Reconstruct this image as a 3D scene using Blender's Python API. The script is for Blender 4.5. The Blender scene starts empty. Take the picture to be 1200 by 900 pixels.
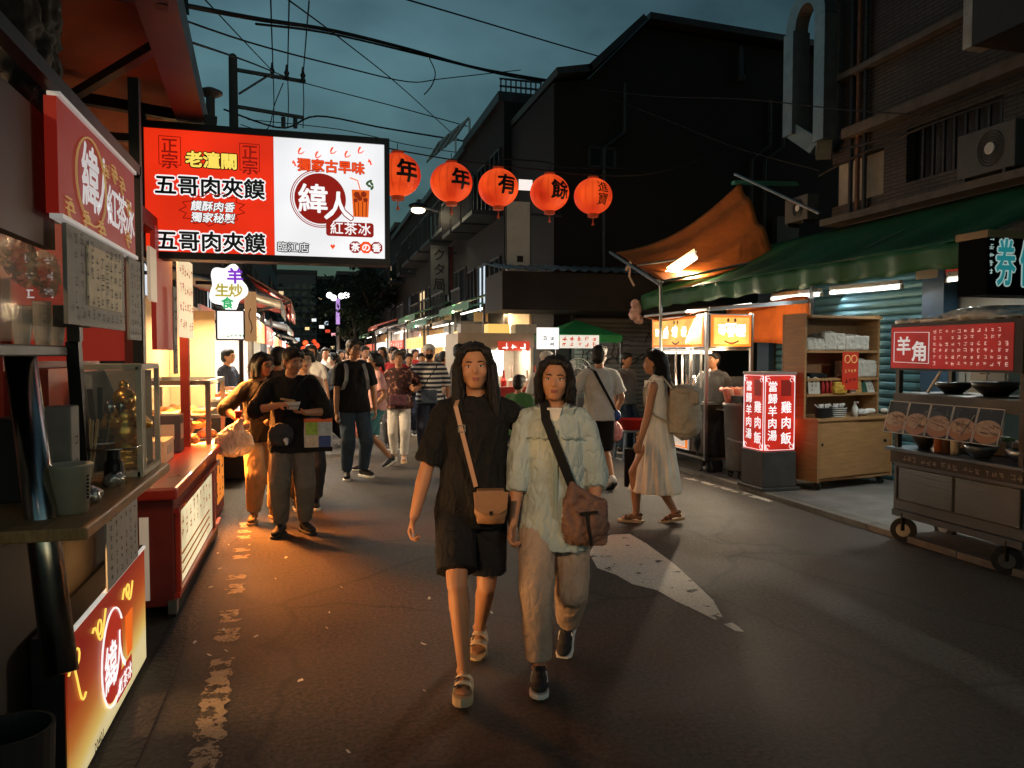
import bpy, bmesh, math, random
from mathutils import Vector, Matrix, noise
R = math.radians
random.seed(11)
SC = bpy.context.scene
COL = SC.collection

# ---------------------------------------------------------------- camera, sky, sun, exposure
CAM_H, FPX, YAW, PITCH = 1.59, 870.0, 15.3, 2.3
cd = bpy.data.cameras.new('camera'); cam = bpy.data.objects.new('camera', cd); COL.objects.link(cam)
cam.location = (0, 0, CAM_H); cam.rotation_euler = (R(90-PITCH), 0, R(-YAW))
cd.sensor_width = 36; cd.lens = 36*FPX/1200; cd.clip_start = .05; cd.clip_end = 3000
SC.camera = cam
SUN_EL, SUN_ROT = 1.0, 150.0
w = bpy.data.worlds.new('World'); SC.world = w; w.use_nodes = True
nt = w.node_tree; nt.nodes.clear(); N = nt.nodes.new; L = nt.links.new
out = N('ShaderNodeOutputWorld'); bg = N('ShaderNodeBackground'); sky = N('ShaderNodeTexSky')
sky.sky_type = 'NISHITA'; sky.sun_disc = False; sky.sun_elevation = R(SUN_EL); sky.sun_rotation = R(SUN_ROT)
sky.air_density = 1.0; sky.dust_density = .6; sky.ozone_density = 2.5
hs = N('ShaderNodeHueSaturation'); hs.inputs['Saturation'].default_value = .72
tint = N('ShaderNodeMixRGB'); tint.blend_type = 'MULTIPLY'; tint.inputs[0].default_value = 1; tint.inputs[2].default_value = (.74, 1.10, .94, 1)
tc = N('ShaderNodeTexCoord'); mp = N('ShaderNodeMapping'); mp.inputs['Scale'].default_value = (1.3, 1.3, 2.2)
cl = N('ShaderNodeTexNoise'); cl.inputs['Scale'].default_value = 2.1; cl.inputs['Detail'].default_value = 6; cl.inputs['Roughness'].default_value = .5
rp = N('ShaderNodeValToRGB'); rp.color_ramp.elements[0].position = .36; rp.color_ramp.elements[0].color = (.42, .44, .47, 1)
rp.color_ramp.elements[1].position = .68; rp.color_ramp.elements[1].color = (1.35, 1.33, 1.3, 1)
cm = N('ShaderNodeMixRGB'); cm.blend_type = 'MULTIPLY'; cm.inputs[0].default_value = 1
L(sky.outputs[0], hs.inputs['Color']); L(hs.outputs[0], tint.inputs[1]); L(tc.outputs['Generated'], mp.inputs[0]); L(mp.outputs[0], cl.inputs[0])
L(cl.outputs[0], rp.inputs[0]); L(tint.outputs[0], cm.inputs[1]); L(rp.outputs[0], cm.inputs[2]); L(cm.outputs[0], bg.inputs[0]); L(bg.outputs[0], out.inputs[0])
bg.inputs[1].default_value = .225
sl = bpy.data.lights.new('sun', 'SUN'); so = bpy.data.objects.new('sun', sl); COL.objects.link(so)
sl.energy = .03; sl.angle = R(20); sl.color = (.8, .9, 1)         # dusk under cloud: the sun is all but gone
so.rotation_euler = (R(80), 0, R(180-SUN_ROT))
SC.view_settings.view_transform = 'Standard'; SC.view_settings.look = 'None'
SC.view_settings.exposure = 0; SC.view_settings.gamma = 1; SC.view_settings.use_curve_mapping = False

# ---------------------------------------------------------------- pixel of the photo (1200x900) to a point of the place
_cy, _sy = math.cos(R(YAW)), math.sin(R(YAW)); _cp, _sp = math.cos(R(PITCH)), math.sin(R(PITCH))
def ray(px, py):
    a, b = (px-600)/FPX, (450-py)/FPX
    f = Vector((_sy*_cp, _cy*_cp, -_sp)); r = Vector((_cy, -_sy, 0)); u = r.cross(f)
    return f + r*a + u*b
O0 = Vector((0, 0, CAM_H))
def gx(px, py, X): v = ray(px, py); return O0 + v*(X/v.x)
def gy(px, py, Y): v = ray(px, py); return O0 + v*(Y/v.y)
def gz(px, py, Z=0.): v = ray(px, py); return O0 + v*((Z-CAM_H)/v.z)
def gd(px, py, d): return O0 + ray(px, py)*d
def base(px, d):
    v = ray(px, 415); return Vector((v.x*d, v.y*d, 0))

# ---------------------------------------------------------------- materials
MATS = {}
def mat(name, col, rough=.6, metal=0, emit=0, var=.12, vscale=6., bump=.0, bscale=40., trans=0, spec=.4, ecol=None, alpha=1, stretch=None, coat=0, sss=0):
    if name in MATS: return MATS[name]
    m = bpy.data.materials.new(name); m.use_nodes = True; n = m.node_tree.nodes; l = m.node_tree.links; b = n['Principled BSDF']
    c = (*col, 1)
    b.inputs['Base Color'].default_value = c; b.inputs['Roughness'].default_value = rough; b.inputs['Metallic'].default_value = metal
    b.inputs['Specular IOR Level'].default_value = spec; b.inputs['Transmission Weight'].default_value = trans; b.inputs['Alpha'].default_value = alpha
    b.inputs['Coat Weight'].default_value = coat
    if sss: b.inputs['Subsurface Weight'].default_value = sss; b.inputs['Subsurface Radius'].default_value = (.012, .005, .003); b.inputs['Subsurface Scale'].default_value = 1
    if emit:
        b.inputs['Emission Color'].default_value = (*(ecol or col), 1); b.inputs['Emission Strength'].default_value = emit
    if var or bump:
        t = n.new('ShaderNodeTexCoord'); mpn = n.new('ShaderNodeMapping'); l.new(t.outputs['Object'], mpn.inputs[0])
        if stretch: mpn.inputs['Scale'].default_value = stretch
    if var:
        a = n.new('ShaderNodeTexNoise'); a.inputs['Scale'].default_value = vscale; a.inputs['Detail'].default_value = 6; a.inputs['Roughness'].default_value = .65
        r = n.new('ShaderNodeValToRGB'); r.color_ramp.elements[0].position = .3; r.color_ramp.elements[1].position = .7
        r.color_ramp.elements[0].color = (*[x*(1-var) for x in col], 1); r.color_ramp.elements[1].color = (*[min(1, x*(1+var)) for x in col], 1)
        l.new(mpn.outputs[0], a.inputs[0]); l.new(a.outputs[0], r.inputs[0]); l.new(r.outputs[0], b.inputs['Base Color'])
        q = n.new('ShaderNodeMapRange'); q.inputs[3].default_value = max(0, rough-.1); q.inputs[4].default_value = min(1, rough+.12)
        l.new(a.outputs[0], q.inputs[0]); l.new(q.outputs[0], b.inputs['Roughness'])
    if bump:
        a2 = n.new('ShaderNodeTexNoise'); a2.inputs['Scale'].default_value = bscale; a2.inputs['Detail'].default_value = 4
        bp = n.new('ShaderNodeBump'); bp.inputs['Strength'].default_value = bump; bp.inputs['Distance'].default_value = .02
        l.new(mpn.outputs[0], a2.inputs[0]); l.new(a2.outputs[0], bp.inputs['Height']); l.new(bp.outputs[0], b.inputs['Normal'])
    MATS[name] = m; return m
def nodes(m): return m.node_tree.nodes, m.node_tree.links, m.node_tree.nodes['Principled BSDF']
def glow(name, col, s=1.): return mat(name, tuple(x*.5 for x in col), .5, 0, s, var=0, ecol=col)
def uneven(m, sc=2.2, lo=.72, hi=1.12):      # tubes behind a lit face never light it quite evenly
    n, l, b = nodes(m); c = b.inputs['Emission Color'].default_value[:3]; t = n.new('ShaderNodeTexCoord'); a = n.new('ShaderNodeTexNoise'); a.inputs['Scale'].default_value = sc; a.inputs['Detail'].default_value = 2; r = n.new('ShaderNodeValToRGB')
    r.color_ramp.elements[0].position = .35; r.color_ramp.elements[0].color = (*[x*lo for x in c], 1); r.color_ramp.elements[1].position = .65; r.color_ramp.elements[1].color = (*[x*hi for x in c], 1)
    l.new(t.outputs['Object'], a.inputs[0]); l.new(a.outputs[0], r.inputs[0]); l.new(r.outputs[0], b.inputs['Emission Color']); return m
def brickmat(name, c1, c2, cm_, sc, bw=.5, rh=.25, mortar=.02, rough=.7, axis='X'):
    m = mat(name, c1, rough, var=0); n, l, b = nodes(m)
    t = n.new('ShaderNodeTexCoord'); s = n.new('ShaderNodeSeparateXYZ'); c = n.new('ShaderNodeCombineXYZ'); k = n.new('ShaderNodeTexBrick')
    ad = n.new('ShaderNodeMath'); l.new(t.outputs['Object'], s.inputs[0]); l.new(s.outputs['X'], ad.inputs[0]); l.new(s.outputs['Y'], ad.inputs[1])
    l.new(ad.outputs[0], c.inputs[0]); l.new(s.outputs['Z'], c.inputs[1]); l.new(c.outputs[0], k.inputs[0])
    k.inputs['Color1'].default_value = (*c1, 1); k.inputs['Color2'].default_value = (*c2, 1); k.inputs['Mortar'].default_value = (*cm_, 1)
    k.inputs['Scale'].default_value = sc; k.inputs['Brick Width'].default_value = bw; k.inputs['Row Height'].default_value = rh; k.inputs['Mortar Size'].default_value = mortar
    z = n.new('ShaderNodeTexNoise'); z.inputs['Scale'].default_value = .9; z.inputs['Detail'].default_value = 8; mx = n.new('ShaderNodeMixRGB'); mx.blend_type = 'MULTIPLY'
    r = n.new('ShaderNodeValToRGB'); r.color_ramp.elements[0].position = .35; r.color_ramp.elements[0].color = (.35, .33, .31, 1); r.color_ramp.elements[1].position = .65
    l.new(t.outputs['Object'], z.inputs[0]); l.new(z.outputs[0], r.inputs[0]); mx.inputs[0].default_value = .8
    l.new(k.outputs[0], mx.inputs[1]); l.new(r.outputs[0], mx.inputs[2]); l.new(mx.outputs[0], b.inputs['Base Color'])
    bp = n.new('ShaderNodeBump'); bp.inputs['Strength'].default_value = .5; bp.inputs['Distance'].default_value = .01; bp.invert = True
    l.new(k.outputs['Fac'], bp.inputs['Height']); l.new(bp.outputs[0], b.inputs['Normal']); return m

# ---------------------------------------------------------------- mesh building
GLY = {}
def glyph(ch):
    k = ch
    if k not in GLY:
        cu = bpy.data.curves.new('glyph', 'FONT'); cu.body = ch; cu.size = 1; cu.resolution_u = 3
        o = bpy.data.objects.new('glyph', cu); COL.objects.link(o)
        dg = bpy.context.evaluated_depsgraph_get(); me = bpy.data.meshes.new_from_object(o.evaluated_get(dg))
        GLY[k] = ([(v.co.x, v.co.y) for v in me.vertices], [tuple(p.vertices) for p in me.polygons])
        bpy.data.objects.remove(o); bpy.data.curves.remove(cu); bpy.data.meshes.remove(me)
    return GLY[k]
def finer(X, fs, lim=.13):
    X = list(X); T_ = [(f[0], f[i], f[i+1]) for f in fs for i in range(1, len(f)-1)]; out = []; mid = {}
    def m_(a, b):
        k = (min(a, b), max(a, b))
        if k not in mid: X.append(((X[a][0]+X[b][0])/2, (X[a][1]+X[b][1])/2)); mid[k] = len(X)-1
        return mid[k]
    while T_:
        a, b, c = T_.pop(); d = max((math.dist(X[p], X[q]), p, q, r) for p, q, r in ((a, b, c), (b, c, a), (c, a, b)))
        if d[0] < lim: out.append((a, b, c))
        else: q = m_(d[1], d[2]); T_ += [(d[1], q, d[3]), (q, d[2], d[3])]
    return X, out
def V(*a): return Vector(a)
def frame_of(d):
    d = Vector(d).normalized(); a = Vector((0, 0, 1)) if abs(d.z) < .95 else Vector((0, 1, 0))
    u = d.cross(a).normalized(); return d, u, u.cross(d).normalized()
class MB:
    def __init__(s, *mats):
        s.v = []; s.f = []; s.mi = []; s.mats = list(mats); s.c = 0; s.T = None; s.sm = []; s.s = False
    def m(s, mt, smooth=False):
        if mt not in s.mats: s.mats.append(mt)
        s.c = s.mats.index(mt); s.s = smooth; return s
    def add(s, vs, fs):
        b = len(s.v); T = s.T
        s.v += [tuple(T @ Vector(p)) for p in vs] if T is not None else [tuple(p) for p in vs]
        for f in fs: s.f.append(tuple(b+i for i in f)); s.mi.append(s.c); s.sm.append(s.s)
        return s
    def poly(s, *pts): return s.add(pts, [tuple(range(len(pts)))])
    def box(s, lo, hi):
        x, y, z = lo; X, Y, Z = hi
        return s.add([(x, y, z), (X, y, z), (X, Y, z), (x, Y, z), (x, y, Z), (X, y, Z), (X, Y, Z), (x, Y, Z)],
                     [(0, 3, 2, 1), (4, 5, 6, 7), (0, 1, 5, 4), (1, 2, 6, 5), (2, 3, 7, 6), (3, 0, 4, 7)])
    def slab(s, o, r, u, w, h, t):          # a board: o lower-left front corner, front face normal = r x u, t thick behind it
        o = Vector(o); r = Vector(r); u = Vector(u); n = r.cross(u)
        a = [o, o+r*w, o+r*w+u*h, o+u*h]; b = [p-n*t for p in a]
        return s.add(a+b, [(0, 1, 2, 3), (7, 6, 5, 4), (0, 4, 5, 1), (1, 5, 6, 2), (2, 6, 7, 3), (3, 7, 4, 0)])
    def bar(s, p, q, w, h=None):
        h = h or w; d, u, v = frame_of(Vector(q)-Vector(p)); p = Vector(p); q = Vector(q)
        a = [p+u*x*w/2+v*y*h/2 for x, y in ((-1, -1), (1, -1), (1, 1), (-1, 1))]; b = [x+(q-p) for x in a]
        return s.add(a+b, [(0, 3, 2, 1), (4, 5, 6, 7), (0, 1, 5, 4), (1, 2, 6, 5), (2, 3, 7, 6), (3, 0, 4, 7)])
    def cyl(s, p, q, r, r2=None, n=14):
        r2 = r if r2 is None else r2; p = Vector(p); q = Vector(q); d, u, v = frame_of(q-p)
        vs = []
        for c, rr in ((p, r), (q, r2)):
            vs += [c+(u*math.cos(2*math.pi*i/n)+v*math.sin(2*math.pi*i/n))*rr for i in range(n)]
        return s.add(vs, [(i, (i+1) % n, n+(i+1) % n, n+i) for i in range(n)]+[tuple(range(n-1, -1, -1)), tuple(range(n, 2*n))])
    def tube(s, pts, r, n=8, closed=False):
        pts = [Vector(p) for p in pts]; vs = []; m = len(pts)
        rr = r if isinstance(r, (list, tuple)) else [r]*m
        pv = None
        for i, p in enumerate(pts):
            d = (pts[min(i+1, m-1)]-pts[max(i-1, 0)]).normalized()
            if pv is None: _, pv, _ = frame_of(d)
            u = (pv-d*pv.dot(d)).normalized(); pv = u; v = d.cross(u)
            vs += [p+(u*math.cos(2*math.pi*k/n)+v*math.sin(2*math.pi*k/n))*rr[i] for k in range(n)]
        fs = [(i*n+k, i*n+(k+1) % n, (i+1)*n+(k+1) % n, (i+1)*n+k) for i in range(m-1) for k in range(n)]
        return s.add(vs, fs+[tuple(range(n-1, -1, -1)), tuple(range((m-1)*n, m*n))])
    def strip(s, pts, wv, t=.004):           # a flat strap along pts; wv = width vector(s)
        pts = [Vector(p) for p in pts]; m = len(pts); vs = []
        for i, p in enumerate(pts):
            d = (pts[min(i+1, m-1)]-pts[max(i-1, 0)]).normalized(); q = Vector(wv[i] if isinstance(wv, list) else wv)/2; n = q.cross(d).normalized()*t/2
            vs += [p-q-n, p+q-n, p+q+n, p-q+n]
        fs = [(i*4+k, i*4+(k+1) % 4, (i+1)*4+(k+1) % 4, (i+1)*4+k) for i in range(m-1) for k in range(4)]
        return s.add(vs, fs+[(3, 2, 1, 0), tuple(range((m-1)*4, m*4))])
    def rings(s, rs, n=20):                  # rs: (centre, rx, ry[, power]) stacked
        vs = []
        for r in rs:
            c = Vector(r[0])
            pw = r[3] if len(r) > 3 else 1
            for i in range(n):
                a = 2*math.pi*i/n; ca, sa = math.cos(a), math.sin(a)
                vs.append((c.x+math.copysign(abs(ca)**pw, ca)*r[1], c.y+math.copysign(abs(sa)**pw, sa)*r[2], c.z))
        m = len(rs)
        return s.add(vs, [(i*n+k, i*n+(k+1) % n, (i+1)*n+(k+1) % n, (i+1)*n+k) for i in range(m-1) for k in range(n)]+[tuple(range(n-1, -1, -1)), tuple(range((m-1)*n, m*n))])
    def lathe(s, c, prof, n=20): return s.rings([((c[0], c[1], c[2]+z), r, r) for r, z in prof], n)
    def ball(s, c, r, n=16, m=10):
        r = (r, r, r) if isinstance(r, (int, float)) else r; c = Vector(c)
        vs = [c+Vector((0, 0, -r[2]))]
        for j in range(1, m):
            t = -math.pi/2+math.pi*j/m
            vs += [c+Vector((math.cos(t)*math.cos(2*math.pi*i/n)*r[0], math.cos(t)*math.sin(2*math.pi*i/n)*r[1], math.sin(t)*r[2])) for i in range(n)]
        vs.append(c+Vector((0, 0, r[2]))); k = len(vs)-1
        fs = [(0, 1+(i+1) % n, 1+i) for i in range(n)]+[(1+j*n+i, 1+j*n+(i+1) % n, 1+(j+1)*n+(i+1) % n, 1+(j+1)*n+i) for j in range(m-2) for i in range(n)]
        return s.add(vs, fs+[(1+(m-2)*n+i, 1+(m-2)*n+(i+1) % n, k) for i in range(n)])
    def cone(s, p, q, r, r2):                # rounded tapered limb
        s.cyl(p, q, r, r2, 16); s.ball(p, r); return s.ball(q, r2)
    def prism(s, pts, o, r, u, t):           # outline in the plane o + r*x + u*y, front normal r x u, t thick behind
        o = Vector(o); r = Vector(r); u = Vector(u); n = r.cross(u); k = len(pts)
        a = [o+r*x+u*y for x, y in pts]; b = [p-n*t for p in a]
        return s.add(a+b, [tuple(range(k)), tuple(range(2*k-1, k-1, -1))]+[(i, k+i, k+(i+1) % k, (i+1) % k) for i in range(k)])
    def grid(s, fn, nu, nv, t=0.):
        vs = [fn(i/nu, j/nv) for j in range(nv+1) for i in range(nu+1)]; W = nu+1
        fs = [(j*W+i, j*W+i+1, (j+1)*W+i+1, (j+1)*W+i) for j in range(nv) for i in range(nu)]
        return s.add(vs, fs)
    def text(s, st, o, r, u, size, bold=0., step=1., vert=False, lift=.003, sx=1., shear=0., mapf=None):
        o = Vector(o); r = Vector(r); u = Vector(u); n = r.cross(u)*lift; pen = 0.
        for ch in st:
            if ch == ' ': pen += .5*step; continue
            vs, fs = glyph(ch)
            wd = 1. if ord(ch) > 0x2000 else .6
            X = [((x + (0 if vert else pen))*sx, y-(pen if vert else 0)) for x, y in vs]
            offs = [(0, 0)] + ([(bold*math.cos(a*math.pi/4), bold*math.sin(a*math.pi/4)) for a in range(8)] if bold > .004 else [])   # heavier strokes: the character stamped round itself
            if mapf is not None: X, fs = finer(X, fs)
            for q, (ox, oy) in enumerate(offs):
                ql = 1-q*.03
                s.add([(o+r*(x+ox+shear*y)*size+u*(y+oy)*size+n*ql) if mapf is None else mapf((x+ox+shear*y)*size, (y+oy)*size, q) for x, y in X], fs)
            pen += (1. if vert else wd)*step
        return s
    def scribble(s, o, r, u, size, rng, lift=.003):  # one unreadable little character of a menu
        o = Vector(o); r = Vector(r); u = Vector(u); n = r.cross(u)*lift
        for _ in range(rng.randint(2, 3)):
            y = rng.uniform(.05, .9); a = rng.uniform(0, .3); b = rng.uniform(.6, .95); h = .12
            s.poly(*[o+n+(r*x+u*yy)*size for x, yy in ((a, y-h/2), (b, y-h/2), (b, y+h/2), (a, y+h/2))])
        for _ in range(rng.randint(1, 2)):
            x = rng.uniform(.15, .8); a = rng.uniform(0, .3); b = rng.uniform(.6, .95); h = .13
            s.poly(*[o+n*1.2+(r*xx+u*y)*size for xx, y in ((x-h/2, a), (x+h/2, a), (x+h/2, b), (x-h/2, b))])
        return s
    def menu(s, o, r, u, w, h, cols, rows, seed=1, fill=.8, size=None):
        rng = random.Random(seed); o = Vector(o); r = Vector(r); u = Vector(u); cw, rh = w/cols, h/rows; sz = size or min(cw, rh)*.78
        for i in range(cols):
            for j in range(rows):
                if rng.random() < fill: s.scribble(o+r*(i*cw+(cw-sz)/2)+u*(j*rh+(rh-sz)/2), r, u, sz, rng)
        return s
    def mesh(s, name, off=None):
        me = bpy.data.meshes.new(name)
        vs = s.v if off is None else [(x-off[0], y-off[1], z-off[2]) for x, y, z in s.v]
        me.from_pydata(vs, [], s.f)
        for m_ in s.mats: me.materials.append(m_)
        me.polygons.foreach_set('material_index', s.mi); me.polygons.foreach_set('use_smooth', s.sm); me.update()
        return me
    def build(s, name, parent=None, world=True, bevel=0, **kw):
        r = parent
        while r is not None and r.parent is not None: r = r.parent
        off = tuple(r.location) if (r is not None and world) else None
        if r is None and world and s.v and not kw.get('raw'):
            x = [p[0] for p in s.v]; y = [p[1] for p in s.v]; off = ((min(x)+max(x))/2, (min(y)+max(y))/2, min(p[2] for p in s.v))
        o = bpy.data.objects.new(name, s.mesh(name, off)); COL.objects.link(o)
        if parent is not None: o.parent = parent
        elif off is not None: o.location = off
        if bevel:
            bm = o.modifiers.new('bevel', 'BEVEL'); bm.width = bevel; bm.segments = 2; bm.limit_method = 'ANGLE'; bm.angle_limit = R(50)
        if kw.get('label'): tag(o, kw['label'], kw.get('cat'), kw.get('group'), kw.get('kind'))
        return o
def tag(o, label=None, cat=None, group=None, kind=None):
    if label: o['label'] = label
    if cat: o['category'] = cat
    if group: o['group'] = group
    if kind: o['kind'] = kind
    return o
def thing(name, label, cat, loc=(0, 0, 0), rz=0, group=None):
    o = bpy.data.objects.new(name, None); COL.objects.link(o); o.location = loc; o.rotation_euler = (0, 0, rz); o.empty_display_size = .1
    return tag(o, label, cat, group)
def struct(name, mb, **k): o = mb.build(name, raw=True, world=False); o['kind'] = 'structure'; return o
def copy_tree(o, parent=None):
    c = o.copy(); COL.objects.link(c)
    if parent is not None: c.parent = parent
    for ch in list(o.children): copy_tree(ch, c)
    return c
def lamp(kind, loc, energy, col, parent=None, size=.1, size_y=None, rot=None, aim=None):
    l = bpy.data.lights.new('lamp_light', kind); l.energy = energy; l.color = col
    if kind == 'AREA':
        l.size = size
        if size_y: l.shape = 'RECTANGLE'; l.size_y = size_y
    else: l.shadow_soft_size = size
    o = bpy.data.objects.new('lamp_light', l); COL.objects.link(o); r = parent
    while r is not None and r.parent is not None: r = r.parent
    o.location = Vector(loc)-(Vector(r.location) if r is not None else Vector())
    if parent is not None: o.parent = parent
    if aim is not None: o.rotation_euler = (Vector(aim)-Vector(loc)).to_track_quat('-Z', 'Y').to_euler()
    elif rot: o.rotation_euler = rot
    return o
def remeshed(mb, voxel, smooth=3, fold=0., fscale=9., fstretch=(1, 1, 1), seed=0):
    """joined limbs and lobes of mb grown into one continuous skin (a plain mesh)"""
    me = mb.mesh('tmp'); o = bpy.data.objects.new('tmp', me); COL.objects.link(o)
    rm = o.modifiers.new('r', 'REMESH'); rm.mode = 'VOXEL'; rm.voxel_size = voxel
    if smooth: sm = o.modifiers.new('s', 'SMOOTH'); sm.factor = .5; sm.iterations = smooth
    dg = bpy.context.evaluated_depsgraph_get(); r = bpy.data.meshes.new_from_object(o.evaluated_get(dg))
    bpy.data.objects.remove(o); bpy.data.meshes.remove(me)
    r.materials.clear()
    for m_ in mb.mats: r.materials.append(m_)
    if fold:
        ns = [v.normal.copy() for v in r.vertices]; sd = Vector((seed*3.1, seed*1.7, seed*.9))
        for v, nn in zip(r.vertices, ns):
            p = Vector((v.co.x*fstretch[0], v.co.y*fstretch[1], v.co.z*fstretch[2]))*fscale+sd
            q = abs(noise.noise(p)+.4*noise.noise(p*2.1)); q2 = abs(noise.noise(p*2.7+sd))
            v.co += nn*fold*(.62*(1-q*2.2)-.55*max(0, 1-q2*5)**2)      # soft swells and sharper creases
    r.polygons.foreach_set('use_smooth', [True]*len(r.polygons)); r.polygons.foreach_set('material_index', [0]*len(r.polygons)); r.update()
    return r
def skin_obj(name, mb, parent, voxel, soften=None, **k):
    me = remeshed(mb, voxel, **k); me.name = name
    if soften is not None:                   # (centre, radius, passes): evens out the face after the limbs are joined
        bm = bmesh.new(); bm.from_mesh(me); vs = [v for v in bm.verts if (v.co-soften[0]).length < soften[1]]
        for _ in range(soften[2]): bmesh.ops.smooth_vert(bm, verts=vs, factor=.5, use_axis_x=True, use_axis_y=True, use_axis_z=True)
        bm.to_mesh(me); bm.free()
    o = bpy.data.objects.new(name, me); COL.objects.link(o)
    if parent is not None: o.parent = parent
    return o
UX, UY, UZ = V(1, 0, 0), V(0, 1, 0), V(0, 0, 1)
# ---------------------------------------------------------------- people
SKIN = mat('skin', (.38, .185, .10), .5, var=.06, vscale=14, spec=.35, bump=.05, bscale=200, sss=.12)
SKIN2 = mat('skin_fair', (.58, .37, .26), .5, var=.06, vscale=14, spec=.35)
SKIN3 = mat('skin_tan', (.36, .18, .10), .5, var=.06, vscale=14, spec=.35)
HAIR = mat('hair_black', (.006, .005, .0045), .48, var=.3, vscale=30, bump=.6, bscale=55, spec=.3, stretch=(3, 3, .35))
HAIRB = mat('hair_brown', (.03, .018, .012), .4, var=.3, vscale=30, bump=.7, bscale=55, spec=.5, stretch=(3, 3, .35))
EYEW = mat('eye_white', (.6, .58, .55), .25, var=0); EYED = mat('eye_dark', (.02, .012, .01), .12, var=0); LIP = mat('lip', (.30, .10, .08), .45, var=.1)
def wrinkle(m, st=.55, sc=9.):
    n, l, b = nodes(m); t = n.new('ShaderNodeTexCoord'); mp_ = n.new('ShaderNodeMapping'); mp_.inputs['Scale'].default_value = (1, 1, .55); a = n.new('ShaderNodeTexNoise'); a.inputs['Scale'].default_value = sc; a.inputs['Detail'].default_value = 5; a.inputs['Distortion'].default_value = 1.6
    try: a.noise_type = 'RIDGED_MULTIFRACTAL'
    except Exception: pass
    bp = n.new('ShaderNodeBump'); bp.inputs['Strength'].default_value = st; bp.inputs['Distance'].default_value = .012; l.new(t.outputs['Object'], mp_.inputs[0]); l.new(mp_.outputs[0], a.inputs[0]); l.new(a.outputs[0], bp.inputs['Height'])
    if b.inputs['Normal'].links: l.new(b.inputs['Normal'].links[0].from_socket, bp.inputs['Normal'])
    l.new(bp.outputs[0], b.inputs['Normal']); return m
def cloth(name, col, rough=.85, var=.14, vs=9, b=.25, bs=130):
    nw = 'cloth_'+name not in MATS; m = mat('cloth_'+name, col, rough, var=var, vscale=vs, bump=b, bscale=bs, spec=.2)
    return wrinkle(m) if nw else m
BLK = cloth('black', (.009, .009, .0095)); NAVY = cloth('navy', (.02, .026, .045)); WHT = cloth('white', (.62, .60, .56)); GRY = cloth('grey', (.20, .21, .21))
LGRY = cloth('pale_grey', (.46, .46, .44)); KHA = cloth('khaki', (.42, .30, .17)); DGRY = cloth('charcoal', (.045, .045, .048)); DENIM = cloth('denim', (.035, .06, .09))
BEIGE = cloth('beige', (.35, .26, .20)); TAUPE = cloth('taupe', (.14, .12, .10)); SAGE = cloth('sage', (.34, .40, .385), vs=5); RED = cloth('red', (.35, .03, .03)); PINK = cloth('pink', (.55, .30, .28))
TEAL = cloth('teal', (.05, .16, .18)); BROWN = cloth('brown', (.09, .045, .03)); OLIVE = cloth('olive', (.10, .10, .05))
SOLEW = mat('sole_white', (.68, .66, .62), .6, var=.1); SOLET = mat('sole_tan', (.48, .36, .22), .7, var=.12); SHOEB = mat('shoe_black', (.014, .014, .015), .6, var=.2, bump=.3, bscale=120)
SHOEW = mat('shoe_white', (.6, .58, .55), .6, var=.12); STRAPT = mat('sandal_strap', (.60, .47, .32), .55, var=.08); BUCK = mat('buckle_dark', (.03, .025, .02), .35, .6, var=0); LEATH = mat('leather_brown', (.16, .075, .035), .5, var=.2)
def patterned(name, c1, c2, kind, scale, lo=.45, hi=.55, c3=None):
    m = mat('cloth_'+name, c1, .85, var=0); n, l, b = nodes(m); t = n.new('ShaderNodeTexCoord'); r = n.new('ShaderNodeValToRGB')
    r.color_ramp.elements[0].position = lo; r.color_ramp.elements[0].color = (*c1, 1); r.color_ramp.elements[1].position = hi; r.color_ramp.elements[1].color = (*c2, 1)
    if kind == 'stripe':
        x = n.new('ShaderNodeTexWave'); x.bands_direction = 'Z'; x.inputs['Scale'].default_value = scale; x.inputs['Distortion'].default_value = .6; x.inputs['Detail Scale'].default_value = .6
    else:
        x = n.new('ShaderNodeTexNoise'); x.inputs['Scale'].default_value = scale; x.inputs['Detail'].default_value = 3
    l.new(t.outputs['Object'], x.inputs[0]); l.new(x.outputs[0], r.inputs[0]); l.new(r.outputs[0], b.inputs['Base Color'])
    if c3: e = r.color_ramp.elements.new(min(.99, hi+.1)); e.color = (*c3, 1)
    return m
STRIPE = patterned('stripe', (.02, .03, .05), (.62, .61, .57), 'stripe', 4.6, .52, .60)
FLORAL = patterned('floral', (.035, .012, .012), (.20, .07, .05), 'noise', 16, .54, .60, (.45, .30, .22))

def ik(a, b, l1, l2, pole):
    a = Vector(a); b = Vector(b); d = b-a; D = min(d.length, (l1+l2)*.999); d.normalize()
    x = (l1*l1-l2*l2+D*D)/(2*D); h = math.sqrt(max(0, l1*l1-x*x)); p = Vector(pole); p = (p-d*p.dot(d)).normalized()
    return a+d*x+p*h, a+d*D
def hand(mb, w, d, n, k, side, curl=.5, fine=True):
    """palm, four bent fingers of different length and a thumb; d = finger direction, n = palm normal, side = +1/-1 thumb side"""
    d = Vector(d).normalized(); n = Vector(n); n = (n-d*n.dot(d)).normalized(); a = d.cross(n)*side
    for i, (o, ln) in enumerate(((.028, .066), (.010, .075), (-.009, .070), (-.027, .055))):
        kn = w+d*(.082-.004*abs(i-1))*k+a*o*k
        mb.cone(w+a*o*.55*k+d*.008*k, kn, .0125*k, .0105*k)
        p = kn; ang = .15+curl*.5
        for sgm, rr in ((.45, .0092), (.31, .0082), (.24, .0072)):
            q = p+(d*math.cos(ang)+n*math.sin(ang))*ln*sgm*k; mb.cone(p, q, rr*k*(1.02), rr*k); p = q; ang += curl*1.1
    b = w+d*.022*k+a*.022*k; m1 = b+(d*.6+a*.62+n*.3)*.042*k; m2 = m1+(d*.9+a*.1+n*.4).normalized()*.032*k
    mb.cone(b, m1, .0125*k, .0105*k); mb.cone(m1, m2, .0100*k, .0080*k)
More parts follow.
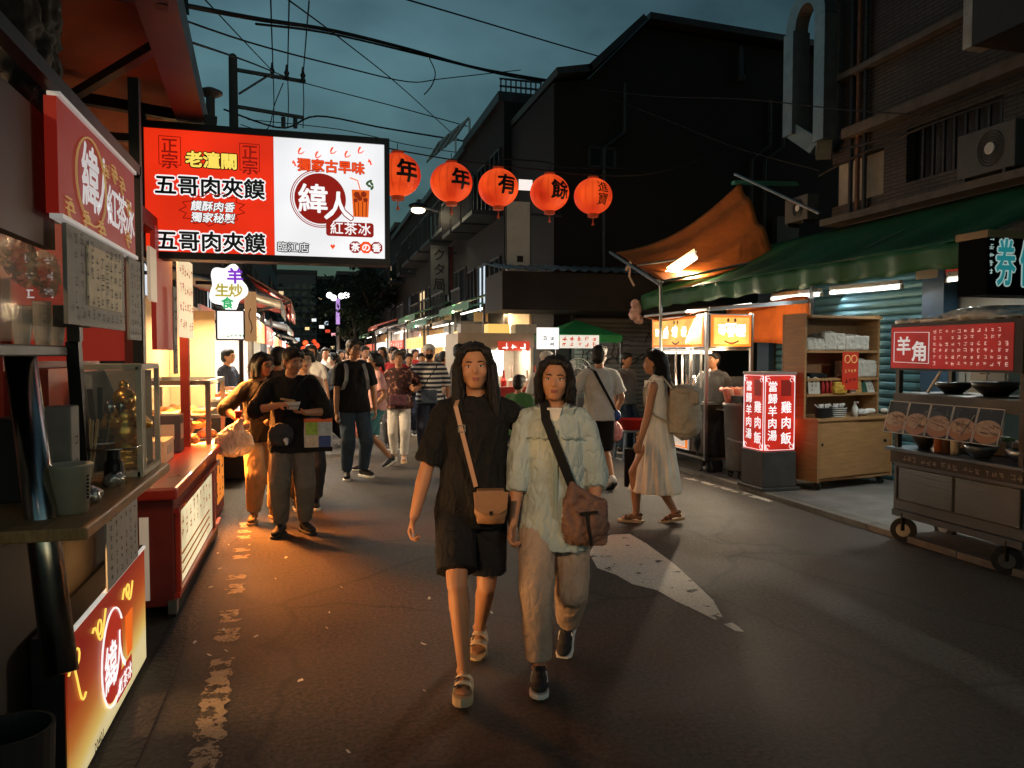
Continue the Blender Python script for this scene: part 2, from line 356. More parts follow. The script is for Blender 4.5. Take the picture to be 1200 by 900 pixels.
def foot_T(A, yaw, pitch): return Matrix.Translation(A) @ Matrix.Rotation(yaw, 4, 'Z') @ Matrix.Rotation(pitch, 4, 'X')
SOLE = [(-.022, .068), (.022, .068), (.033, .04), (.031, 0), (.036, -.05), (.045, -.10), (.042, -.145), (.022, -.176), (-.005, -.182), (-.03, -.168), (-.044, -.135), (-.046, -.10), (-.038, -.05), (-.032, 0), (-.034, .04)]
def shoe(parent, A, yaw, pitch, k, style, voxel, m1, m2):
    T = foot_T(A, yaw, pitch) @ Matrix.Scale(k, 4)
    sl = MB(m2); sl.T = T; sh_ = .03 if style == 'sandal' else .014; th = sh_+.010
    sl.prism([(x*1.08, y*1.04) for x, y in SOLE], (0, 0, -.065), UX, UY, th)
    if style == 'sandal':
        o = sl.build('sandal', parent, bevel=.005, world=False)
        st = MB(m1)
        for y0, zt, wd in ((-.045, -.006, .036), (-.10, -.022, .036)):
            st.T = T
            f = lambda u, v, y0=y0, zt=zt, wd=wd: V(math.cos(math.pi*u)*-.047, y0+(v-.5)*wd, -.062+math.sin(math.pi*u)**.7*(zt+.068))
            st.m(m1).grid(f, 14, 2)
        ob = st.build('strap', o, world=False); so_ = ob.modifiers.new('s', 'SOLIDIFY'); so_.thickness = .006
        bk = MB(BUCK); bk.T = T
        for y0, z in ((-.045, -.012), (-.10, -.028)):
            c = V(-.03, y0, z-.002)
            for (p, q) in (((-.012, -.016), (.012, -.016)), ((.012, -.016), (.012, .016)), ((.012, .016), (-.012, .016)), ((-.012, .016), (-.012, -.016))):
                bk.bar(c+V(p[0], p[1], p[0]*.5), c+V(q[0], q[1], q[0]*.5), .005)
        bk.build('buckle', o, world=False); return o
    if style == 'flat':
        o = sl.build('sandal', parent, bevel=.004, world=False); st = MB(m1); st.T = T
        for y0, zt in ((-.10, -.026), (-.05, -.012)):
            st.grid(lambda u, v, y0=y0, zt=zt: V(math.cos(math.pi*u)*-.045, y0+(v-.5)*.02, -.062+math.sin(math.pi*u)**.7*(zt+.068)), 12, 1)
        st.grid(lambda u, v: V(math.cos(math.pi*u)*-.036, .01+math.sin(math.pi*u)*.045, -.01+(v-.5)*.018), 12, 1)
        ob = st.build('strap', o, world=False); so_ = ob.modifiers.new('s', 'SOLIDIFY'); so_.thickness = .005; return o
    mb = MB(m1); mb.T = T
    mb.ball((.0, -.118, -.043), (.044, .062, .030)).ball((0, -.06, -.030), (.041, .07, .038)).ball((0, .022, -.025), (.037, .046, .046)).cone((0, -.04, -.02), (0, .012, .005), .038, .036)
    o = skin_obj('shoe', mb, parent, max(voxel, .006), smooth=3)
    sl.build('sole', o, bevel=.005, world=False)
    if style == 'logo':
        lg = MB(m2); lg.T = T
        for s in (-1, 1): lg.bar((s*.041, -.07, -.045), (s*.034, -.045, .0), .006, .012); lg.bar((s*.04, -.03, -.045), (s*.036, -.06, -.002), .006, .010)
        lg.build('side_mark', o, world=False)
    return o
class P: pass
def person(label, loc, face=0, H=1.65, male=False, voxel=.011, skin=SKIN, hair='short', hairm=HAIR, head=(0, 0, 0), lean=(0, 0), twist=0, hz=0,
           feet=None, hands=None, elbows=None, top=None, bottom=None, shoes=('shoe', SHOEB, SOLEW), curl=(.5, .5), palms=None, fdir=None, group='people walking in the night market', eyes=True, glasses=False, mask=False, heavy=0, bare=False, name='person', flare=0., bangs=True):
    """local frame: the person faces -Y, index 0 = the -X side (viewer's left when they face the camera)"""
    k = H/1.65; s = P(); s.k = k; s.loc = Vector(loc); s.rz = face
    shw = (.180 if male else .152)*k; hpw = .088*k; lx, ly = lean
    hipz = .86*k-hz; shz = 1.345*k-hz
    s.pel = V(lx*.2, ly*.2, hipz); s.ch = V(lx, ly, shz)
    tw = Matrix.Rotation(twist, 3, 'Z')
    s.hip = [s.pel+V(-hpw, 0, 0), s.pel+V(hpw, 0, 0)]; s.sh = [s.ch+tw @ V(-shw, 0, -.024*k), s.ch+tw @ V(shw, 0, -.024*k)]
    feet = feet or [((-.10, 0, 0), .12, 0), ((.10, 0, 0), -.12, 0)]
    s.an = []; s.kn = []; s.feet = feet
    for i in (0, 1):
        (fx, fy, fz), yw, pt = feet[i]; A = V(fx*k, fy*k, (.075+(0 if not shoes else .03 if shoes[0] == 'sandal' else .014))*k+fz)
        kn, A = ik(s.hip[i], A, .425*k, .405*k, V((-.12, .12)[i]*.6, -1, 0)); s.kn.append(kn); s.an.append(A)
    hands = hands or [(-.25, -.02, .80), (.25, -.02, .80)]; elbows = elbows or [(-.5, 1, 0), (.5, 1, 0)]
    s.el = []; s.wr = []
    for i in (0, 1):
        e, w_ = ik(s.sh[i], V(hands[i][0]*k, hands[i][1]*k, hands[i][2]*k-hz), .285*k, .25*k, elbows[i]); s.el.append(e); s.wr.append(w_)
    hv = heavy
    b = MB(skin)
    for i in (0, 1):
        h, kn, a = s.hip[i], s.kn[i], s.an[i]
        b.cone(h, kn, .074*k, .050*k); cf = kn.lerp(a, .28)+V(0, .020*k, 0); b.cone(kn, cf, .045*k, .050*k); b.cone(cf, a, .048*k, .031*k); b.cone(kn+V(0, -.006*k, 0), a+V(0, -.006*k, 0), .041*k, .030*k); b.ball(kn+V(0, -.012*k, -.01*k), .038*k); b.ball(a+V(-.026*k, 0, 0), .015*k); b.ball(a+V(.026*k, 0, .004), .015*k)
        (fx, fy, fz), yw, pt = feet[i]; b.T = foot_T(a, yw, pt) @ Matrix.Scale(k, 4)
        b.cone((0, .012, -.03), (0, .03, -.042), .03, .026); b.cone((0, -.01, -.022), (0, -.09, -.047), .032, .022)
        for j, (tx, ty, tr) in enumerate(((-.026, -.14, .0125), (-.008, -.147, .010), (.007, -.142, .0095), (.020, -.133, .009), (.031, -.122, .0085))):
            b.cone(V(tx*.9, -.08, -.042), V(tx*(1 if i == 1 else -1), ty, -.056), .013, tr)
        b.T = None
        b.cone(s.sh[i], s.el[i], .044*k, .036*k); fm = s.el[i].lerp(s.wr[i], .3); b.cone(s.el[i], fm, .035*k, .037*k); b.cone(fm, s.wr[i], .037*k, .025*k)
        d = (s.wr[i]-s.el[i]).normalized(); pn = V(*(palms[i] if palms else ((1, .15, 0), (-1, .15, 0))[i]))
        fd = V(*fdir[i]) if fdir and fdir[i] else d
        nn = (pn-fd*pn.dot(fd)).normalized(); sd = 1 if fd.normalized().cross(nn).dot(V(0, -1, .35)) > 0 else -1
        hand(b, s.wr[i], fd, pn, k, sd, curl[i])
    b.rings([(s.pel+V(0, 0, -.07*k), .125*k, .09*k), (s.pel+V(0, .01*k, .02*k), .135*k, .098*k), (s.pel.lerp(s.ch, .4), .110*k, .082*k), (s.pel.lerp(s.ch, .75), .130*k, .092*k), (s.ch+V(0, 0, .0), .135*k, .072*k), (s.ch+V(0, 0, .05*k), .062*k, .055*k)], 20)
    for i in (0, 1): b.cone(s.ch+V((-.04, .04)[i]*k, .01, .04*k), s.sh[i], .034*k, .044*k)
    nb = s.ch+V(0, .012*k, .03*k); hd = Matrix.Rotation(head[0], 4, 'Z') @ Matrix.Rotation(head[1], 4, 'X') @ Matrix.Rotation(head[2], 4, 'Y')
    npt = s.ch+V(0, -.005*k, .114*k)
    s.MH = Matrix.Translation(npt) @ hd @ Matrix.Translation(V(0, -.018*k, .085*k)) @ Matrix.Scale(k*(1.03 if male else 1), 4)
    b.cone(nb, npt+V(0, .004, .03*k), .054*k, .047*k)
    b.T = s.MH
    b.ball((0, .012, .018), (.074, .092, .094), 20, 14).ball((0, -.020, -.022), (.060, .070, .088), 20, 14).ball((0, -.044, -.072), (.034, .037, .032)).cone((-.040, -.008, -.050), (-.012, -.046, -.082), .024, .024).cone((.040, -.008, -.050), (.012, -.046, -.082), .024, .024)
    b.cone((0, -.084, .012), (0, -.098, -.022), .0075, .0105).ball((-.010, -.09, -.024), .0078).ball((.010, -.09, -.024), .0078)
    b.ball((-.03, -.074, .026), (.030, .016, .012)).ball((.03, -.072, .026), (.030, .016, .012)).ball((-.032, -.058, -.020), (.030, .028, .034)).ball((.032, -.058, -.020), (.030, .028, .034))
    b.ball((0, -.081, -.05), (.022, .012, .007)).ball((0, -.078, -.06), (.019, .012, .007))
    for sx in (-1, 1): b.ball((sx*.074, .012, -.008), (.011, .02, .03))
    b.T = None
    o = skin_obj(name, b, None, voxel, soften=(s.MH @ V(0, 0, 0), .13*k, 9) if voxel < .0066 else None, smooth=3 if voxel > .007 else 4); s.o = o
    o.location = s.loc; o.rotation_euler = (0, 0, face); tag(o, label, 'person', group)
    if eyes:
        for sx in (-1, 1):
            e = MB(EYEW); e.T = s.MH; e.m(EYEW, True).ball((sx*.030, -.0755, .006), (.0135, .009, .0045)).m(EYED, True).ball((sx*.030, -.0795, .006), (.0062, .006, .0048)).m(EYED, True).ball((sx*.030, -.0775, .0105), (.0145, .008, .0018)); e.build('eye', o, world=False)
            e = MB(hairm); e.T = s.MH; e.tube([(sx*.013, -.089, .0275), (sx*.03, -.0905, .0305), (sx*.049, -.078, .0255)], [.0028, .0036, .002], 6); e.build('eyebrow', o, world=False)
        e = MB(LIP); e.T = s.MH; e.m(LIP, True).ball((0, -.0865, -.051), (.020, .0085, .0046)).ball((0, -.0845, -.059), (.0165, .0085, .005)); e.build('mouth', o, world=False)
    if glasses:
        e = MB(BUCK); e.T = s.MH
        for sx in (-1, 1):
            e.tube([(sx*.033+math.cos(t*.5236)*.024, -.096, .004+math.sin(t*.5236)*.018) for t in range(13)], .0022, 6); e.tube([(sx*.056, -.094, .01), (sx*.078, .01, .005)], .002, 6)
        e.tube([(-.009, -.097, .008), (.009, -.097, .008)], .002, 6); e.build('glasses', o, world=False)
    if mask:
        e = MB(BLK); e.T = s.MH; e.ball((0, -.05, -.05), (.058, .06, .05)); skin_obj('face_mask', e, o, .008)
    # hair
    if hair and hair != 'none':
        h = MB(hairm); h.T = s.MH
        if hair == 'cap': h.ball((0, .03, -.005), (.078, .08, .07))
        else: h.ball((0, .022 if bangs else .036, .034), (.084, .097 if bangs else .092, .091), 20, 14).ball((0, .048, -.02), (.077, .068, .08))
        if hair == 'short': h.ball((0, -.035, .085), (.066, .052, .034)).ball((-.05, -.02, .06), (.034, .05, .04)).ball((.05, -.02, .06), (.034, .05, .04))
        if hair in ('bob', 'long', 'tail', 'curly'): h.ball((0, -.03, .084), (.068, .056, .034)) if bangs else h.ball((0, -.012, .095), (.062, .056, .028)); h.cone((-.062, -.035, .075), (-.084, -.005, 0), .026, .026).cone((.062, -.035, .075), (.084, -.005, 0), .026, .026)
        if hair == 'curly':
            rg = random.Random(3)
            for _ in range(26): a = rg.uniform(0, 6.28); q = rg.uniform(-.3, 1.2); h.ball((math.cos(a)*.08*math.cos(q), .03+math.sin(a)*.085*abs(math.cos(q)), .03+.09*math.sin(q)), .03)
        if hair == 'bob':
            for sx in (-1, 1): h.cone((sx*.084, -.005, .0), (sx*.080, -.018, -.10), .028, .024); h.cone((sx*.07, .04, 0), (sx*.075, .04, -.105), .038, .034)
            h.cone((0, .07, 0), (0, .07, -.11), .055, .046)
        if hair == 'long':
            for sx in (-1, 1):
                h.cone((sx*.084, -.005, .0), (sx*.088, -.02, -.12), .030, .034); h.cone((sx*.088, -.02, -.12), (sx*.094, -.045, -.25), .036, .022); h.cone((sx*.065, .05, 0), (sx*.09, .04, -.23), .042, .04)
            h.cone((0, .065, 0), (0, .085, -.28), .06, .06)
        if hair == 'longback':
            h.ball((0, -.03, .084), (.066, .054, .032)); h.cone((0, .055, .03), (0, .085, -.16), .085, .075); h.cone((0, .085, -.16), (0, .085, -.33), .075, .045); h.cone((.05, .03, 0), (.06, .02, -.2), .04, .03); h.cone((-.05, .03, 0), (-.06, .02, -.2), .04, .03)
        if hair == 'tail': h.cone((0, .10, .05), (0, .14, -.13), .03, .024)
        hvx = max(voxel, .006)
        skin_obj('hair', h, o, hvx, smooth=3, fold=.0035 if hair != 'curly' else .004, fscale=26, fstretch=(1.6, 1.6, .25) if hair in ('bob', 'long', 'longback') else (1, 1, 1), seed=hash(label) % 50 if False else len(label))
        if hair == 'cap':
            c = MB(LGRY); c.T = s.MH; c.ball((0, .012, .052), (.088, .102, .068)); c.ball((0, -.105, .05), (.066, .07, .008)); skin_obj('cap', c, o, .008)
    if hair in ('long', 'bob', 'longback') and voxel < .0095:
        rg = random.Random(len(label)); h = MB(hairm); h.T = s.MH
        for q in range(300):
            sx = rg.choice((-1, 1)); y0 = rg.uniform(-.05, .11); ye = y0+rg.uniform(-.02, .04); dn = {'long': rg.uniform(-.33, -.20), 'bob': rg.uniform(-.15, -.10), 'longback': rg.uniform(-.36, -.18)}[hair]; bl = .012 if hair == 'bob' else .03; o_ = rg.uniform(0, .010)
            if hair == 'longback': ye = rg.uniform(.02, .13); y0 = rg.uniform(-.05, .09)
            ry = math.sqrt(max(.05, 1-((y0-.03)/.105)**2))
            pts = [V(sx*.006, y0*.8+.01, .128*ry+o_*.5), V(sx*.052*ry, y0, .108*ry+o_), V(sx*(.086*ry+o_), y0+.004, .045), V(sx*(.096*max(ry, .5)+o_), ye, -.03), V(sx*(.098*max(ry, .55)+o_+rg.uniform(-.006, .01)), ye+rg.uniform(-.01, .01)-bl*.3, dn*.55), V(sx*(.094*max(ry, .6)+rg.uniform(-.02, .02)), ye+rg.uniform(-.02, .02)-bl, dn)]
            h.tube(pts, [.0014, .0014, .0013, .0012, .0010, .0005], 4)
        h.build('hair_strands', o, world=False)
    # top
    if top:
        m_, hem, sleeve, loose = top[:4]; st = MB(m_); pl, c2 = s.pel, s.ch; z0 = pl.z-(.86-hem)*k
        def at(t): return pl.lerp(c2, t)
        hl = loose+hv
        rg = [(V(pl.x, pl.y, z0), .150*k+hl, .108*k+hl*1.25+flare, .72), (V(pl.x, pl.y, (z0+pl.z)/2+.02), .155*k+hl, .112*k+hl+flare*.7, .78), (at(.3), .138*k+loose*.8+hv, .104*k+loose*.8+hv), (at(.55), .142*k+loose*.7+hv, .106*k+loose*.7+hv), (at(.8), .152*k+loose*.5+hv*.6, .106*k+loose*.5+hv*.6), (at(.95), .150*k+loose*.3, .090*k+loose*.3), (c2+V(0, .006, .030*k), .118*k, .074*k), (c2+V(0, .006, .050*k), .082*k, .068*k)]
        st.rings(rg, 24)
        if sleeve > 0:
            for i in (0, 1):
                sh, e, w_ = s.sh[i], s.el[i], s.wr[i]; r0 = .050*k+loose*.30; st.cone(c2+V((-.055, .055)[i]*k, .008, .018*k), sh+V((.012, -.012)[i]*k, 0, .004),   .053*k, .056*k+loose*.15); r1 = .048*k+loose*.58
                if sleeve <= 1: st.cyl(sh, sh.lerp(e, sleeve), r0, r1, 18)
                else:
                    st.cyl(sh, e, r0, r1*.96, 18); st.ball(e, r1*.97); st.cyl(e, e.lerp(w_, sleeve-1), r1*.97, max(.036*k+loose*.5, r1*.75), 18)
        else:
            for i in (0, 1): st.cone(c2.lerp(s.sh[i], .45)+V(0, .0, .0), c2.lerp(s.sh[i], .5)+V(0, 0, .03*k), .05*k, .035*k)
        s.shirt = skin_obj(top[4] if len(top) > 4 else 't_shirt', st, o, max(voxel*1.1, .006), smooth=2, fold=.012 if voxel < .009 else .009, fscale=8.5, fstretch=(1.2, 1.2, .55), seed=len(label)+2)
    if bottom:
        m_, ln, loose = bottom[:3]; kind = bottom[3] if len(bottom) > 3 else ('shorts' if ln < 1.1 else 'trousers'); st = MB(m_)
        if kind == 'skirt':
            st.rings([(s.pel+V(0, 0, .12*k), .125*k, .095*k), (s.pel+V(0, 0, -.02*k), .155*k, .12*k), (s.pel+V(0, 0, -.02*k-ln*.4), .17*k+loose*.5, .14*k+loose*.5), (s.pel+V(0, 0, -.02*k-ln*.85), .17*k+loose, .14*k+loose)], 26)
        else:
            st.rings([(s.pel+V(0, 0, .13*k), .128*k+hv, .096*k+hv), (s.pel+V(0, 0, .02*k), .150*k+hv, .108*k+hv), (s.pel+V(0, .0, -.06*k), .150*k+loose*.5, .105*k+loose*.4)], 22)
            for i in (0, 1):
                h, kn, a = s.hip[i]+V(0, 0, -.0*k), s.kn[i], s.an[i]; r0 = .084*k+loose*.4; r1 = .060*k+loose*.9
                st.ball(h+V(0, 0, -.02*k), r0)
                if ln <= 1: st.cyl(h, h.lerp(kn, ln), r0, r1+.012, 18)
                else: st.cyl(h, kn, r0, r1, 18); st.ball(kn, r1); st.cyl(kn, kn.lerp(a, ln-1), r1, .048*k+loose*.45, 18)
        skin_obj(kind, st, o, max(voxel*1.1, .006), smooth=2, fold=.009 if voxel < .009 else .008, fscale=6.5, fstretch=(1.3, 1.3, .7), seed=len(label)+5)
    if shoes:
        for i in (0, 1): shoe(o, s.an[i], feet[i][1], feet[i][2], k, shoes[0], voxel, shoes[1], shoes[2])
    s.W = Matrix.Translation(s.loc) @ Matrix.Rotation(face, 4, 'Z')
    return s
def held(s, name, label, cat, group=None): return thing(name, label, cat, s.loc, s.rz, group)     # a thing carried by s, same local frame
def facing(loc): return math.atan2(-loc[0], loc[1])                                               # turns a figure towards the camera (about the origin)
# ---------------------------------------------------------------- ground
ASPH = mat('asphalt', (.050, .046, .042), .82, var=0); n, l, b = nodes(ASPH)
t = n.new('ShaderNodeTexCoord'); a = n.new('ShaderNodeTexNoise'); a.inputs['Scale'].default_value = .55; a.inputs['Detail'].default_value = 9; a.inputs['Roughness'].default_value = .7
r = n.new('ShaderNodeValToRGB'); r.color_ramp.elements[0].position = .32; r.color_ramp.elements[0].color = (.012, .0098, .0085, 1); r.color_ramp.elements[1].position = .72; r.color_ramp.elements[1].color = (.058, .048, .040, 1)
g = n.new('ShaderNodeTexNoise'); g.inputs['Scale'].default_value = 42; g.inputs['Detail'].default_value = 8; g.inputs['Roughness'].default_value = .82; gr = n.new('ShaderNodeValToRGB'); gr.color_ramp.elements[0].position = .40; gr.color_ramp.elements[0].color = (.28, .28, .28, 1); gr.color_ramp.elements[1].position = .62; gr.color_ramp.elements[1].color = (2.3, 2.2, 2.05, 1)
mx = n.new('ShaderNodeMixRGB'); mx.blend_type = 'MULTIPLY'; mx.inputs[0].default_value = 1
vo = n.new('ShaderNodeTexVoronoi'); vo.feature = 'DISTANCE_TO_EDGE'; vo.inputs['Scale'].default_value = .6; ds = n.new('ShaderNodeMixRGB'); ds.blend_type = 'ADD'; ds.inputs[0].default_value = .35; wn = n.new('ShaderNodeTexNoise'); wn.inputs['Scale'].default_value = 2.2; wn.inputs['Detail'].default_value = 6
cr = n.new('ShaderNodeValToRGB'); cr.color_ramp.elements[0].position = 0; cr.color_ramp.elements[0].color = (.3, .3, .3, 1); cr.color_ramp.elements[1].position = .02; cr.color_ramp.elements[1].color = (1, 1, 1, 1); m2 = n.new('ShaderNodeMixRGB'); m2.blend_type = 'MULTIPLY'; m2.inputs[0].default_value = .8
l.new(t.outputs['Object'], a.inputs[0]); l.new(a.outputs[0], r.inputs[0]); l.new(t.outputs['Object'], g.inputs[0]); l.new(g.outputs[0], gr.inputs[0]); l.new(r.outputs[0], mx.inputs[1]); l.new(gr.outputs[0], mx.inputs[2])
l.new(t.outputs['Object'], wn.inputs[0]); l.new(t.outputs['Object'], ds.inputs[1]); l.new(wn.outputs['Color'], ds.inputs[2]); l.new(ds.outputs[0], vo.inputs[0]); l.new(vo.outputs['Distance'], cr.inputs[0]); l.new(mx.outputs[0], m2.inputs[1]); l.new(cr.outputs[0], m2.inputs[2]); l.new(m2.outputs[0], b.inputs['Base Color'])
bp = n.new('ShaderNodeBump'); bp.inputs['Strength'].default_value = .7; bp.inputs['Distance'].default_value = .014; l.new(g.outputs[0], bp.inputs['Height']); l.new(bp.outputs[0], b.inputs['Normal'])
q = n.new('ShaderNodeMapRange'); q.inputs[1].default_value = .3; q.inputs[2].default_value = .7; q.inputs[3].default_value = .5; q.inputs[4].default_value = .85; l.new(a.outputs[0], q.inputs[0]); l.new(q.outputs[0], b.inputs['Roughness'])
struct('road', MB(ASPH).poly((-900, -400, 0), (900, -400, 0), (900, 1500, 0), (-900, 1500, 0)))
CONC = mat('concrete', (.17, .16, .145), .85, var=.3, vscale=2.5, bump=.4, bscale=60)
KX = 4.86
struct('pavement', MB(CONC).box((KX+.15, -6, -.05), (14, 11.4, .05)))
k_ = MB(mat('kerb_stone', (.13, .12, .105), .8, var=.3, vscale=8, bump=.3))
for i in range(18): k_.box((KX, -6+i*.966, -.05), (KX+.147, -6+i*.966+.955, .054))
struct('kerb', k_)
struct('gutter', MB(mat('gutter', (.03, .027, .024), .7, var=.4, vscale=9, bump=.6, bscale=30)).poly((-.80, 1, .004), (-.66, 1, .004), (-.66, 14, .004), (-.80, 14, .004)))
def worn(name, c, lo, hi, sc):
    m = mat(name, c, .75, var=0); n, l, b = nodes(m); t = n.new('ShaderNodeTexCoord'); a = n.new('ShaderNodeTexNoise'); a.inputs['Scale'].default_value = sc; a.inputs['Detail'].default_value = 9; a.inputs['Roughness'].default_value = .72
    r = n.new('ShaderNodeValToRGB'); r.color_ramp.elements[0].position = lo; r.color_ramp.elements[0].color = (.045, .041, .037, 1); r.color_ramp.elements[1].position = hi; r.color_ramp.elements[1].color = (*c, 1)
    r.color_ramp.elements[0].color = (0, 0, 0, 1); r.color_ramp.elements[1].color = (1, 1, 1, 1); l.new(t.outputs['Object'], a.inputs[0]); l.new(a.outputs[0], r.inputs[0]); l.new(r.outputs[0], b.inputs['Alpha']); g2 = n.new('ShaderNodeTexNoise'); g2.inputs['Scale'].default_value = 60; g2.inputs['Detail'].default_value = 4; r2 = n.new('ShaderNodeValToRGB'); r2.color_ramp.elements[0].position = .35; r2.color_ramp.elements[0].color = (*[x*.72 for x in c], 1); r2.color_ramp.elements[1].position = .6; r2.color_ramp.elements[1].color = (*c, 1); l.new(t.outputs['Object'], g2.inputs[0]); l.new(g2.outputs[0], r2.inputs[0]); l.new(r2.outputs[0], b.inputs['Base Color']); return m
WORN = worn('worn_white_paint', (.60, .56, .48), .39, .42, 6); WORN2 = worn('worn_side_line', (.40, .31, .20), .43, .50, 12); WORN3 = worn('worn_edge_line', (.45, .40, .35), .42, .5, 6)
def on_road(pts, z): return [gz(x, y)*1 for x, y in pts] and [Vector((gz(x, y).x, gz(x, y).y, z)) for x, y in pts]
ar = MB(WORN)
ar.add(on_road([(690, 648), (700, 634), (716, 627), (738, 626), (757, 637), (790, 661), (815, 684), (836, 704), (847, 724), (838, 727), (816, 716), (792, 705), (770, 692), (741, 685), (722, 674), (700, 666)], .003), [tuple(range(16))])
ar.add(on_road([(848, 732), (858, 730), (866, 735), (872, 741), (862, 740)], .003), [tuple(range(5))])
struct('road_arrow_marking', ar)
ll = MB(WORN2); rg = random.Random(4)
lx = [(244, 900), (270, 900), (274, 770), (272, 735), (250, 735), (246, 780)]
p0 = gz(258, 900); p1 = gz(262, 610); nseg = 26
def side_line(mb, a, c, wd, seg, z, gaps, rg):
    d = c-a; s_ = Vector((-d.y, d.x, 0)).normalized(); E = []
    for i in range(seg*3+1): p = a.lerp(c, i/(seg*3)); E.append((p+s_*wd*(.5+rg.uniform(-.22, .1)), p-s_*wd*(.5+rg.uniform(-.22, .1))))
    for i in range(seg*3):
        if i//3 not in gaps: mb.poly(*[Vector((v.x, v.y, z)) for v in (E[i][0], E[i+1][0], E[i+1][1], E[i][1])])
side_line(ll, gz(238, 905), gz(289, 612), .125, 40, .003, (10, 11, 14, 17, 18, 19, 22, 24, 25, 26, 27, 29, 31, 32, 33, 35, 37), rg)
struct('worn_side_line', ll)
wl = MB(WORN3); side_line(wl, gz(905, 588), gz(690, 528), .10, 22, .003, (8,), rg); struct('white_edge_line', wl)

# ---------------------------------------------------------------- buildings
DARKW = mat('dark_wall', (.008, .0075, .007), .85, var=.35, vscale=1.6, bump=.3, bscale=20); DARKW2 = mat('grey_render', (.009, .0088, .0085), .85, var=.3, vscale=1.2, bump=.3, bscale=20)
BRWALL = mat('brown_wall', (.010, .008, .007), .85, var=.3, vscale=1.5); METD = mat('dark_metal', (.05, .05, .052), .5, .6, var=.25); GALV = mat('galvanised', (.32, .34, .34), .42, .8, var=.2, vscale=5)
GLS = mat('night_glass', (.015, .02, .024), .12, var=.2, spec=.7); LITW = glow('lit_window', (1, .72, .4), .9); LITC = glow('lit_window_cool', (.75, .9, 1), .8); RUST = mat('rust_brown', (.14, .07, .045), .8, var=.3)
TILE = brickmat('wall_tiles', (.075, .062, .052), (.055, .046, .039), (.02, .017, .015), 1, .23, .045, .009, .6)
def building(label, lo, hi, wm, face, wins, seed, group=None, roof='flat', balc=0, cat='building'):
    """face 'W' = front on the street at x = lo, 'E' = front at x = hi"""
    rg = random.Random(seed); t = thing('building', label, cat, ((lo[0]+hi[0])/2, (lo[1]+hi[1])/2, 0), group=group)
    MB(wm).box(lo, hi).build('wall', t)
    X = lo[0] if face == 'W' else hi[0]; s = -1 if face == 'W' else 1
    rf = MB(METD); rf.box((lo[0]-.12, lo[1]+.02, hi[2]+.003), (hi[0]+.12, hi[1]-.02, hi[2]+.22)); rf.build('roof', t)
    nw, ns, z0, fh = wins
    L_ = (hi[1]-lo[1])/nw
    for j in range(ns):
        for i in range(nw):
            y = lo[1]+L_*(i+.5); z = z0+fh*j; hw, hh = L_*.32, fh*.24
            if z+hh > hi[2]-.2: continue
            f = MB(METD); 
            for a, c in (((-hw, -hh), (hw, -hh)), ((-hw, hh), (hw, hh)), ((-hw, -hh), (-hw, hh)), ((hw, -hh), (hw, hh)), ((0, -hh), (0, hh))):
                f.bar((X+s*.03, y+a[0], z+a[1]), (X+s*.03, y+c[0], z+c[1]), .06, .05)
            o = f.build('window', t); lit = rg.random(); MB(LITW if lit < .05 else LITC if lit < .09 else GLS).box((X+min(0, s*.012), y-hw, z-hh), (X+max(0, s*.012), y+hw, z+hh)).build('pane', o)
            if balc and rg.random() < balc:
                bm = MB(METD); zz = z-hh-.25; X2 = X+s*.7
                bm.box((min(X, X2), y-hw*1.3, zz-.1), (max(X, X2), y+hw*1.3, zz))
                for q_ in range(9): yy = y-hw*1.25+hw*2.5*q_/8; bm.bar((X2, yy, zz), (X2, yy, zz+.8), .025)
                bm.bar((X2, y-hw*1.3, zz+.8), (X2, y+hw*1.3, zz+.8), .05); bm.build('balcony', t)
    return t
# right side of the street, going away
GR = 'old buildings lining the right side of the street'
GX0 = gy(690, 92, 13.); pk = gy(755, 32, 13.); re = gy(962, 66, 13.)
t = thing('gabled_building', 'large black gable-ended building beyond the lanterns with a peaked roof', 'building', (7, 16, 0), group=GR)
prof = [(4.35, 0), (12.5, 0), (12.5, re.z-.1), (re.x, re.z), (pk.x, pk.z), (GX0.x, GX0.z), (4.35, gy(645, 96, 13).z)]
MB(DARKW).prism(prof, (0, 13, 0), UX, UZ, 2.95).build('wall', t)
rf = MB(METD)
for a, c in ((prof[3], prof[2]), (prof[4], prof[3]), (prof[5], prof[4]), (prof[6], prof[5])):
    d = Vector((c[0]-a[0], 0, c[1]-a[1])).normalized(); nn = Vector((d.z, 0, -d.x)); nn = nn if nn.z > 0 else -nn
    P0, P1 = Vector((a[0], 12.75, a[1]))+nn*.06, Vector((c[0], 12.75, c[1]))+nn*.06
    rf.prism([(0, 0), ((P1-P0).length, 0), ((P1-P0).length, .12), (0, .12)] if d.x > 0 else [(0, 0), ((P1-P0).length, 0), ((P1-P0).length, -.12), (0, -.12)], P0, d, UY.cross(d)*-1 if False else nn, -7.4) if False else rf.add([P0, P1, P1+nn*.12, P0+nn*.12]+[v+Vector((0, 3.15, 0)) for v in (P0, P1, P1+nn*.12, P0+nn*.12)], [(0, 1, 2, 3), (7, 6, 5, 4), (0, 4, 5, 1), (1, 5, 6, 2), (2, 6, 7, 3), (3, 7, 4, 0)])
rf.build('roof', t)
m_ = MB(METD); m_.cyl(gy(868, 55, 12.9), gy(868, 92, 12.9), .05); m_.ball(gy(868, 92, 12.88), .09); m_.build('downpipe', t)
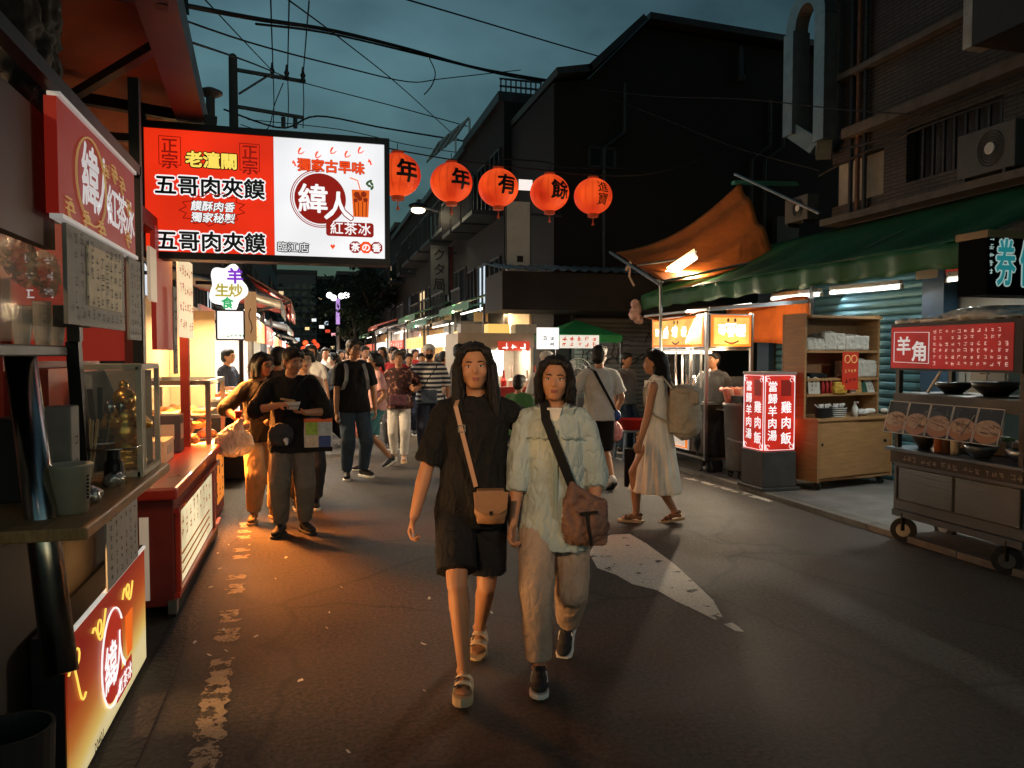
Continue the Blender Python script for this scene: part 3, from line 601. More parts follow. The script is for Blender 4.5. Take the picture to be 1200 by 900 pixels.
for x0, y0, x1, y1 in ((690, 175, 720, 195),):
    a, c = gy(x0, y1, 12.97), gy(x1, y0, 12.97); f = MB(METD); 
    for p, q_ in (((a.x, a.z), (c.x, a.z)), ((a.x, c.z), (c.x, c.z)), ((a.x, a.z), (a.x, c.z)), ((c.x, a.z), (c.x, c.z)), (((a.x+c.x)/2, a.z), ((a.x+c.x)/2, c.z))): f.bar((p[0], 12.96, p[1]), (q_[0], 12.96, q_[1]), .05)
    o = f.build('window', t); MB(GLS).box((a.x, 12.975, a.z), (c.x, 12.99, c.z)).build('pane', o)
# its dark shop canopy and the graffitied shutter under it
a = gy(580, 338, 11.9)
t = thing('shop_canopy', 'wide black shop canopy below the gabled building with a corrugated top edge', 'canopy', (4.6, 12.4, 0))
MB(mat('black_canopy', (.016, .016, .017), .8, var=.3)).box((3.05, 11.75, 2.32), (7.4, 12.98, 2.95)).build('cover', t)
rf = MB(mat('corrugated', (.20, .22, .22), .5, .5, var=.3)); rf.grid(lambda u, v: V(3.0+4.5*u, 11.7+1.28*v, 2.98+.22*v+.022*math.sin(u*150)), 160, 2); rf.build('corrugated_roof', t)
SHUT = mat('shutter_grey', (.16, .155, .15), .5, .3, var=.25, vscale=3)
def roller(name, label, o, r, w, h, mt, pitch, group=None, graff=False):
    t = thing(name, label, 'shutter', tuple(o), group=group); r = Vector(r); nn = r.cross(UZ); m_ = MB(mt); nsl = int(h/pitch)
    for i in range(nsl):
        z = i*pitch; m_.m(mt, False); ys = [(0, 0), (.016, pitch*.15), (.022, pitch*.45), (.016, pitch*.8), (0, pitch*.97)]
        m_.grid(lambda u, v, z=z, ys=ys: Vector(o)+r*w*u+UZ*(z+ys[round(v*4)][1])+nn*ys[round(v*4)][0], 1, 4)
    m_.build('slats', t)
    fr = MB(METD)
    for u in (-.06, w+.0): fr.slab(Vector(o)+r*u+nn*.05, r, UZ, .06, h+.1, .1)
    fr.build('guide_rail', t)
    if graff:
        g_ = MB(mat('graffiti', (.02, .02, .022), .6, var=0)); rr = random.Random(8)
        for cx, cz, s_ in ((.35, 1.55, .34), (.85, 1.62, .36), (1.35, 1.5, .3)):
            for kx in range(2):
                pts = [Vector(o)+r*(w*cx/1.7+s_*(.9-.3*kx)*math.cos(a_*.5)*(1+.2*math.sin(a_*1.7+cx)))+UZ*(cz-.1*kx+s_*.55*math.sin(a_*.5))+nn*.03 for a_ in range(2, 13)]; g_.tube(pts, .011, 5)
        for i_, (ax, az, bx, bz) in enumerate(((1.15, 1.75, 1.22, 1.95), (1.22, 1.95, 1.3, 1.75), (1.34, 1.95, 1.34, 1.72), (1.42, 1.72, 1.42, 1.95), (1.42, 1.95, 1.5, 1.95))): g_.tube([Vector(o)+r*ax*w/1.7+UZ*az+nn*.03, Vector(o)+r*bx*w/1.7+UZ*bz+nn*.03], .012, 5)
        g_.build('graffiti', t)
    return t
so_ = gy(672, 470, 12.93); roller('roller_shutter', 'grey roller shutter sprayed with looping black graffiti behind the man in grey', (so_.x, 12.93, .05), UX, gy(792, 470, 12.93).x-so_.x, 2.25, SHUT, .085, graff=True)
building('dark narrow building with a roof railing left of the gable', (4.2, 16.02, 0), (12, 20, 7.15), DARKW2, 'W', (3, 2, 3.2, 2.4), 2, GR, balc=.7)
# railing and lean-to canopy on its roof
t = thing('roof_railing', 'thin metal railing on the flat roof against the sky', 'railing', (4.5, 16.1, 7.35)); m_ = MB(METD)
for i in range(9): m_.bar((4.15+i*.115, 16.1, 7.36), (4.15+i*.115, 16.1, 7.66), .028)
for z in (7.5, 7.66): m_.bar((4.12, 16.1, z), (5.1, 16.1, z), .035)
m_.build('railing_bars', t)
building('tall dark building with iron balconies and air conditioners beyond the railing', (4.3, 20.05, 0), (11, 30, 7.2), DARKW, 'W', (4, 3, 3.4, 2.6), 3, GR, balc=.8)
t = thing('balcony_awning', 'slanted translucent balcony awning of thin bars jutting over the street', 'awning', (4.0, 20.6, 7.2)); m_ = MB(GALV)
for i in range(6): y = 20.1+i*.4; m_.bar((4.25, y, 8.0), (3.45, y, 7.3), .045)
for u in (0, .33, .66, 1): m_.bar((4.25-.8*u, 20.0, 8.0-.7*u), (4.25-.8*u, 22.2, 8.0-.7*u), .045)
m_.bar((4.3, 20.1, 7.25), (4.3, 20.1, 8.0), .05); m_.bar((4.3, 22.1, 7.25), (4.3, 22.1, 8.0), .05)
m_.build('frame', t)
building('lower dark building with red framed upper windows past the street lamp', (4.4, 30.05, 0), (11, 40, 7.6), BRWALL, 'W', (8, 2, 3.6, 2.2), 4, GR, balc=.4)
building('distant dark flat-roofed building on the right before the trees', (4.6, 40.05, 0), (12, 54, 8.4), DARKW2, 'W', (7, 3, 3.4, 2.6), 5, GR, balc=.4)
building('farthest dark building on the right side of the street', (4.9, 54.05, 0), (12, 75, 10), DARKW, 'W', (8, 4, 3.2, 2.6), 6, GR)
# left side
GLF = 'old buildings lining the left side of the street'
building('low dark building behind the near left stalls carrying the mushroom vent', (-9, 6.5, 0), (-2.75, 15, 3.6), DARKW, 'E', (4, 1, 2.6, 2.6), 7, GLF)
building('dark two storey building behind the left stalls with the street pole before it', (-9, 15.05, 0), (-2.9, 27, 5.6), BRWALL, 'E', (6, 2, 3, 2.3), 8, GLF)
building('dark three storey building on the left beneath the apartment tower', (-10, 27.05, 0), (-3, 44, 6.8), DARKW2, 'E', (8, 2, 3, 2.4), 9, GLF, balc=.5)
a, c = gy(303, 320, 78), gy(352, 320, 78)
building('distant dark apartment tower with rows of windows left of the street end', (a.x-4, 70, 0), (-3.4, 88, 12.2), mat('tower_wall', (.10, .105, .11), .8, var=.2), 'E', (6, 4, 2.2, 2.9), 10)
# far tower closing the street: windows on the face that looks down the street
def tower(label, x0, x1, y, h, nx, nz, wm, seed):
    rg = random.Random(seed); t = thing('apartment_tower', label, 'building', ((x0+x1)/2, y+6, 0)); MB(wm).box((x0, y, 0), (x1, y+12, h)).build('wall', t); MB(METD).box((x0-.2, y-.2, h+.01), (x1+.2, y+12.2, h+.5)).build('roof', t)
    for i in range(nx):
        for j in range(nz):
            xa = x0+(x1-x0)*(i+.2)/nx; xb = x0+(x1-x0)*(i+.8)/nx; za = 2+(h-3)*(j+.25)/nz; zb = 2+(h-3)*(j+.72)/nz
            f = MB(mat('tower_band', (.16, .17, .175), .8)); f.box((xa-.15, y-.25, za-.22), (xb+.15, y-.002, za)); o = f.build('window', t)
            q_ = rg.random(); MB(LITW if q_ < .06 else LITC if q_ < .12 else GLS).box((xa, y-.05, za+.004), (xb, y-.003, zb)).build('pane', o)
TW = mat('tower_wall', (.10, .105, .11), .8)
a, c = gy(306, 318, 100), gy(370, 318, 100); tower('slab block of flats with lit windows far down the street on the left', a.x, c.x, 100, a.z-.2, 7, 9, TW, 3)
a, c = gy(371, 335, 120), gy(400, 335, 120); tower('small far tower closing the end of the street', a.x, c.x, 120, a.z+1.0, 4, 8, DARKW2, 5)
a, c = gy(396, 322, 105), gy(470, 322, 105); tower('dark block at the street end behind the trees', a.x, c.x, 105, a.z, 6, 7, DARKW, 8)

# near right: tiled building over the shops
BX = 6.62
t = thing('tiled_building', 'dark building clad in small horizontal tiles above the green awning', 'building', (9, 3, 0))
def cut_wall(mb, X, depth, y0, y1, z0, z1, holes):
    ys = sorted({y0, y1, *[h[0] for h in holes], *[h[1] for h in holes]}); zs = sorted({z0, z1, *[h[2] for h in holes], *[h[3] for h in holes]})
    for i in range(len(ys)-1):
        for j in range(len(zs)-1):
            cy, cz = (ys[i]+ys[i+1])/2, (zs[j]+zs[j+1])/2
            if not any(h[0] < cy < h[1] and h[2] < cz < h[3] for h in holes): mb.box((X, ys[i], zs[j]), (X+depth, ys[i+1], zs[j+1]))
YB = gx(983, 300, BX).y
def zx(px, py, X): q_ = gx(px, py, X); return q_.y, q_.z
hy0, hz1 = zx(1165, 145, BX); hy1, hz0 = zx(1062, 205, BX)
m_ = MB(TILE); cut_wall(m_, BX, .3, -3, YB, 3.3, 11, [(hy0-.1, hy1, 3.55, 4.15), (hy1+.35, hy1+1.25, 3.5, 4.05)]); m_.box((BX+.3, -3, 3.3), (12, YB, 3.4)); m_.box((BX+.3, YB-.2, 0), (12, YB, 11)); m_.build('wall', t)
m_ = MB(mat('ledge', (.10, .09, .08), .85, var=.3)); m_.box((BX-.16, -3, 4.28), (BX-.003, YB-.2, 4.40)); m_.box((BX-.30, -3, 3.22), (BX-.003, YB, 3.30)); m_.box((BX-.12, -3, 5.05), (BX-.003, YB, 5.12)); m_.build('ledge', t)
m_ = MB(METD); m_.box((BX+.16, hy0-.1, 3.55), (BX+.2, hy1, 4.15)); 
for i in range(9): y = hy0+(hy1-hy0)*i/8; m_.bar((BX+.1, y, 3.55), (BX+.1, y, 4.15), .03)
m_.build('window', t)
m_ = MB(mat('boarded', (.33, .31, .26), .8, var=.2)); m_.box((BX+.1, hy1+.35, 3.5), (BX+.15, hy1+1.25, 4.05)); m_.build('boarded_window', t)
for z in (5.9, 7.6):
    m_ = MB(METD); m_.box((BX-.05, 2.5, z), (BX-.004, 4.6, z+1.1)); o = m_.build('window', t); MB(GLS).box((BX-.07, 2.6, z+.08), (BX-.053, 4.5, z+1.02)).build('pane', o)
MB(METD).box((BX-.35, 6.2, 6.15), (BX-.004, 7.9, 7.3)).build('balcony_box', t)
# ducts, air conditioners
t = thing('ventilation_duct', 'galvanised duct bent like an arch at the corner of the tiled building', 'duct', (6.4, 8.5, 4.4))
a, c = gx(932, 160, 6.4), gx(966, 165, 6.4); zt = gx(932, 42, 6.4).z; m_ = MB(GALV)
m_.bar((6.4, a.y, a.z), (6.4, a.y, zt), .26, .2); m_.bar((6.4, c.y, c.z), (6.4, c.y, zt), .2, .2)
rr = abs(a.y-c.y)/2; cy = (a.y+c.y)/2
pts = [V(6.4, cy+math.cos(math.pi*i/14)*rr*(1 if a.y > c.y else -1), zt+math.sin(math.pi*i/14)*rr*1.25) for i in range(15)]
m_.strip(pts, V(.2, 0, 0), .2)
m_.build('duct_run', t); m_ = MB(GALV); m_.bar((6.4, a.y, a.z+.05), (6.55, a.y-.28, a.z-.22), .22, .2); m_.bar((6.4, c.y, c.z+.05), (6.5, c.y+.15, c.z-.15), .18); m_.build('duct_elbow', t)
def ac(label, X, y, z, s=1.):
    t = thing('air_conditioner', label, 'air conditioner', (X, y, z), group='air conditioners on the wall'); MB(mat('ac_casing', (.07, .07, .068), .5, var=.2)).box((X-.3*s, y-.4*s, z), (X-.004, y+.4*s, z+.55*s)).build('casing', t, bevel=.01)
    m_ = MB(METD); nn = 7
    for i in range(1, nn): m_.tube([V(X-.308*s, y-.08*s+math.cos(a_*.3)*.03*s*i, z+.28*s+math.sin(a_*.3)*.035*s*i) for a_ in range(22)], .004, 4)
    m_.build('grille', t); MB(mat('fan_hub', (.5, .5, .48), .5)).cyl((X-.302*s, y-.08*s, z+.28*s), (X-.325*s, y-.08*s, z+.28*s), .07*s, n=18).build('fan_hub', t); m_ = MB(METD); m_.box((X-.32*s, y-.3*s, z-.05), (X-.004, y-.26*s, z-.002)); m_.box((X-.32*s, y+.26*s, z-.05), (X-.004, y+.3*s, z-.002)); m_.build('bracket', t)
q_ = gx(1162, 215, BX-.16); ac('dark air conditioner with a pale round hub under the brick ledge', BX-.012, q_.y, 3.35, .8)
q_ = gx(950, 258, 6.5); ac('small grey air conditioner at the corner above the orange canopy', 6.55, 8.75, q_.z, .6)
t = thing('sign_box', 'unlit boxy hanging sign with a pale edge high on the tiled building', 'sign', (6.2, 5.3, 4.4)); a = gx(1130, 58, 6.0)
MB(mat('sign_dark', (.03, .03, .032), .6, var=.2)).box((6.0, a.y-1.2, a.z), (BX-.02, a.y-.08, a.z+2.6)).build('box', t); m_ = MB(mat('pale_panel', (.34, .35, .33), .7, var=.3)); m_.box((6.0, a.y-.077, a.z), (6.22, a.y+.02, a.z+2.6)); m_.build('edge_panel', t)
m_ = MB(METD); 
for z in (.25, 1.3): m_.cyl((6.1, a.y+.021, a.z+z), (6.1, a.y+.03, a.z+z), .05)
m_.build('bolt', t)
# shops under it: a back wall that closes the pavement, teal roller shutter, pillars
SX = 6.85
t = thing('storefront', 'dim shop fronts with blue pillars beneath the green awning', 'shop', (7.2, 4, 0))
BLUEP = mat('blue_pillar', (.025, .06, .10), .5, var=.2)
ya = gx(912, 400, SX).y; yb = gx(1082, 400, SX).y
m_ = MB(mat('shop_wall', (.20, .20, .18), .8, var=.25, vscale=2)); m_.box((SX+.05, -3, .05), (SX+.2, yb-.45, 3.2)); m_.box((SX+.05, ya+.35, .05), (SX+.2, YB+.9, 3.2)); m_.box((SX+.05, yb-.42, 2.6), (SX+.2, ya+.33, 3.2)); m_.build('wall', t)
for y in (ya+.02, yb-.42): m_ = MB(BLUEP); m_.box((SX-.15, y, .05), (SX+.045, y+.3, 3.1)); m_.build('pillar', t)
m_ = MB(CONC); m_.box((SX+.2, yb-.5, .05), (SX+.5, ya+.3, 3.2)); m_.build('back_wall', t)
roller('roller_shutter', 'teal roller shutter behind the wooden cabinet', (SX-.02, ya, .06), -UY, ya-yb+.1, 2.55, mat('shutter_teal', (.08, .20, .235), .42, .35, var=.2, vscale=3), .10)
# ---------------------------------------------------------------- left side: awning, drink stall, red stall, big sign
TARP = mat('awning_tarp', (.40, .16, .07), .75, var=.28, vscale=1.4, bump=.5, bscale=5); BLKM = mat('black_metal', (.018, .018, .019), .45, .4, var=.3); CHR = mat('chrome', (.42, .40, .37), .2, 1, var=.12, vscale=12)
STEEL = mat('stainless', (.40, .39, .37), .3, 1, var=.16, vscale=7, bump=.1, bscale=15, stretch=(1, 1, .3)); WOOD = mat('counter_wood', (.36, .19, .075), .4, var=.35, vscale=5, stretch=(14, .8, 3), bump=.1); DARKB = mat('dark_board', (.02, .016, .014), .7, var=.3)
GLASS = mat('clear_glass', (.9, .95, .95), .05, var=0, trans=1, spec=.5); ACRYL = mat('acrylic', (.5, .55, .55), .08, var=0, alpha=.07, spec=.6)
REDG = glow('sign_red', (.80, .028, .006), 1.05); WHG = uneven(glow('sign_white', (.88, .88, .90), 1.0), 1.6, .86, 1.08); uneven(REDG, 1.8, .78, 1.1); BLKI = mat('black_ink', (.006, .006, .006), .6, var=0); WHG2 = glow('letter_white', (1, 1, 1), .9); YELG = glow('letter_yellow', (1, .75, .12), .95); DRED = glow('ink_dark_red', (.30, .008, .003), .8); FLAME = glow('flame_red', (.85, .07, .01), 1.); MAROON = glow('disc_maroon', (.27, .008, .004), .9)
TEA = glow('tea', (.75, .12, .008), 1.); TEA2 = glow('tea_dark', (.24, .02, .003), .9); MINT = glow('mint_green', (.05, .12, .03), .7); CREAM = uneven(glow('box_cream', (.95, .80, .48), .95), 3, .6, 1.05)
t = thing('stall_awning', 'large orange-brown tarpaulin awning with a dark edge beam over the near left stall', 'awning', (-1.6, 3, 2.9))
m_ = MB(TARP, TARP).m(TARP, True); m_.grid(lambda u, v: V(-3.3+(2.9-.45*v)*u, .3+7.2*v, 3.33+.28*(1-u)-.07*math.sin(v*math.pi*3)**2*math.sin(u*math.pi)+.02*noise.noise(Vector((u*6, v*9, 0)))), 30, 44); m_.build('cover', t)
m_ = MB(BLKM); m_.bar((-.43, .2, 3.25), (-.88, 7.5, 3.25), .18, .16); m_.build('edge_beam', t)
m_ = MB(BLKM)
for y in (2.2, 3.75, 5.6): m_.bar((-.6, y, 3.2), (-3.2, y-.25, 3.42), .07)
m_.bar((-1.7, .3, 3.3), (-1.9, 7, 3.3), .05); m_.bar((-1.5, 5.4, 3.2), (-.75, 4.3, 3.2), .05); m_.build('rafter', t)
m_ = MB(DARKB); rg = random.Random(3)
for px, py, r_ in ((8, 20, .12), (30, 10, .13), (44, 40, .09), (20, 60, .12), (40, 80, .10), (28, 110, .08), (46, 128, .05), (6, 80, .12), (2, 110, .07), (52, 100, .035), (36, 150, .03), (47, 165, .03)): m_.ball(gx(px, py, -1.0), (r_*.8, r_, r_*1.1))
rt = skin_obj('rolled_tarp', m_, t, .014, fold=.03, fscale=12); rt.data.transform(Matrix.Translation(-Vector(t.location)))
m_ = MB(BLKM); m_.add([gd(200, -5, 4.2), gd(220, -5, 4.2), gd(222, 18, 4.2), gd(206, 14, 4.2)]+[gd(200, -5, 4.3), gd(220, -5, 4.3), gd(222, 18, 4.3), gd(206, 14, 4.3)], [(0, 1, 2, 3), (7, 6, 5, 4), (0, 4, 5, 1), (1, 5, 6, 2), (2, 6, 7, 3), (3, 7, 4, 0)]); m_.build('corner_flap', t)
FX = -.83
# --- the drink stall
s1 = thing('drink_stall', 'dark drink stall with a wooden counter and steel posts at the near left', 'market stall', (-1.5, 3, 0))
m_ = MB(WOOD); m_.box((-1.75, 2.52, 1.02), (-.66, 3.92, 1.06)); m_.build('counter_top', s1, bevel=.006)
m_ = MB(DARKB); m_.box((-1.7, 2.62, .02), (-.96, 4.15, 1.015)); m_.build('base_cabinet', s1)
m_ = MB(mat('stall_back', (.035, .010, .008), .6, var=.3)); m_.box((-2.1, .8, .02), (-2.02, 5.1, 2.9)); m_.build('back_panel', s1)
m_ = MB(CHR).m(CHR, True); m_.cyl(gd(24, 418, 2.55), gd(72, 790, 2.3), .048, n=24); m_.build('steel_post', s1)
m_ = MB(BLKM); p = gx(84, 412, FX-.07); m_.box((-1.72, p.y-1.2, p.z-.018), (FX-.07, p.y+.05, p.z+.022)); m_.build('shelf', s1, bevel=.006)
m_ = MB(BLKM); m_.bar(gx(79, 150, FX-.05), gx(88, 400, FX-.05), .045); m_.build('black_post', s1); m_ = MB(BLKM); m_.bar(gx(86, 400, FX-.06), gx(97, 540, FX-.06), .045, .05); m_.build('black_post', s1)
m_ = MB(BLKM); a = gx(158, 150, FX-.02); m_.bar((FX-.02, a.y, 0.9), (FX-.02, a.y, 3.0), .05); m_.bar((FX-.02, 1.2, 2.53), (FX-.02, a.y, 2.53), .05); m_.build('front_frame', s1)
m_ = MB(mat('red_header', (.055, .012, .009), .5, var=.3)); p = gx(66, 300, FX-.06); m_.box((FX-.10, p.y-1.2, 1.97), (FX-.06, p.y-.01, 2.43)); m_.build('header_panel', s1)
m_ = MB(ACRYL); q_ = gx(78, 400, FX-.08); m_.box((FX-.09, q_.y-1.15, 1.64), (FX-.082, q_.y-.02, 1.96)); m_.box((-1.6, q_.y+.0, 1.64), (FX-.09, q_.y+.006, 2.3)); m_.build('glass_panel', s1)
m_ = MB(BLKM); p = gx(98, 372, FX-.03); m_.box((FX-.12, p.y-.07, p.z-.04), (FX-.02, p.y+.07, p.z+.045)); m_.cyl((FX-.02, p.y+.03, p.z), (FX-.012, p.y+.03, p.z), .012); m_.build('clamp_box', s1, bevel=.008)
# fluorescent tubes under the awning light the counters
TUBE = glow('tube_white', (1, .93, .8), 3.2); TUBEW = glow('tube_warm', (1, .72, .38), 2.6)
def tube_lamp(label, a, c, watts, col=(1, .85, .62), m=None, group='fluorescent tubes', aim=None, rad=.016, area=True):
    a = Vector(a); c = Vector(c); md = (a+c)/2; t = thing('fluorescent_lamp', label, 'lamp', tuple(md), group=group)
    m_ = MB(m or TUBE); m_.cyl(a, c, rad, n=10); m_.build('tube', t); d = (c-a).normalized(); h = MB(mat('lamp_housing', (.55, .55, .53), .5, var=.1)); h.bar(a+UZ*(rad+.03), c+UZ*(rad+.03), .06, .045)
    for p in (a, c): h.bar(p-d*.005, p+d*(.025 if p is c else -.025), .04, .05)
    h.build('housing', t)
    if area: lamp('AREA', md-UZ*(rad+.012), watts, col, t, size=(c-a).length, size_y=.05, rot=(0, 0, math.atan2(d.y, d.x)) if aim is None else None, aim=aim)
    return t
tube_lamp('short warm tube under the orange-brown awning above the wooden counter', (-1.35, 2.4, 2.72), (-1.35, 3.3, 2.72), 20, (1, .62, .33), TUBEW)
# bulbs hung along the awning's street edge, this side of the sign
def bulb(label, p, watts, col=(1, .62, .32), top=None, group='bare bulbs hung along the stalls', r=.035, em=None):
    t = thing('hanging_bulb', label, 'lamp', tuple(p), group=group); m_ = MB(em or glow('bulb_glow', (1, .8, .5), 6)).m(em or glow('bulb_glow', (1, .8, .5), 6), True); m_.ball(p, (r, r, r*1.2)); m_.build('bulb', t)
    m_ = MB(BLKM); m_.cyl(Vector(p)+UZ*r, Vector(p)+UZ*(r+.06), .018); m_.build('socket', t)
    if top: m_ = MB(BLKM); m_.tube([Vector(p)+UZ*(r+.06), top], .005, 5); m_.build('cord', t)
    m_ = MB(BLKM); m_.cyl(Vector(p)+UZ*(r+.03), Vector(p)+UZ*(r+.075), .12, .03, n=18); m_.build('lamp_shade', t)
    lamp('POINT', Vector(p)-UZ*(r+.03), watts, col, t, size=.05); return t
# upper red sign board of the stall
def plate(mb, X, px0, py0, px1, py1, y_b1=None): pass
t = thing('stall_sign', 'red sign board with large white characters above the wooden counter of the near stall', 'sign', (FX, 3.5, 2.08))
SR = mat('print_red', (.25, .012, .007), .45, emit=.26, ecol=(.42, .016, .008), var=.1); SW = mat('print_white', (.7, .7, .7), .5, emit=.5, ecol=(.7, .7, .72), var=0); SG = mat('print_gold', (.6, .4, .15), .5, emit=.35, ecol=(.6, .36, .12), var=0)
y0, y1 = gx(66, 118, FX).y, gx(157, 210, FX).y; z0, z1 = 2.08, 2.48; w_ = y1-y0
m_ = MB(SR); m_.slab((FX, y0, z0), UY, UZ, w_, z1-z0, .04); m_.build('board', t)
m_ = MB(mat('sign_trim', (.75, .72, .68), .4, emit=.25, ecol=(.8, .75, .7), var=0)); m_.box((FX-.03, y0, z1+.001), (FX+.012, y1, z1+.016)); m_.box((FX-.03, y0, z0-.018), (FX+.012, y1, z0-.002)); m_.build('edge_trim', t)
m_ = MB(SW); o = V(FX, y0, z0); m_.text('緯人', o+UY*.27+UZ*.105, UY, UZ, .27, .02, .78, sx=.95); m_.text('紅茶冰', o+UY*.64+UZ*.085, UY, UZ, .19, .018, .86); m_.build('lettering', t)
m_ = MB(SG); m_.tube([o+UX*.006+UY*(.40+.21*math.cos(a*.262))+UZ*(.19+.17*math.sin(a*.262)) for a in range(25)], .004, 5)
for j, (yy, zz) in enumerate(((.12, .03), (.33, .02), (.55, .015), (.62, .27), (.78, .30), (.92, .28), (1.02, .05), (1.04, .2))):
    for kx in range(3): m_.bar(o+UX*.005+UY*(yy-.06)+UZ*(zz+.02*kx), o+UX*.005+UY*(yy+.05-.02*kx)+UZ*(zz+.02*kx), .005)
    m_.tube([o+UX*.005+UY*(yy+.03*math.cos(q*.6))+UZ*(zz+.03*math.sin(q*.6)) for q in range(9)], .004, 5)
m_.text('古早味', o+UY*.66+UZ*.29, UY, UZ, .05, .0, 1.1); m_.build('gold_pattern', t)
# menu boards below it
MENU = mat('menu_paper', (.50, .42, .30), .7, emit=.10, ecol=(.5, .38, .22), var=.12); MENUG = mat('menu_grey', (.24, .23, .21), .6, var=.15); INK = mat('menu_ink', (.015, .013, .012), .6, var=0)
y0, y1 = gx(80, 300, FX).y, gx(146, 300, FX).y
t = thing('menu_board', 'cream and grey price board of tiny vertical writing hanging under the red sign', 'menu', (FX, y0, 1.7))
m_ = MB(MENUG); m_.slab((FX-.004, y0, 1.70), UY, UZ, y1-y0, .37, .015); m_.build('board', t); m_ = MB(MENU); m_.slab((FX+.004, y0+.24, 1.78), UY, UZ, (y1-y0)*.62, .24, .007); m_.build('paper', t)
m_ = MB(INK); m_.menu((FX+.005, y0+.03, 1.72), UY, UZ, y1-y0-.05, .33, 11, 6, 5, .9, .048); m_.build('writing', t)
t = thing('menu_card', 'narrow grey notice at the far end of the price board', 'menu', (FX, y1, 1.7)); m_ = MB(MENUG); m_.slab((FX+.0, y1+.08, 1.66), UY, UZ, .26, .40, .012); m_.build('card', t); m_ = MB(INK); m_.menu((FX+.002, y1+.1, 1.68), UY, UZ, .22, .36, 4, 8, 9, .85); m_.build('writing', t)
# hanging card and glowing front board
y0, y1 = gx(118, 600, FX).y, gx(155, 570, FX).y
t = thing('menu_card', 'grey hanging card of black vertical writing in front of the counter', 'menu', (FX+.012, y0, .6)); m_ = MB(mat('card_grey', (.36, .34, .31), .6, var=.12)); m_.slab((FX+.02, y0, .61), UY, UZ, y1-y0, .37, .006); m_.build('card', t); m_ = MB(INK); m_.menu((FX+.02, y0+.02, .63), UY, UZ, y1-y0-.04, .34, 6, 8, 21, .88); m_.build('writing', t)
t = thing('light_box', 'glowing red and yellow light box with a round emblem standing at the road edge', 'sign', (FX, 3.5, 0))
y0, y1 = gx(76, 745, FX).y, gx(168, 645, FX).y; w_ = y1-y0; zb, zt = .025, .59
LB = mat('lightbox_print', (.4, .2, .05), .4, var=0); n, l, b = nodes(LB); tcn = n.new('ShaderNodeTexCoord'); sp = n.new('ShaderNodeSeparateXYZ'); r = n.new('ShaderNodeValToRGB'); ad = n.new('ShaderNodeMath'); ad.operation = 'MULTIPLY_ADD'
l.new(tcn.outputs['Generated'], sp.inputs[0]); l.new(sp.outputs['Y'], ad.inputs[0]); ad.inputs[1].default_value = -.25; l.new(sp.outputs['Z'], ad.inputs[2]); l.new(ad.outputs[0], r.inputs[0])
e = r.color_ramp.elements; e[0].position = -.0; e[0].color = (.95, .80, .42, 1); e[1].position = .78; e[1].color = (.27, .012, .006, 1)
for p_, c_ in ((.10, (.9, .6, .16)), (.30, (.62, .2, .035)), (.5, (.45, .06, .012))): q = e.new(p_); q.color = (*c_, 1)
l.new(r.outputs[0], b.inputs['Emission Color']); l.new(r.outputs[0], b.inputs['Base Color']); b.inputs['Emission Strength'].default_value = .52
m_ = MB(LB); m_.slab((FX+.004, y0, zb), UY, UZ, w_, zt-zb, .006); m_.build('lit_face', t); m_ = MB(BLKM); m_.slab((FX-.003, y0-.01, zb-.02), UY, UZ, w_+.02, zt-zb+.04, .10); m_.build('case', t)
m_ = MB(mat('box_edge', (.8, .8, .75), .3, emit=.5, ecol=(.9, .85, .75), var=0)); m_.bar((FX+.004, y0, zt+.012), (FX+.004, y1, zt+.012), .012); m_.build('top_edge', t)
o = V(FX+.006, y0, zb); la = lamp('AREA', (FX+.03, (y0+y1)/2, .34), 12, (1, .50, .17), t, size=.4, size_y=.9, aim=(1.0, 3.75, .62)); la.data.spread = R(75)
m_ = MB(glow('emblem_red', (.42, .02, .008), .8)); m_.prism([(.60+.17*math.cos(a*.2094), .27+.19*math.sin(a*.2094)) for a in range(30)], o+UX*.002, UY, UZ, .003); m_.prism([(.66, .04), (.94, .04), (.94, .15), (.66, .15)], o+UX*.0015, UY, UZ, .003); m_.build('emblem', t)
m_ = MB(WHG2); m_.text('緯人', o+UX*.003+UY*.45+UZ*.17, UY, UZ, .21, .02, .72); m_.text('紅茶冰', o+UX*.003+UY*.67+UZ*.065, UY, UZ, .082, .012, 1.02); m_.tube([o+UX*.004+UY*(.60+.185*math.cos(a*.2094+.6))+UZ*(.27+.205*math.sin(a*.2094+.6)) for a in range(24)], .004, 5); m_.build('lettering', t)
m_ = MB(YELG)
for yy, ph in ((.0, 0.), (.30, 1.), (.78, .4)):
    m_.tube([o+UX*.003+UY*(yy+.018*q)+UZ*(.44+.05*math.sin(q*.55+ph)-.012*q*(1 if yy == 0 else -.3)) for q in range(12)], .004, 5); m_.tube([o+UX*.003+UY*(yy+.10+.03*math.cos(q*.7))+UZ*(.47+.03*math.sin(q*.7)) for q in range(10)], .0035, 5)
m_.build('cloud_lines', t)
m_ = MB(TEA); m_.prism([(.86, .17), (.95, .17), (.975, .36), (.84, .36)], o+UX*.002, UY, UZ, .002); m_.build('drink_picture', t)
m_ = MB(INK); m_.text('20401', o+UX*.003+UY*.28+UZ*.012, UY, UZ, .055, .01, .9); m_.build('number', t)
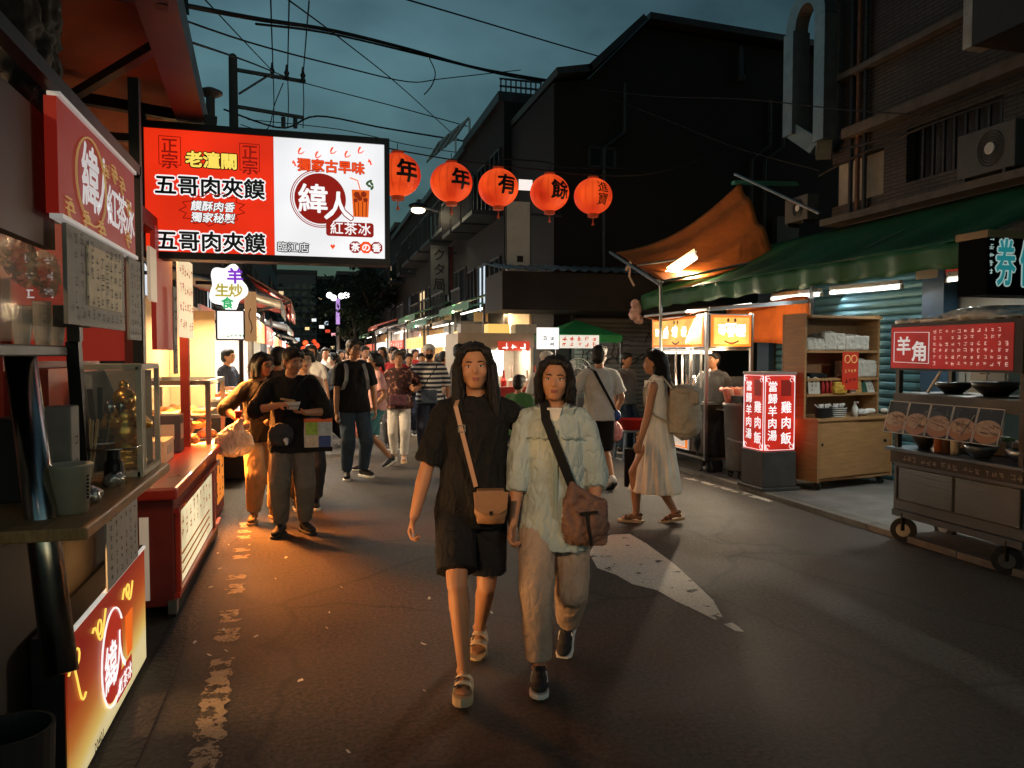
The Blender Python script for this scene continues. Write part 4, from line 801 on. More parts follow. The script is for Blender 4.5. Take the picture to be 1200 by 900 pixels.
# --- things on the counter
ct = 1.061
def cabinet_glass():
    t = thing('display_box', 'pale framed glass display box with a golden figurine inside on the wooden counter', 'display box', (-.83, 3.7, ct))
    y0, y1 = 3.50, 3.88; x0, x1 = -.945, -.705; z1 = 1.535
    FR = mat('box_frame', (.50, .42, .31), .5, var=.15); m_ = MB(FR)
    for x in (x0, x1):
        for y in (y0, y1): m_.bar((x, y, ct), (x, y, z1), .022)
    for z in (ct+.012, z1):
        m_.bar((x0, y0, z), (x1, y0, z), .022); m_.bar((x0, y1, z), (x1, y1, z), .022); m_.bar((x0, y0, z), (x0, y1, z), .022); m_.bar((x1, y0, z), (x1, y1, z), .022)
    m_.bar((x1, y0+.05, ct), (x1, y0+.05, z1), .014); m_.bar((x1, y0+.09, ct), (x1, y0+.09, z1), .010); m_.build('frame', t)
    m_ = MB(ACRYL); m_.box((x1-.003, y0+.01, ct+.02), (x1+.003, y1-.01, z1-.01)); m_.box((x0, y0-.003, ct+.02), (x1, y0+.003, z1-.01)); m_.build('glass', t)
    m_ = MB(mat('box_lining', (.28, .25, .20), .7, var=.15)); m_.box((x0, y0+.02, ct+.002), (x1-.02, y1-.02, ct+.02)); m_.box((x0+.012, y0+.02, ct+.02), (x0+.02, y1-.02, z1-.02)); m_.box((x0+.02, y1-.02, ct+.02), (x1-.02, y1-.012, z1-.02)); m_.build('lining', t)
    return x0, x1, y0, y1
x0, x1, y0, y1 = cabinet_glass()
GOLD = mat('gold', (.72, .42, .10), .28, .9, var=.15, vscale=20); t = thing('figurine', 'golden pot-bellied figurine standing in the glass display box', 'figurine', (-.80, 3.66, ct+.02)); c = V(-.80, 3.66, ct+.022)
m_ = MB(GOLD); m_.T = Matrix.Translation(c) @ Matrix.Rotation(R(20), 4, 'Z') @ Matrix.Scale(1.02, 4)
m_.lathe((0, 0, 0), [(.085, 0), (.09, .03), (.075, .05), (.08, .08), (.06, .09)], 20).ball((0, 0, .155), (.075, .07, .085)).ball((0, -.01, .225), (.055, .05, .05)).ball((0, -.02, .30), (.052, .05, .052)).ball((0, -.07, .295), (.022, .02, .016))
m_.ball((0, 0, .36), (.022, .022, .026))
for s_ in (-1, 1): m_.cone((s_*.05, 0, .24), (s_*.085, -.05, .19), .024, .02); m_.cone((s_*.085, -.05, .19), (s_*.04, -.085, .21), .02, .018)
skin_obj('figure', m_, None, .006, smooth=2); o = bpy.context.scene.collection.objects[-1] if False else [q for q in COL.objects if q.name.startswith('figure')][-1]; o.parent = t; o.data.transform(Matrix.Translation(-Vector(t.location)))
# utensil tub, straws, tray, cup bucket, sachets, bags
tb, sc_, tr_ = gz(119, 556, ct), gz(101, 566, ct), gz(134, 566, ct)
t = thing('utensil_tub', 'black tub holding long scoops, tongs and straws beside the display box', 'tub', (tb.x, tb.y, ct)); m_ = MB(BLKM); m_.lathe((tb.x, tb.y, ct), [(.045, 0), (.055, .16), (.052, .16), (.042, .02)], 22); m_.build('tub', t); m_ = MB(mat('rim_white', (.5, .5, .48), .5)); m_.tube([V(tb.x+.0555*math.cos(a*.35), tb.y+.0555*math.sin(a*.35), ct+.14) for a in range(19)], .004, 5); m_.build('rim_band', t)
rg = random.Random(2)
for i in range(7):
    a = i*.9; m_ = MB(BLKM if i % 3 else CHR); p = V(tb.x+.03*math.cos(a), tb.y+.03*math.sin(a), ct+.06); q = p+V(  .055*math.cos(a), .055*math.sin(a), .24+.04*(i % 3)); m_.tube([p, q], .006, 6)
    if i % 3 == 0: m_.ball(q, (.022, .022, .032))
    else: m_.bar(p.lerp(q, .55), q, .02, .012)
    m_.build('utensil', t)
t = thing('straw_cup', 'clear cup of thin drinking straws in front of the black tub', 'cup', (sc_.x, sc_.y, ct)); m_ = MB(ACRYL); m_.lathe((sc_.x, sc_.y, ct), [(.035, 0), (.045, .13)], 16); m_.build('cup', t)
for i in range(9): m_ = MB(mat('straw', (.5, .36, .2), .5)); a = i*.7; m_.tube([V(sc_.x+.02*math.cos(a), sc_.y+.02*math.sin(a), ct+.01), V(sc_.x+.05*math.cos(a), sc_.y+.05*math.sin(a), ct+.26)], .004, 6); m_.build('straw', t)
t = thing('pedestal_tray', 'round metal tray on a black pedestal in front of the display box', 'tray', (tr_.x, tr_.y, ct)); m_ = MB(BLKM); m_.lathe((tr_.x, tr_.y, ct), [(.04, 0), (.036, .08), (.025, .1), (.025, .135)], 18); m_.build('pedestal', t); m_ = MB(CHR).m(CHR, True); m_.lathe((tr_.x, tr_.y, ct+.136), [(.05, 0), (.09, .006), (.10, .014), (.095, .014), (.05, .005)], 28); m_.build('dish', t)
p = gz(84, 600, ct); CUPM = mat('paper_bucket', (.36, .33, .26), .6, var=.12)
t = thing('paper_bucket', 'large pale paper bucket at the near end of the counter', 'bucket', (p.x, p.y, ct)); m_ = MB(CUPM).m(CUPM, True); m_.lathe((p.x, p.y, ct-.0), [(.05, 0), (.063, .15), (.067, .155), (.067, .163), (.060, .163), (.05, .01)], 26); m_.build('bucket', t); m_ = MB(INK); 
for i in range(7): a = -.35; m_.bar((p.x+.058*math.cos(a)+.002, p.y+.058*math.sin(a), ct+.05+i*.012), (p.x+.0595*math.cos(a-.08)+.002, p.y+.0595*math.sin(a-.08), ct+.052+i*.012), .007)
m_.build('print', t)
for i, (yy, lb) in enumerate(((3.28, 'crumpled foil sachet at the edge of the counter by the tray'), (2.95, 'crumpled clear bag on the counter behind the paper bucket'))):
    m_ = MB(mat('foil', (.45, .42, .38), .25, .6, var=.2)); m_.ball((-.76, yy, ct+.025), (.035, .045, .025)); me = remeshed(m_, .008, fold=.02, fscale=30, seed=i); o = bpy.data.objects.new('sachet', me); COL.objects.link(o); tag(o, lb, 'sachet'); me.transform(Matrix.Translation((.76, -yy, -ct))); o.location = (-.76, yy, ct)
t = thing('order_machine', 'grey box machine with labels standing on the near counter', 'machine', (-1.5, 2.6, ct)); m_ = MB(mat('machine_grey', (.13, .125, .12), .5, var=.2)); m_.box((-1.65, 2.45, ct), (-1.2, 2.9, 1.56)); m_.build('body', t, bevel=.015); m_ = MB(MENUG); m_.box((-1.30, 2.444, 1.1), (-1.21, 2.449, 1.5)); m_.slab((-1.196, 2.5, 1.09), UY, UZ, .14, .44, .004); m_.build('label_sheet', t); m_ = MB(INK); m_.menu((-1.1955, 2.52, 1.12), UY, UZ, .10, .38, 1, 4, 3, 1, .07); m_.build('writing', t)
BAGM = mat('thin_plastic', (.30, .29, .27), .15, var=.25, vscale=20, alpha=.35, spec=.9)
for i, (px, py, lb) in enumerate(((22, 300, 'crinkled clear bags hung in the upper window of the drink stall'), (52, 318, 'crinkled clear bag hanging beside the black post'))):
    p = gx(px, py, FX-.2); m_ = MB(BAGM); m_.ball((0, 0, 0), (.04, .09, .07)).ball((0, .05, -.04), (.03, .06, .06)); me = remeshed(m_, .008, fold=.03, fscale=34, seed=i+4); o = bpy.data.objects.new('plastic_bag', me); COL.objects.link(o); o.location = p; tag(o, lb, 'plastic bag')
t = thing('waste_bin', 'dark round bin in the bottom left corner of the picture', 'bin', tuple(gd(18, 900, 2.2)-UZ*.0)); c = gd(15, 905, 2.15); t.location = (c.x, c.y, 0); m_ = MB(DARKB); m_.lathe((c.x, c.y, 0), [(.09, 0), (.11, gd(15, 852, 2.15).z), (.10, gd(15, 852, 2.15).z), (.08, .02)], 26); m_.build('bin', t)
# --- the big double light sign
SY = 5.48; a = gy(163, 302, SY); c = gy(457, 318, SY); at = gy(163, 141, SY); W, Hh = c.x-a.x, at.z-a.z
t = thing('light_box_sign', 'large glowing red and white double sign hanging out over the left of the street', 'sign', (a.x+W/2, SY, a.z))
BK = V(a.x, SY, a.z); bt = .045
m_ = MB(BLKM); m_.box((a.x, SY-.002, a.z), (c.x, SY+.16, at.z)); m_.bar((a.x, SY-.01, a.z+bt/2), (c.x, SY-.01, a.z+bt/2), .016, bt); m_.box((a.x, SY-.018, a.z), (c.x, SY-.003, a.z+bt)) if False else None
m_.box((a.x, SY-.02, a.z), (c.x, SY-.003, a.z+bt)); m_.box((a.x, SY-.02, at.z-bt), (c.x, SY-.003, at.z)); m_.box((a.x, SY-.02, a.z+bt+.001), (a.x+bt, SY-.003, at.z-bt-.001)); m_.box((c.x-bt*.8, SY-.02, a.z+bt+.001), (c.x, SY-.003, at.z-bt-.001)); m_.build('case', t)
iw = W-1.8*bt; ih = Hh-2*bt; o = V(a.x+bt, SY-.006, a.z+bt); sc = iw/1055
def S(x, y):
    yt = 97+91*(x-70)/1055; yb = 655+67*(x-70)/1055; return o+UX*((x-70)*sc)+UZ*((yb-y)/(yb-yt)*ih)
xr = iw*(617-70)/1055
m_ = MB(REDG); m_.slab(o, UX, UZ, xr, ih, .003); m_.build('red_face', t); m_ = MB(WHG); m_.slab(o+UX*(xr+.001), UX, UZ, iw-xr-.002, ih, .003); m_.build('white_face', t)
le = MB(BLKI); lo = MB(WHG2); F = .001
def word(st, x, y, px, ink, bold=.0, outline=None, ob=.07, step=1., shear=0., vert=False, dz=0):
    if outline is not None: outline.text(st, S(x, y), UX, UZ, px*sc, ob, step, vert, .002, shear=shear)
    ink.text(st, S(x, y), UX, UZ, px*sc, bold, step, vert, .004+dz, shear=shear)
for yy in (388, 640): word('五哥肉夾饃', 108, yy, 94, le, .025, lo, .095)
ye = MB(YELG); le2 = MB(BLKI); word('老潼關', 238, 268, 74, ye, .035, le2, .10)
dr = MB(DRED); word('正宗', 138, 205, 72, dr, .02, vert=True, step=.95); word('正宗', 478, 238, 72, dr, .02, vert=True, step=.95)
for x0_, y0_, x1_, y1_ in ((130, 135, 220, 270), (470, 172, 555, 302)):
    q = [S(x0_, y0_), S(x1_, y0_+8), S(x1_, y1_), S(x0_, y1_-8)]
    for i in range(4): dr.bar(q[i]-UY*.002, q[(i+1) % 4]-UY*.002, .005)
bu = MB(DRED); pts = []
for i in range(26): a_ = 2*math.pi*i/26; rr_ = (1.0 if i % 2 else .80); pts.append(S(350+142*rr_*math.cos(a_), 472-74*rr_*math.sin(a_)*(1.05)))
for i in range(26): bu.bar(pts[i]-UY*.002, pts[(i+1) % 26]-UY*.002, .006)
lw = MB(WHG2); le3 = MB(BLKI); word('饃酥肉香', 256, 470, 47, lw, .02, le3, .08, shear=.15); word('獨家秘製', 256, 522, 47, lw, .02, le3, .08, shear=.15)
fl = MB(FLAME); le4 = MB(DRED); word('獨家古早味', 722, 295, 62, fl, .022, le4, .055)
for i, fx_ in enumerate((738, 815, 884, 950, 1012)): fl.tube([S(fx_+q*3*math.cos(q), 222+q*2.2-12*math.sin(q*1.1)-(18 if i % 2 == 0 else 0)) -UY*.003 for q in range(7)], [.002, .004, .006, .006, .005, .004, .002], 6)
for fx_ in (702, 1050): fl.tube([S(fx_+q*4, 268-14*math.sin(q*1.4))-UY*.003 for q in range(5)], .006, 5)
di = MB(MAROON); cc = S(825, 432); rr_ = 118*sc; di.prism([(rr_*math.cos(2*math.pi*i/40), rr_*math.sin(2*math.pi*i/40)) for i in range(40)], cc-UY*.0015, UX, UZ, .002)
for k_i, r2 in enumerate((126, 134)): di.tube([cc+UX*(r2*sc*math.cos(a_*.1+1.5))+UZ*(r2*sc*math.sin(a_*.1+1.5))-UY*.003 for a_ in range(0, 38)], .0035 if k_i else .0025, 5)
pl = S(850, 605); pw, ph_ = 222*sc, 68*sc; q = []
for cx_, cy_, a0 in ((pw-.02, ph_-.02, 0), (.02, ph_-.02, 90), (.02, .02, 180), (pw-.02, .02, 270)):
    for a_ in range(0, 91, 18): q.append((cx_+.02*math.cos(R(a0+a_)), cy_+.02*math.sin(R(a0+a_))))
di.prism(q, pl-UY*.003, UX, UZ, .002)
lw.text('緯', S(722, 478), UX, UZ, 140*sc, .02, 1, lift=.006); lw.text('人', S(838, 515), UX, UZ, 140*sc, .02, 1, lift=.0065); lw.text('紅茶冰', S(868, 592), UX, UZ, 62*sc, .01, 1.04, lift=.0075)
di2 = MB(MAROON); di2.text('人', S(838, 515)-UY*.003, UX, UZ, 140*sc, .055, 1, lift=.002); di2.build('character_shade', t)
# the glass of iced tea
te = MB(TEA); te.prism([(-35*sc, 0), (35*sc, 0), (42*sc, 128*sc), (-42*sc, 128*sc)], S(1012, 522)-UY*.002, UX, UZ, .002); t2 = MB(TEA2)
for (x, y, r_) in ((-18, 104, 16), (14, 108, 15), (-4, 88, 13), (22, 82, 12), (-24, 78, 11)): t2.prism([((x+r_*math.cos(i*1.047+x))*sc, (y+r_*math.sin(i*1.047+x))*sc) for i in range(6)], S(1012, 522)-UY*.003, UX, UZ, .0015)
for x in (-26, -10, 8, 24): t2.bar(S(1012+x, 520)-UY*.004, S(1012+x*1.1, 450)-UY*.004, .006)
te.tube([S(1010, 395)-UY*.004, S(998, 352)-UY*.004, S(962, 338)-UY*.004], .004, 6); mi = MB(MINT)
for ax, ay in ((1052, 378), (1064, 368), (1044, 364), (1066, 388), (1056, 356)): mi.prism([((12*math.cos(i*.785))*sc, (6*math.sin(i*.785))*sc) for i in range(8)], S(ax, ay)-UY*.004, V(math.cos(ax), 0, math.sin(ax)), V(-math.sin(ax), 0, math.cos(ax)), .002)
te.build('drink_picture', t); t2.build('ice_picture', t); mi.build('mint_picture', t)
word('臨江店', 628, 668, 48, lw, .0, le, .09)
fl.prism([(0, -14*sc), (11*sc, 0), (9*sc, 8*sc), (4*sc, 9*sc), (0, 4*sc), (-4*sc, 9*sc), (-9*sc, 8*sc), (-11*sc, 0)], S(880, 655)-UY*.001, UX, UZ, .001)
for i, ch_ in enumerate('茶の香'):
    cc = S(985+50*i, 662+3*i); r_ = 30*sc; (fl if i == 1 else di).prism([(r_*math.cos(R(22.5+45*j)), r_*math.sin(R(22.5+45*j))) for j in range(8)], cc-UY*(.001+.0006*i), UX, UZ, .001); lw.text(ch_, cc+UX*(-21*sc)+UZ*(-16*sc), UX, UZ, 42*sc, .03, 1, lift=.006)
for nm, mb in (('black_lettering', le), ('white_outline', lo), ('yellow_lettering', ye), ('dark_outline', le2), ('seal', dr), ('burst', bu), ('white_lettering', lw), ('lettering_shade', le3), ('flame_lettering', fl), ('flame_outline', le4), ('red_disc', di)): mb.build(nm, t)
m_ = MB(BLKM); m_.bar((a.x+.02, SY+.08, at.z), (a.x+.02, SY+.08, 3.2), .05); m_.bar((a.x-.6, SY+.08, at.z-.1), (a.x-.005, SY+.08, at.z-.1), .05); m_.build('bracket', t)
# --- red food stall with the lit menu front
RX = -.77; RLAC = mat('red_lacquer', (.40, .03, .018), .3, var=.2, vscale=4, coat=.3); RDRK = mat('red_dark', (.16, .016, .011), .5, var=.2)
s2 = thing('food_stall', 'red food stall with a glowing cream menu panel along its front', 'market stall', (-1.3, 6, 0)); ya, yb_ = 4.80, 6.95
m_ = MB(RDRK); m_.box((-1.75, ya, .07), (RX-.02, yb_, .72)); m_.build('base', s2, bevel=.01); m_ = MB(RLAC); m_.box((-1.8, ya-.06, .724), (RX+.01, yb_+.03, .80)); m_.build('counter_top', s2, bevel=.015)
m_ = MB(CREAM); m_.slab((RX-.012, ya+.10, .16), UY, UZ, 1.62, .48, .004); m_.build('lit_panel', s2)
m_ = MB(glow('panel_ink', (.35, .12, .02), .5)); m_.menu((RX-.011, ya+.16, .42), UY, UZ, 1.45, .18, 9, 2, 6, .95, .085)
for j in range(3): m_.bar((RX-.009, ya+.2, .22+j*.06), (RX-.009, ya+1.5, .24+j*.055), .008)
m_.build('panel_print', s2); m_ = MB(RLAC)
for z in (.135, .65): m_.bar((RX-.008, ya, z), (RX-.008, yb_, z), .03, .03)
for y in (ya+.05, ya+1.77): m_.bar((RX-.008, y, .15), (RX-.008, y, .635), .03, .05)
m_.build('panel_frame', s2); m_ = MB(mat('end_strip', (.6, .5, .4), .5, emit=.25, ecol=(.7, .55, .4), var=.1)); m_.box((-.98, ya-.012, .12), (-.93, ya-.002, .62)); m_.build('end_strip', s2)
m_ = MB(RDRK)
for y in (ya+.1, yb_-.1): m_ = MB(RDRK); m_.bar((-1.02, y, .80), (-1.02, y, 2.5), .07); m_.build('post', s2)
m_ = MB(RDRK); m_.box((-1.75, ya+.1, .80), (-1.70, yb_, 2.5)); m_.build('back_board', s2); m_ = MB(RDRK); m_.bar((-1.02, ya+.05, 2.45), (-1.02, yb_, 2.45), .10); m_.build('top_beam', s2)
m_ = MB(glow('red_sign_panel', (.30, .02, .012), .5)); m_.slab((-.965, ya+.55, 1.62), UY, UZ, .62, .82, .03); m_.build('side_panel', s2); m_ = MB(glow('red_sign_panel', (.3, .02, .012), .5)); m_.box((-1.65, ya+.12, 1.55), (-1.02, ya+.15, 2.35)); m_.build('end_panel', s2); m_ = MB(SW); m_.text('招牌', V(-.963, ya+.6, 1.7), UY, UZ, .2, .0) if False else None; m_.menu((-1.6, ya+.117, 1.9), UX, UZ, .4, .3, 4, 3, 4, 1, .07); m_.build('side_writing', s2)
m_ = MB(glow('beige_notice', (.55, .42, .28), .6)); p = gx(170, 360, -.99); m_.slab((-.955, p.y+.0, 1.93), UY, UZ, .2, .34, .02); m_.build('notice', s2)
m_ = MB(BLKM); m_.box((RX-.06, ya, .0), (RX-.02, yb_, .065)); m_.build('plinth', s2)
m_ = MB(STEEL); m_.slab((RX-.06, 4.78, .03), V(1, 0, 0), UZ, .05, .08, .06); m_.build('caster_bracket', s2)
# glass warming case
t = thing('warming_case', 'glowing glass warming case full of golden snacks at the far end of the red stall', 'display case', (-1.2, 7.3, 0)); y0, y1, x0, x1, zb, zt = 7.0, 8.15, -1.45, -.86, .74, 1.34
m_ = MB(RDRK); m_.box((x0, y0, .03), (x1, y1, zb)); m_.build('base', t); m_ = MB(glow('orange_banner', (.9, .28, .03), .7)); m_.slab((x1+.012, y0+.08, .16), UY, UZ, .95, .5, .008); m_.build('banner', t); m_ = MB(INK); m_.menu((x1+.012, y0+.1, .2), UY, UZ, .9, .42, 4, 2, 12, 1); m_.build('banner_writing', t)
m_ = MB(STEEL)
for x in (x0, x1):
    for y in (y0, y1): m_.bar((x, y, zb), (x, y, zt), .04)
for z in (zb+.02, zt): m_.bar((x1, y0, z), (x1, y1, z), .04); m_.bar((x0, y0, z), (x1, y0, z), .04); m_.bar((x0, y1, z), (x1, y1, z), .04); m_.bar((x0, y0, z), (x0, y1, z), .04)
m_.build('frame', t); m_ = MB(ACRYL); m_.box((x1-.003, y0+.02, zb+.04), (x1+.003, y1-.02, zt-.02)); m_.box((x0+.02, y0-.003, zb+.04), (x1-.02, y0+.003, zt-.02)); m_.build('glass', t)
m_ = MB(glow('case_glow', (1, .72, .36), 2.2)); m_.box((x0+.1, y0+.1, zt-.035), (x1-.1, y1-.1, zt-.022)); m_.build('lamp', t); lamp('AREA', (-.95, 7.5, zt-.06), 20, (1, .55, .2), t, size=.5, size_y=1, aim=(-.2, 7.2, 0)); lamp('AREA', (x1+.03, 7.5, 1.1), 190, (1, .27, .04), t, size=.4, size_y=.9, aim=(.1, 6.6, 0)).data.spread = R(85); m_ = MB(mat('snack_gold', (.6, .3, .08), .5, var=.3)); rg = random.Random(6)
for i in range(40): m_.ball((rg.uniform(x0+.08, x1-.08), rg.uniform(y0+.08, y1-.08), zb+.06+.25*(i % 3)/2), (.05, .06, .04), 8, 6)
for z in (.99,): m_.box((x0+.05, y0+.05, zb+.30), (x1-.05, y1-.05, zb+.31))
m_.build('snacks', t); o = t
# boxes standing on the red counter
for i, (x, y, sx_, sy_, h_, c_, lb) in enumerate(((-1.3, 5.15, .26, .3, .42, (.36, .05, .03), 'red carton with white print standing on the red counter'), (-1.35, 5.55, .24, .26, .62, (.42, .33, .22), 'tall brown carton standing behind the red counter'), (-1.15, 5.95, .3, .34, .16, (.75, .55, .3), 'open yellow tray of packets on the red counter'), (-1.1, 6.5, .2, .2, .30, (.06, .06, .07), 'black box near the warming case on the red counter'))):
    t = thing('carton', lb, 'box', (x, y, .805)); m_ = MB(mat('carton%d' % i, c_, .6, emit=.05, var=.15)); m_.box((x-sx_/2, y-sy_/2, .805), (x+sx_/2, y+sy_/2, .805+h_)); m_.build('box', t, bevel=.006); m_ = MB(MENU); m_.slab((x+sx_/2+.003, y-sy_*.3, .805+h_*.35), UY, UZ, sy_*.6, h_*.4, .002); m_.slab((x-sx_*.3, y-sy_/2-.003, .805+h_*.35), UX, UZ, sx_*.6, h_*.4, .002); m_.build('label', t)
tube_lamp('warm tube under the top beam of the red food stall', (-1.0, 5.75, 2.38), (-1.0, 6.8, 2.38), 60, (1, .50, .18), TUBEW, aim=(.6, 6.2, 0))
for i, (z, h_, c_) in enumerate(((1.0, .5, (.10, .012, .008)), (1.62, .42, (.30, .03, .015)))): m_ = MB(mat('inner_red%d' % i, c_, .5, var=.25)); m_.box((-1.69, 5.0, z), (-1.5, 6.8, z+h_)); m_.build('inner_shelf', s2)
# cream card with yellow writing and hanging strips beyond
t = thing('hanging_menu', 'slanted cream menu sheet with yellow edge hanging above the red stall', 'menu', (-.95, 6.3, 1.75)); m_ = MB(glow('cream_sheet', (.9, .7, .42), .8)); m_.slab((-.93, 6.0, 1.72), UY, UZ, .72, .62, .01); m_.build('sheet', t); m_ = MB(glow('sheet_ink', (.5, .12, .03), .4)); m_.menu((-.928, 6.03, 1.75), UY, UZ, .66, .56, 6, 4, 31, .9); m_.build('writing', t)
t = thing('hanging_menu', 'dark menu strip hanging between the red panel and the cream sheet', 'menu', (-.9, 5.75, 1.4)); m_ = MB(MENUG); m_.slab((-.92, 5.72, 1.45), UY, UZ, .14, .62, .008); m_.build('sheet', t); m_ = MB(INK); m_.menu((-.919, 5.73, 1.48), UY, UZ, .12, .56, 1, 5, 32, 1); m_.build('writing', t)

# added fill spotlights beside the camera, out of view, lighting the walkers from the front
def spotlight(label, p, aim, watts, col, ang=55, post=None):
    p = Vector(p); d = (Vector(aim)-p).normalized(); t = thing('added_spotlight', label, 'lamp', tuple(p), group='added fill spotlights'); m_ = MB(BLKM); m_.cyl(p-d*.16, p, .045, .075, n=18); m_.build('housing', t); m_ = MB(glow('spot_glass', (1, .8, .55), 4)); m_.cyl(p+d*.001, p+d*.004, .066, n=18); m_.build('lens', t)
    m_ = MB(BLKM); m_.tube([p-d*.1, post or (p-d*.1+UZ*.35)], .012, 6); m_.build('arm', t); l = lamp('SPOT', p+d*.02, watts, col, t, .07, aim=aim); l.data.spot_size = R(ang); l.data.spot_blend = 1; return t
spotlight('added warm fill spotlight, out of view under the near end of the awning', (-.75, .5, 2.45), (.75, 3.8, 1.45), 330, (1, .58, .28), 44, V(-.72, .5, 3.2))
spotlight('added paler fill spotlight, out of view to the right of the camera', (3.4, -.6, 2.7), (1.3, 4.8, 1.45), 110, (1, .95, .86), 56)

for i, (px, py, n_c) in enumerate(((26, 400, 5), (50, 402, 7), (66, 404, 4))):
    p = gx(px, py, FX-.22); zb = gx(84, 412, FX-.07).z+.023; m_ = MB(mat('clear_cups', (.45, .45, .43), .18, var=.1, alpha=.5, spec=.8))
    for q in range(n_c): m_.lathe((p.x, p.y, zb+q*.016), [(.026, 0), (.036, .085), (.038, .087), (.035, .085), (.025, .004)], 16)
    m_.build('cup_stack', None, label=('leftmost stack of clear cups on the dark stall shelf', 'tallest stack of clear cups on the dark stall shelf', 'short stack of clear cups nearest the black post')[i], cat='cups')
for i, (px, py, w_, h_, c_, lb) in enumerate(((62, 480, .10, .34, (.22, .20, .18), 'grey notice card standing behind the steel post'), (8, 470, .2, .3, (.03, .028, .028), 'dark appliance at the left edge behind the steel post'), (20, 590, .18, .10, (.24, .12, .05), 'low brown box on the counter at the left edge'))):
    p = gz(px, 590, ct); t = thing('stall_box', lb, 'box', (p.x, p.y, ct)); m_ = MB(mat('stallbox%d' % i, c_, .6, var=.2)); m_.box((p.x-.05, p.y-w_/2+.1, ct+.001), (p.x+.05, p.y+w_/2+.1, ct+h_)); m_.build('box', t, bevel=.006); m_ = MB(INK); m_.menu((p.x+.0505, p.y-w_/2+.11, ct+.03), UY, UZ, w_-.02, h_-.05, 1 if i == 0 else 2, 4 if i == 0 else 2, i+60, .9, .045); m_.build('print', t)
# ---------------------------------------------------------------- right side: awnings, carts, cabinet, signs
GRN = wrinkle(mat('awning_green', (.015, .105, .036), .55, var=.35, vscale=1.6, bump=.4, bscale=9), .8, 3.); ORG = wrinkle(mat('awning_orange', (.48, .13, .02), .7, var=.3, vscale=2.5, bump=.4, bscale=9), .8, 3.)
def thick(o, t=.006): m = o.modifiers.new('thickness', 'SOLIDIFY'); m.thickness = t; return o
PV = .054
t = thing('shop_awning', 'long dark green shop awning with a hanging valance over the right pavement', 'awning', (5.6, 6.5, 2.3)); y0, y1 = 4.62, 10.5
m_ = MB(GRN).m(GRN, True); m_.grid(lambda u, v: V(4.92+1.65*v, y0+(y1-y0)*u, 2.48+.72*v+.03*math.sin(u*40)*math.sin(v*3.14)-.05*math.sin(v*3.14)), 60, 14); thick(m_.build('cover', t))
m_ = MB(GRN).m(GRN, True); m_.grid(lambda u, v: V(4.915+.015*math.sin(u*90+v)+.012*math.sin(u*37), y0+(y1-y0)*u, 2.475-.20*v-.012*math.sin(u*60)*v), 160, 4); thick(m_.build('valance', t))
m_ = MB(GALV)
for y in (4.7, 6.4, 8.4, 10.3): m_.bar((4.98, y, 2.44), (6.55, y, 3.12), .035)
m_.bar((4.97, y0, 2.45), (4.97, y1, 2.45), .04); m_.build('frame', t)
m_ = MB(mat('tied_cloth', (.55, .36, .30), .8, var=.2)); rg = random.Random(5)
for i in range(9): m_.ball((4.88+rg.uniform(-.07, .07), 10.55+rg.uniform(-.05, .05), 2.28+rg.uniform(-.16, .08)), rg.uniform(.04, .075))
o = skin_obj('tied_cloth', m_, t, .016, fold=.02, fscale=20); o.data.transform(Matrix.Translation(-Vector(t.location)))
# tilted orange canopy lit from below
A, B = gx(722, 296, 4.7), gx(776, 330, 4.6); C_, D = gx(905, 290, 6.3), gx(868, 214, 6.3)
t = thing('tilted_canopy', 'orange tarpaulin canopy tilted up and lit from below beyond the green awning', 'canopy', tuple(A))
m_ = MB(ORG).m(ORG, True); m_.grid(lambda u, v: A.lerp(D, u).lerp(B.lerp(C_, u), v)-UZ*(.22*math.sin(math.pi*u)*(1-.4*v)+.05*math.sin(v*14)*u), 26, 26); thick(m_.build('cover', t))
m_ = MB(GALV); m_.tube([A-UX*.1, B+(B-A)*.08-UX*.1], .025); m_.tube([A.lerp(B, .5), C_.lerp(D, .5)-UZ*.5], .02); m_.tube([B, C_-UZ*.15], .02); m_.tube([D+UZ*.12-UX*.1, gx(960, 250, 6.4)], .02); m_.tube([A.lerp(B, .97), (B.x, B.y, PV)], .022); m_.build('pole', t)
m_ = MB(mat('cord', (.5, .42, .36), .8)); p = A.lerp(B, .35); m_.tube([p, p+V(-.02, 0, -.22), p+V(.06, 0, -.36)], .018, 6); m_.tube([p, p+V(-.08, 0, -.13)], .022, 6); m_.build('tied_cord', t)
m_ = MB(mat('teal_sheet', (.05, .22, .18), .6)); m_.add([D+V(-.1, 0, .03), D+V(.9, -.1, .05), D+V(.95, -.1, .0), D+V(-.1, 0, -.02)]+[D+V(-.1, .1, .03), D+V(.9, 0, .05), D+V(.95, 0, .0), D+V(-.1, .1, -.02)], [(0, 1, 2, 3), (7, 6, 5, 4), (0, 4, 5, 1), (1, 5, 6, 2), (2, 6, 7, 3), (3, 7, 4, 0)]); m_.build('top_sheet', t)
a, c = gx(783, 322, 4.9), gx(815, 300, 5.15)
tube_lamp('bright tube shining under the tilted orange canopy', a, c, 60, (1, .78, .5), group='fluorescent tubes', rad=.05); lamp('POINT', (a+c)/2+V(.15, .1, -.18), 14, (1, .72, .4), None, .08) if False else None
q_ = t
lamp('AREA', (a+c)/2-UZ*.1, 24, (1, .6, .25), t, size=.5, aim=D+V(-.4, 0, 0))
# wide tubes before the shutter
for (p0, p1, lb) in (((905, 350), (962, 345), 'left long tube above the teal shutter'), ((974, 343), (1056, 336), 'right long tube above the teal shutter')):
    tube_lamp(lb, gx(*p0, 6.36), gx(*p1, 6.36), 9, (.86, .97, 1), TUBE, aim=(4.6, 6.5, 0), rad=.024)
tube_lamp('short tube behind the black box sign', gx(1112, 328, 6.0), gx(1138, 325, 6.0), 30, (.95, 1, .92), TUBE, rad=.02)
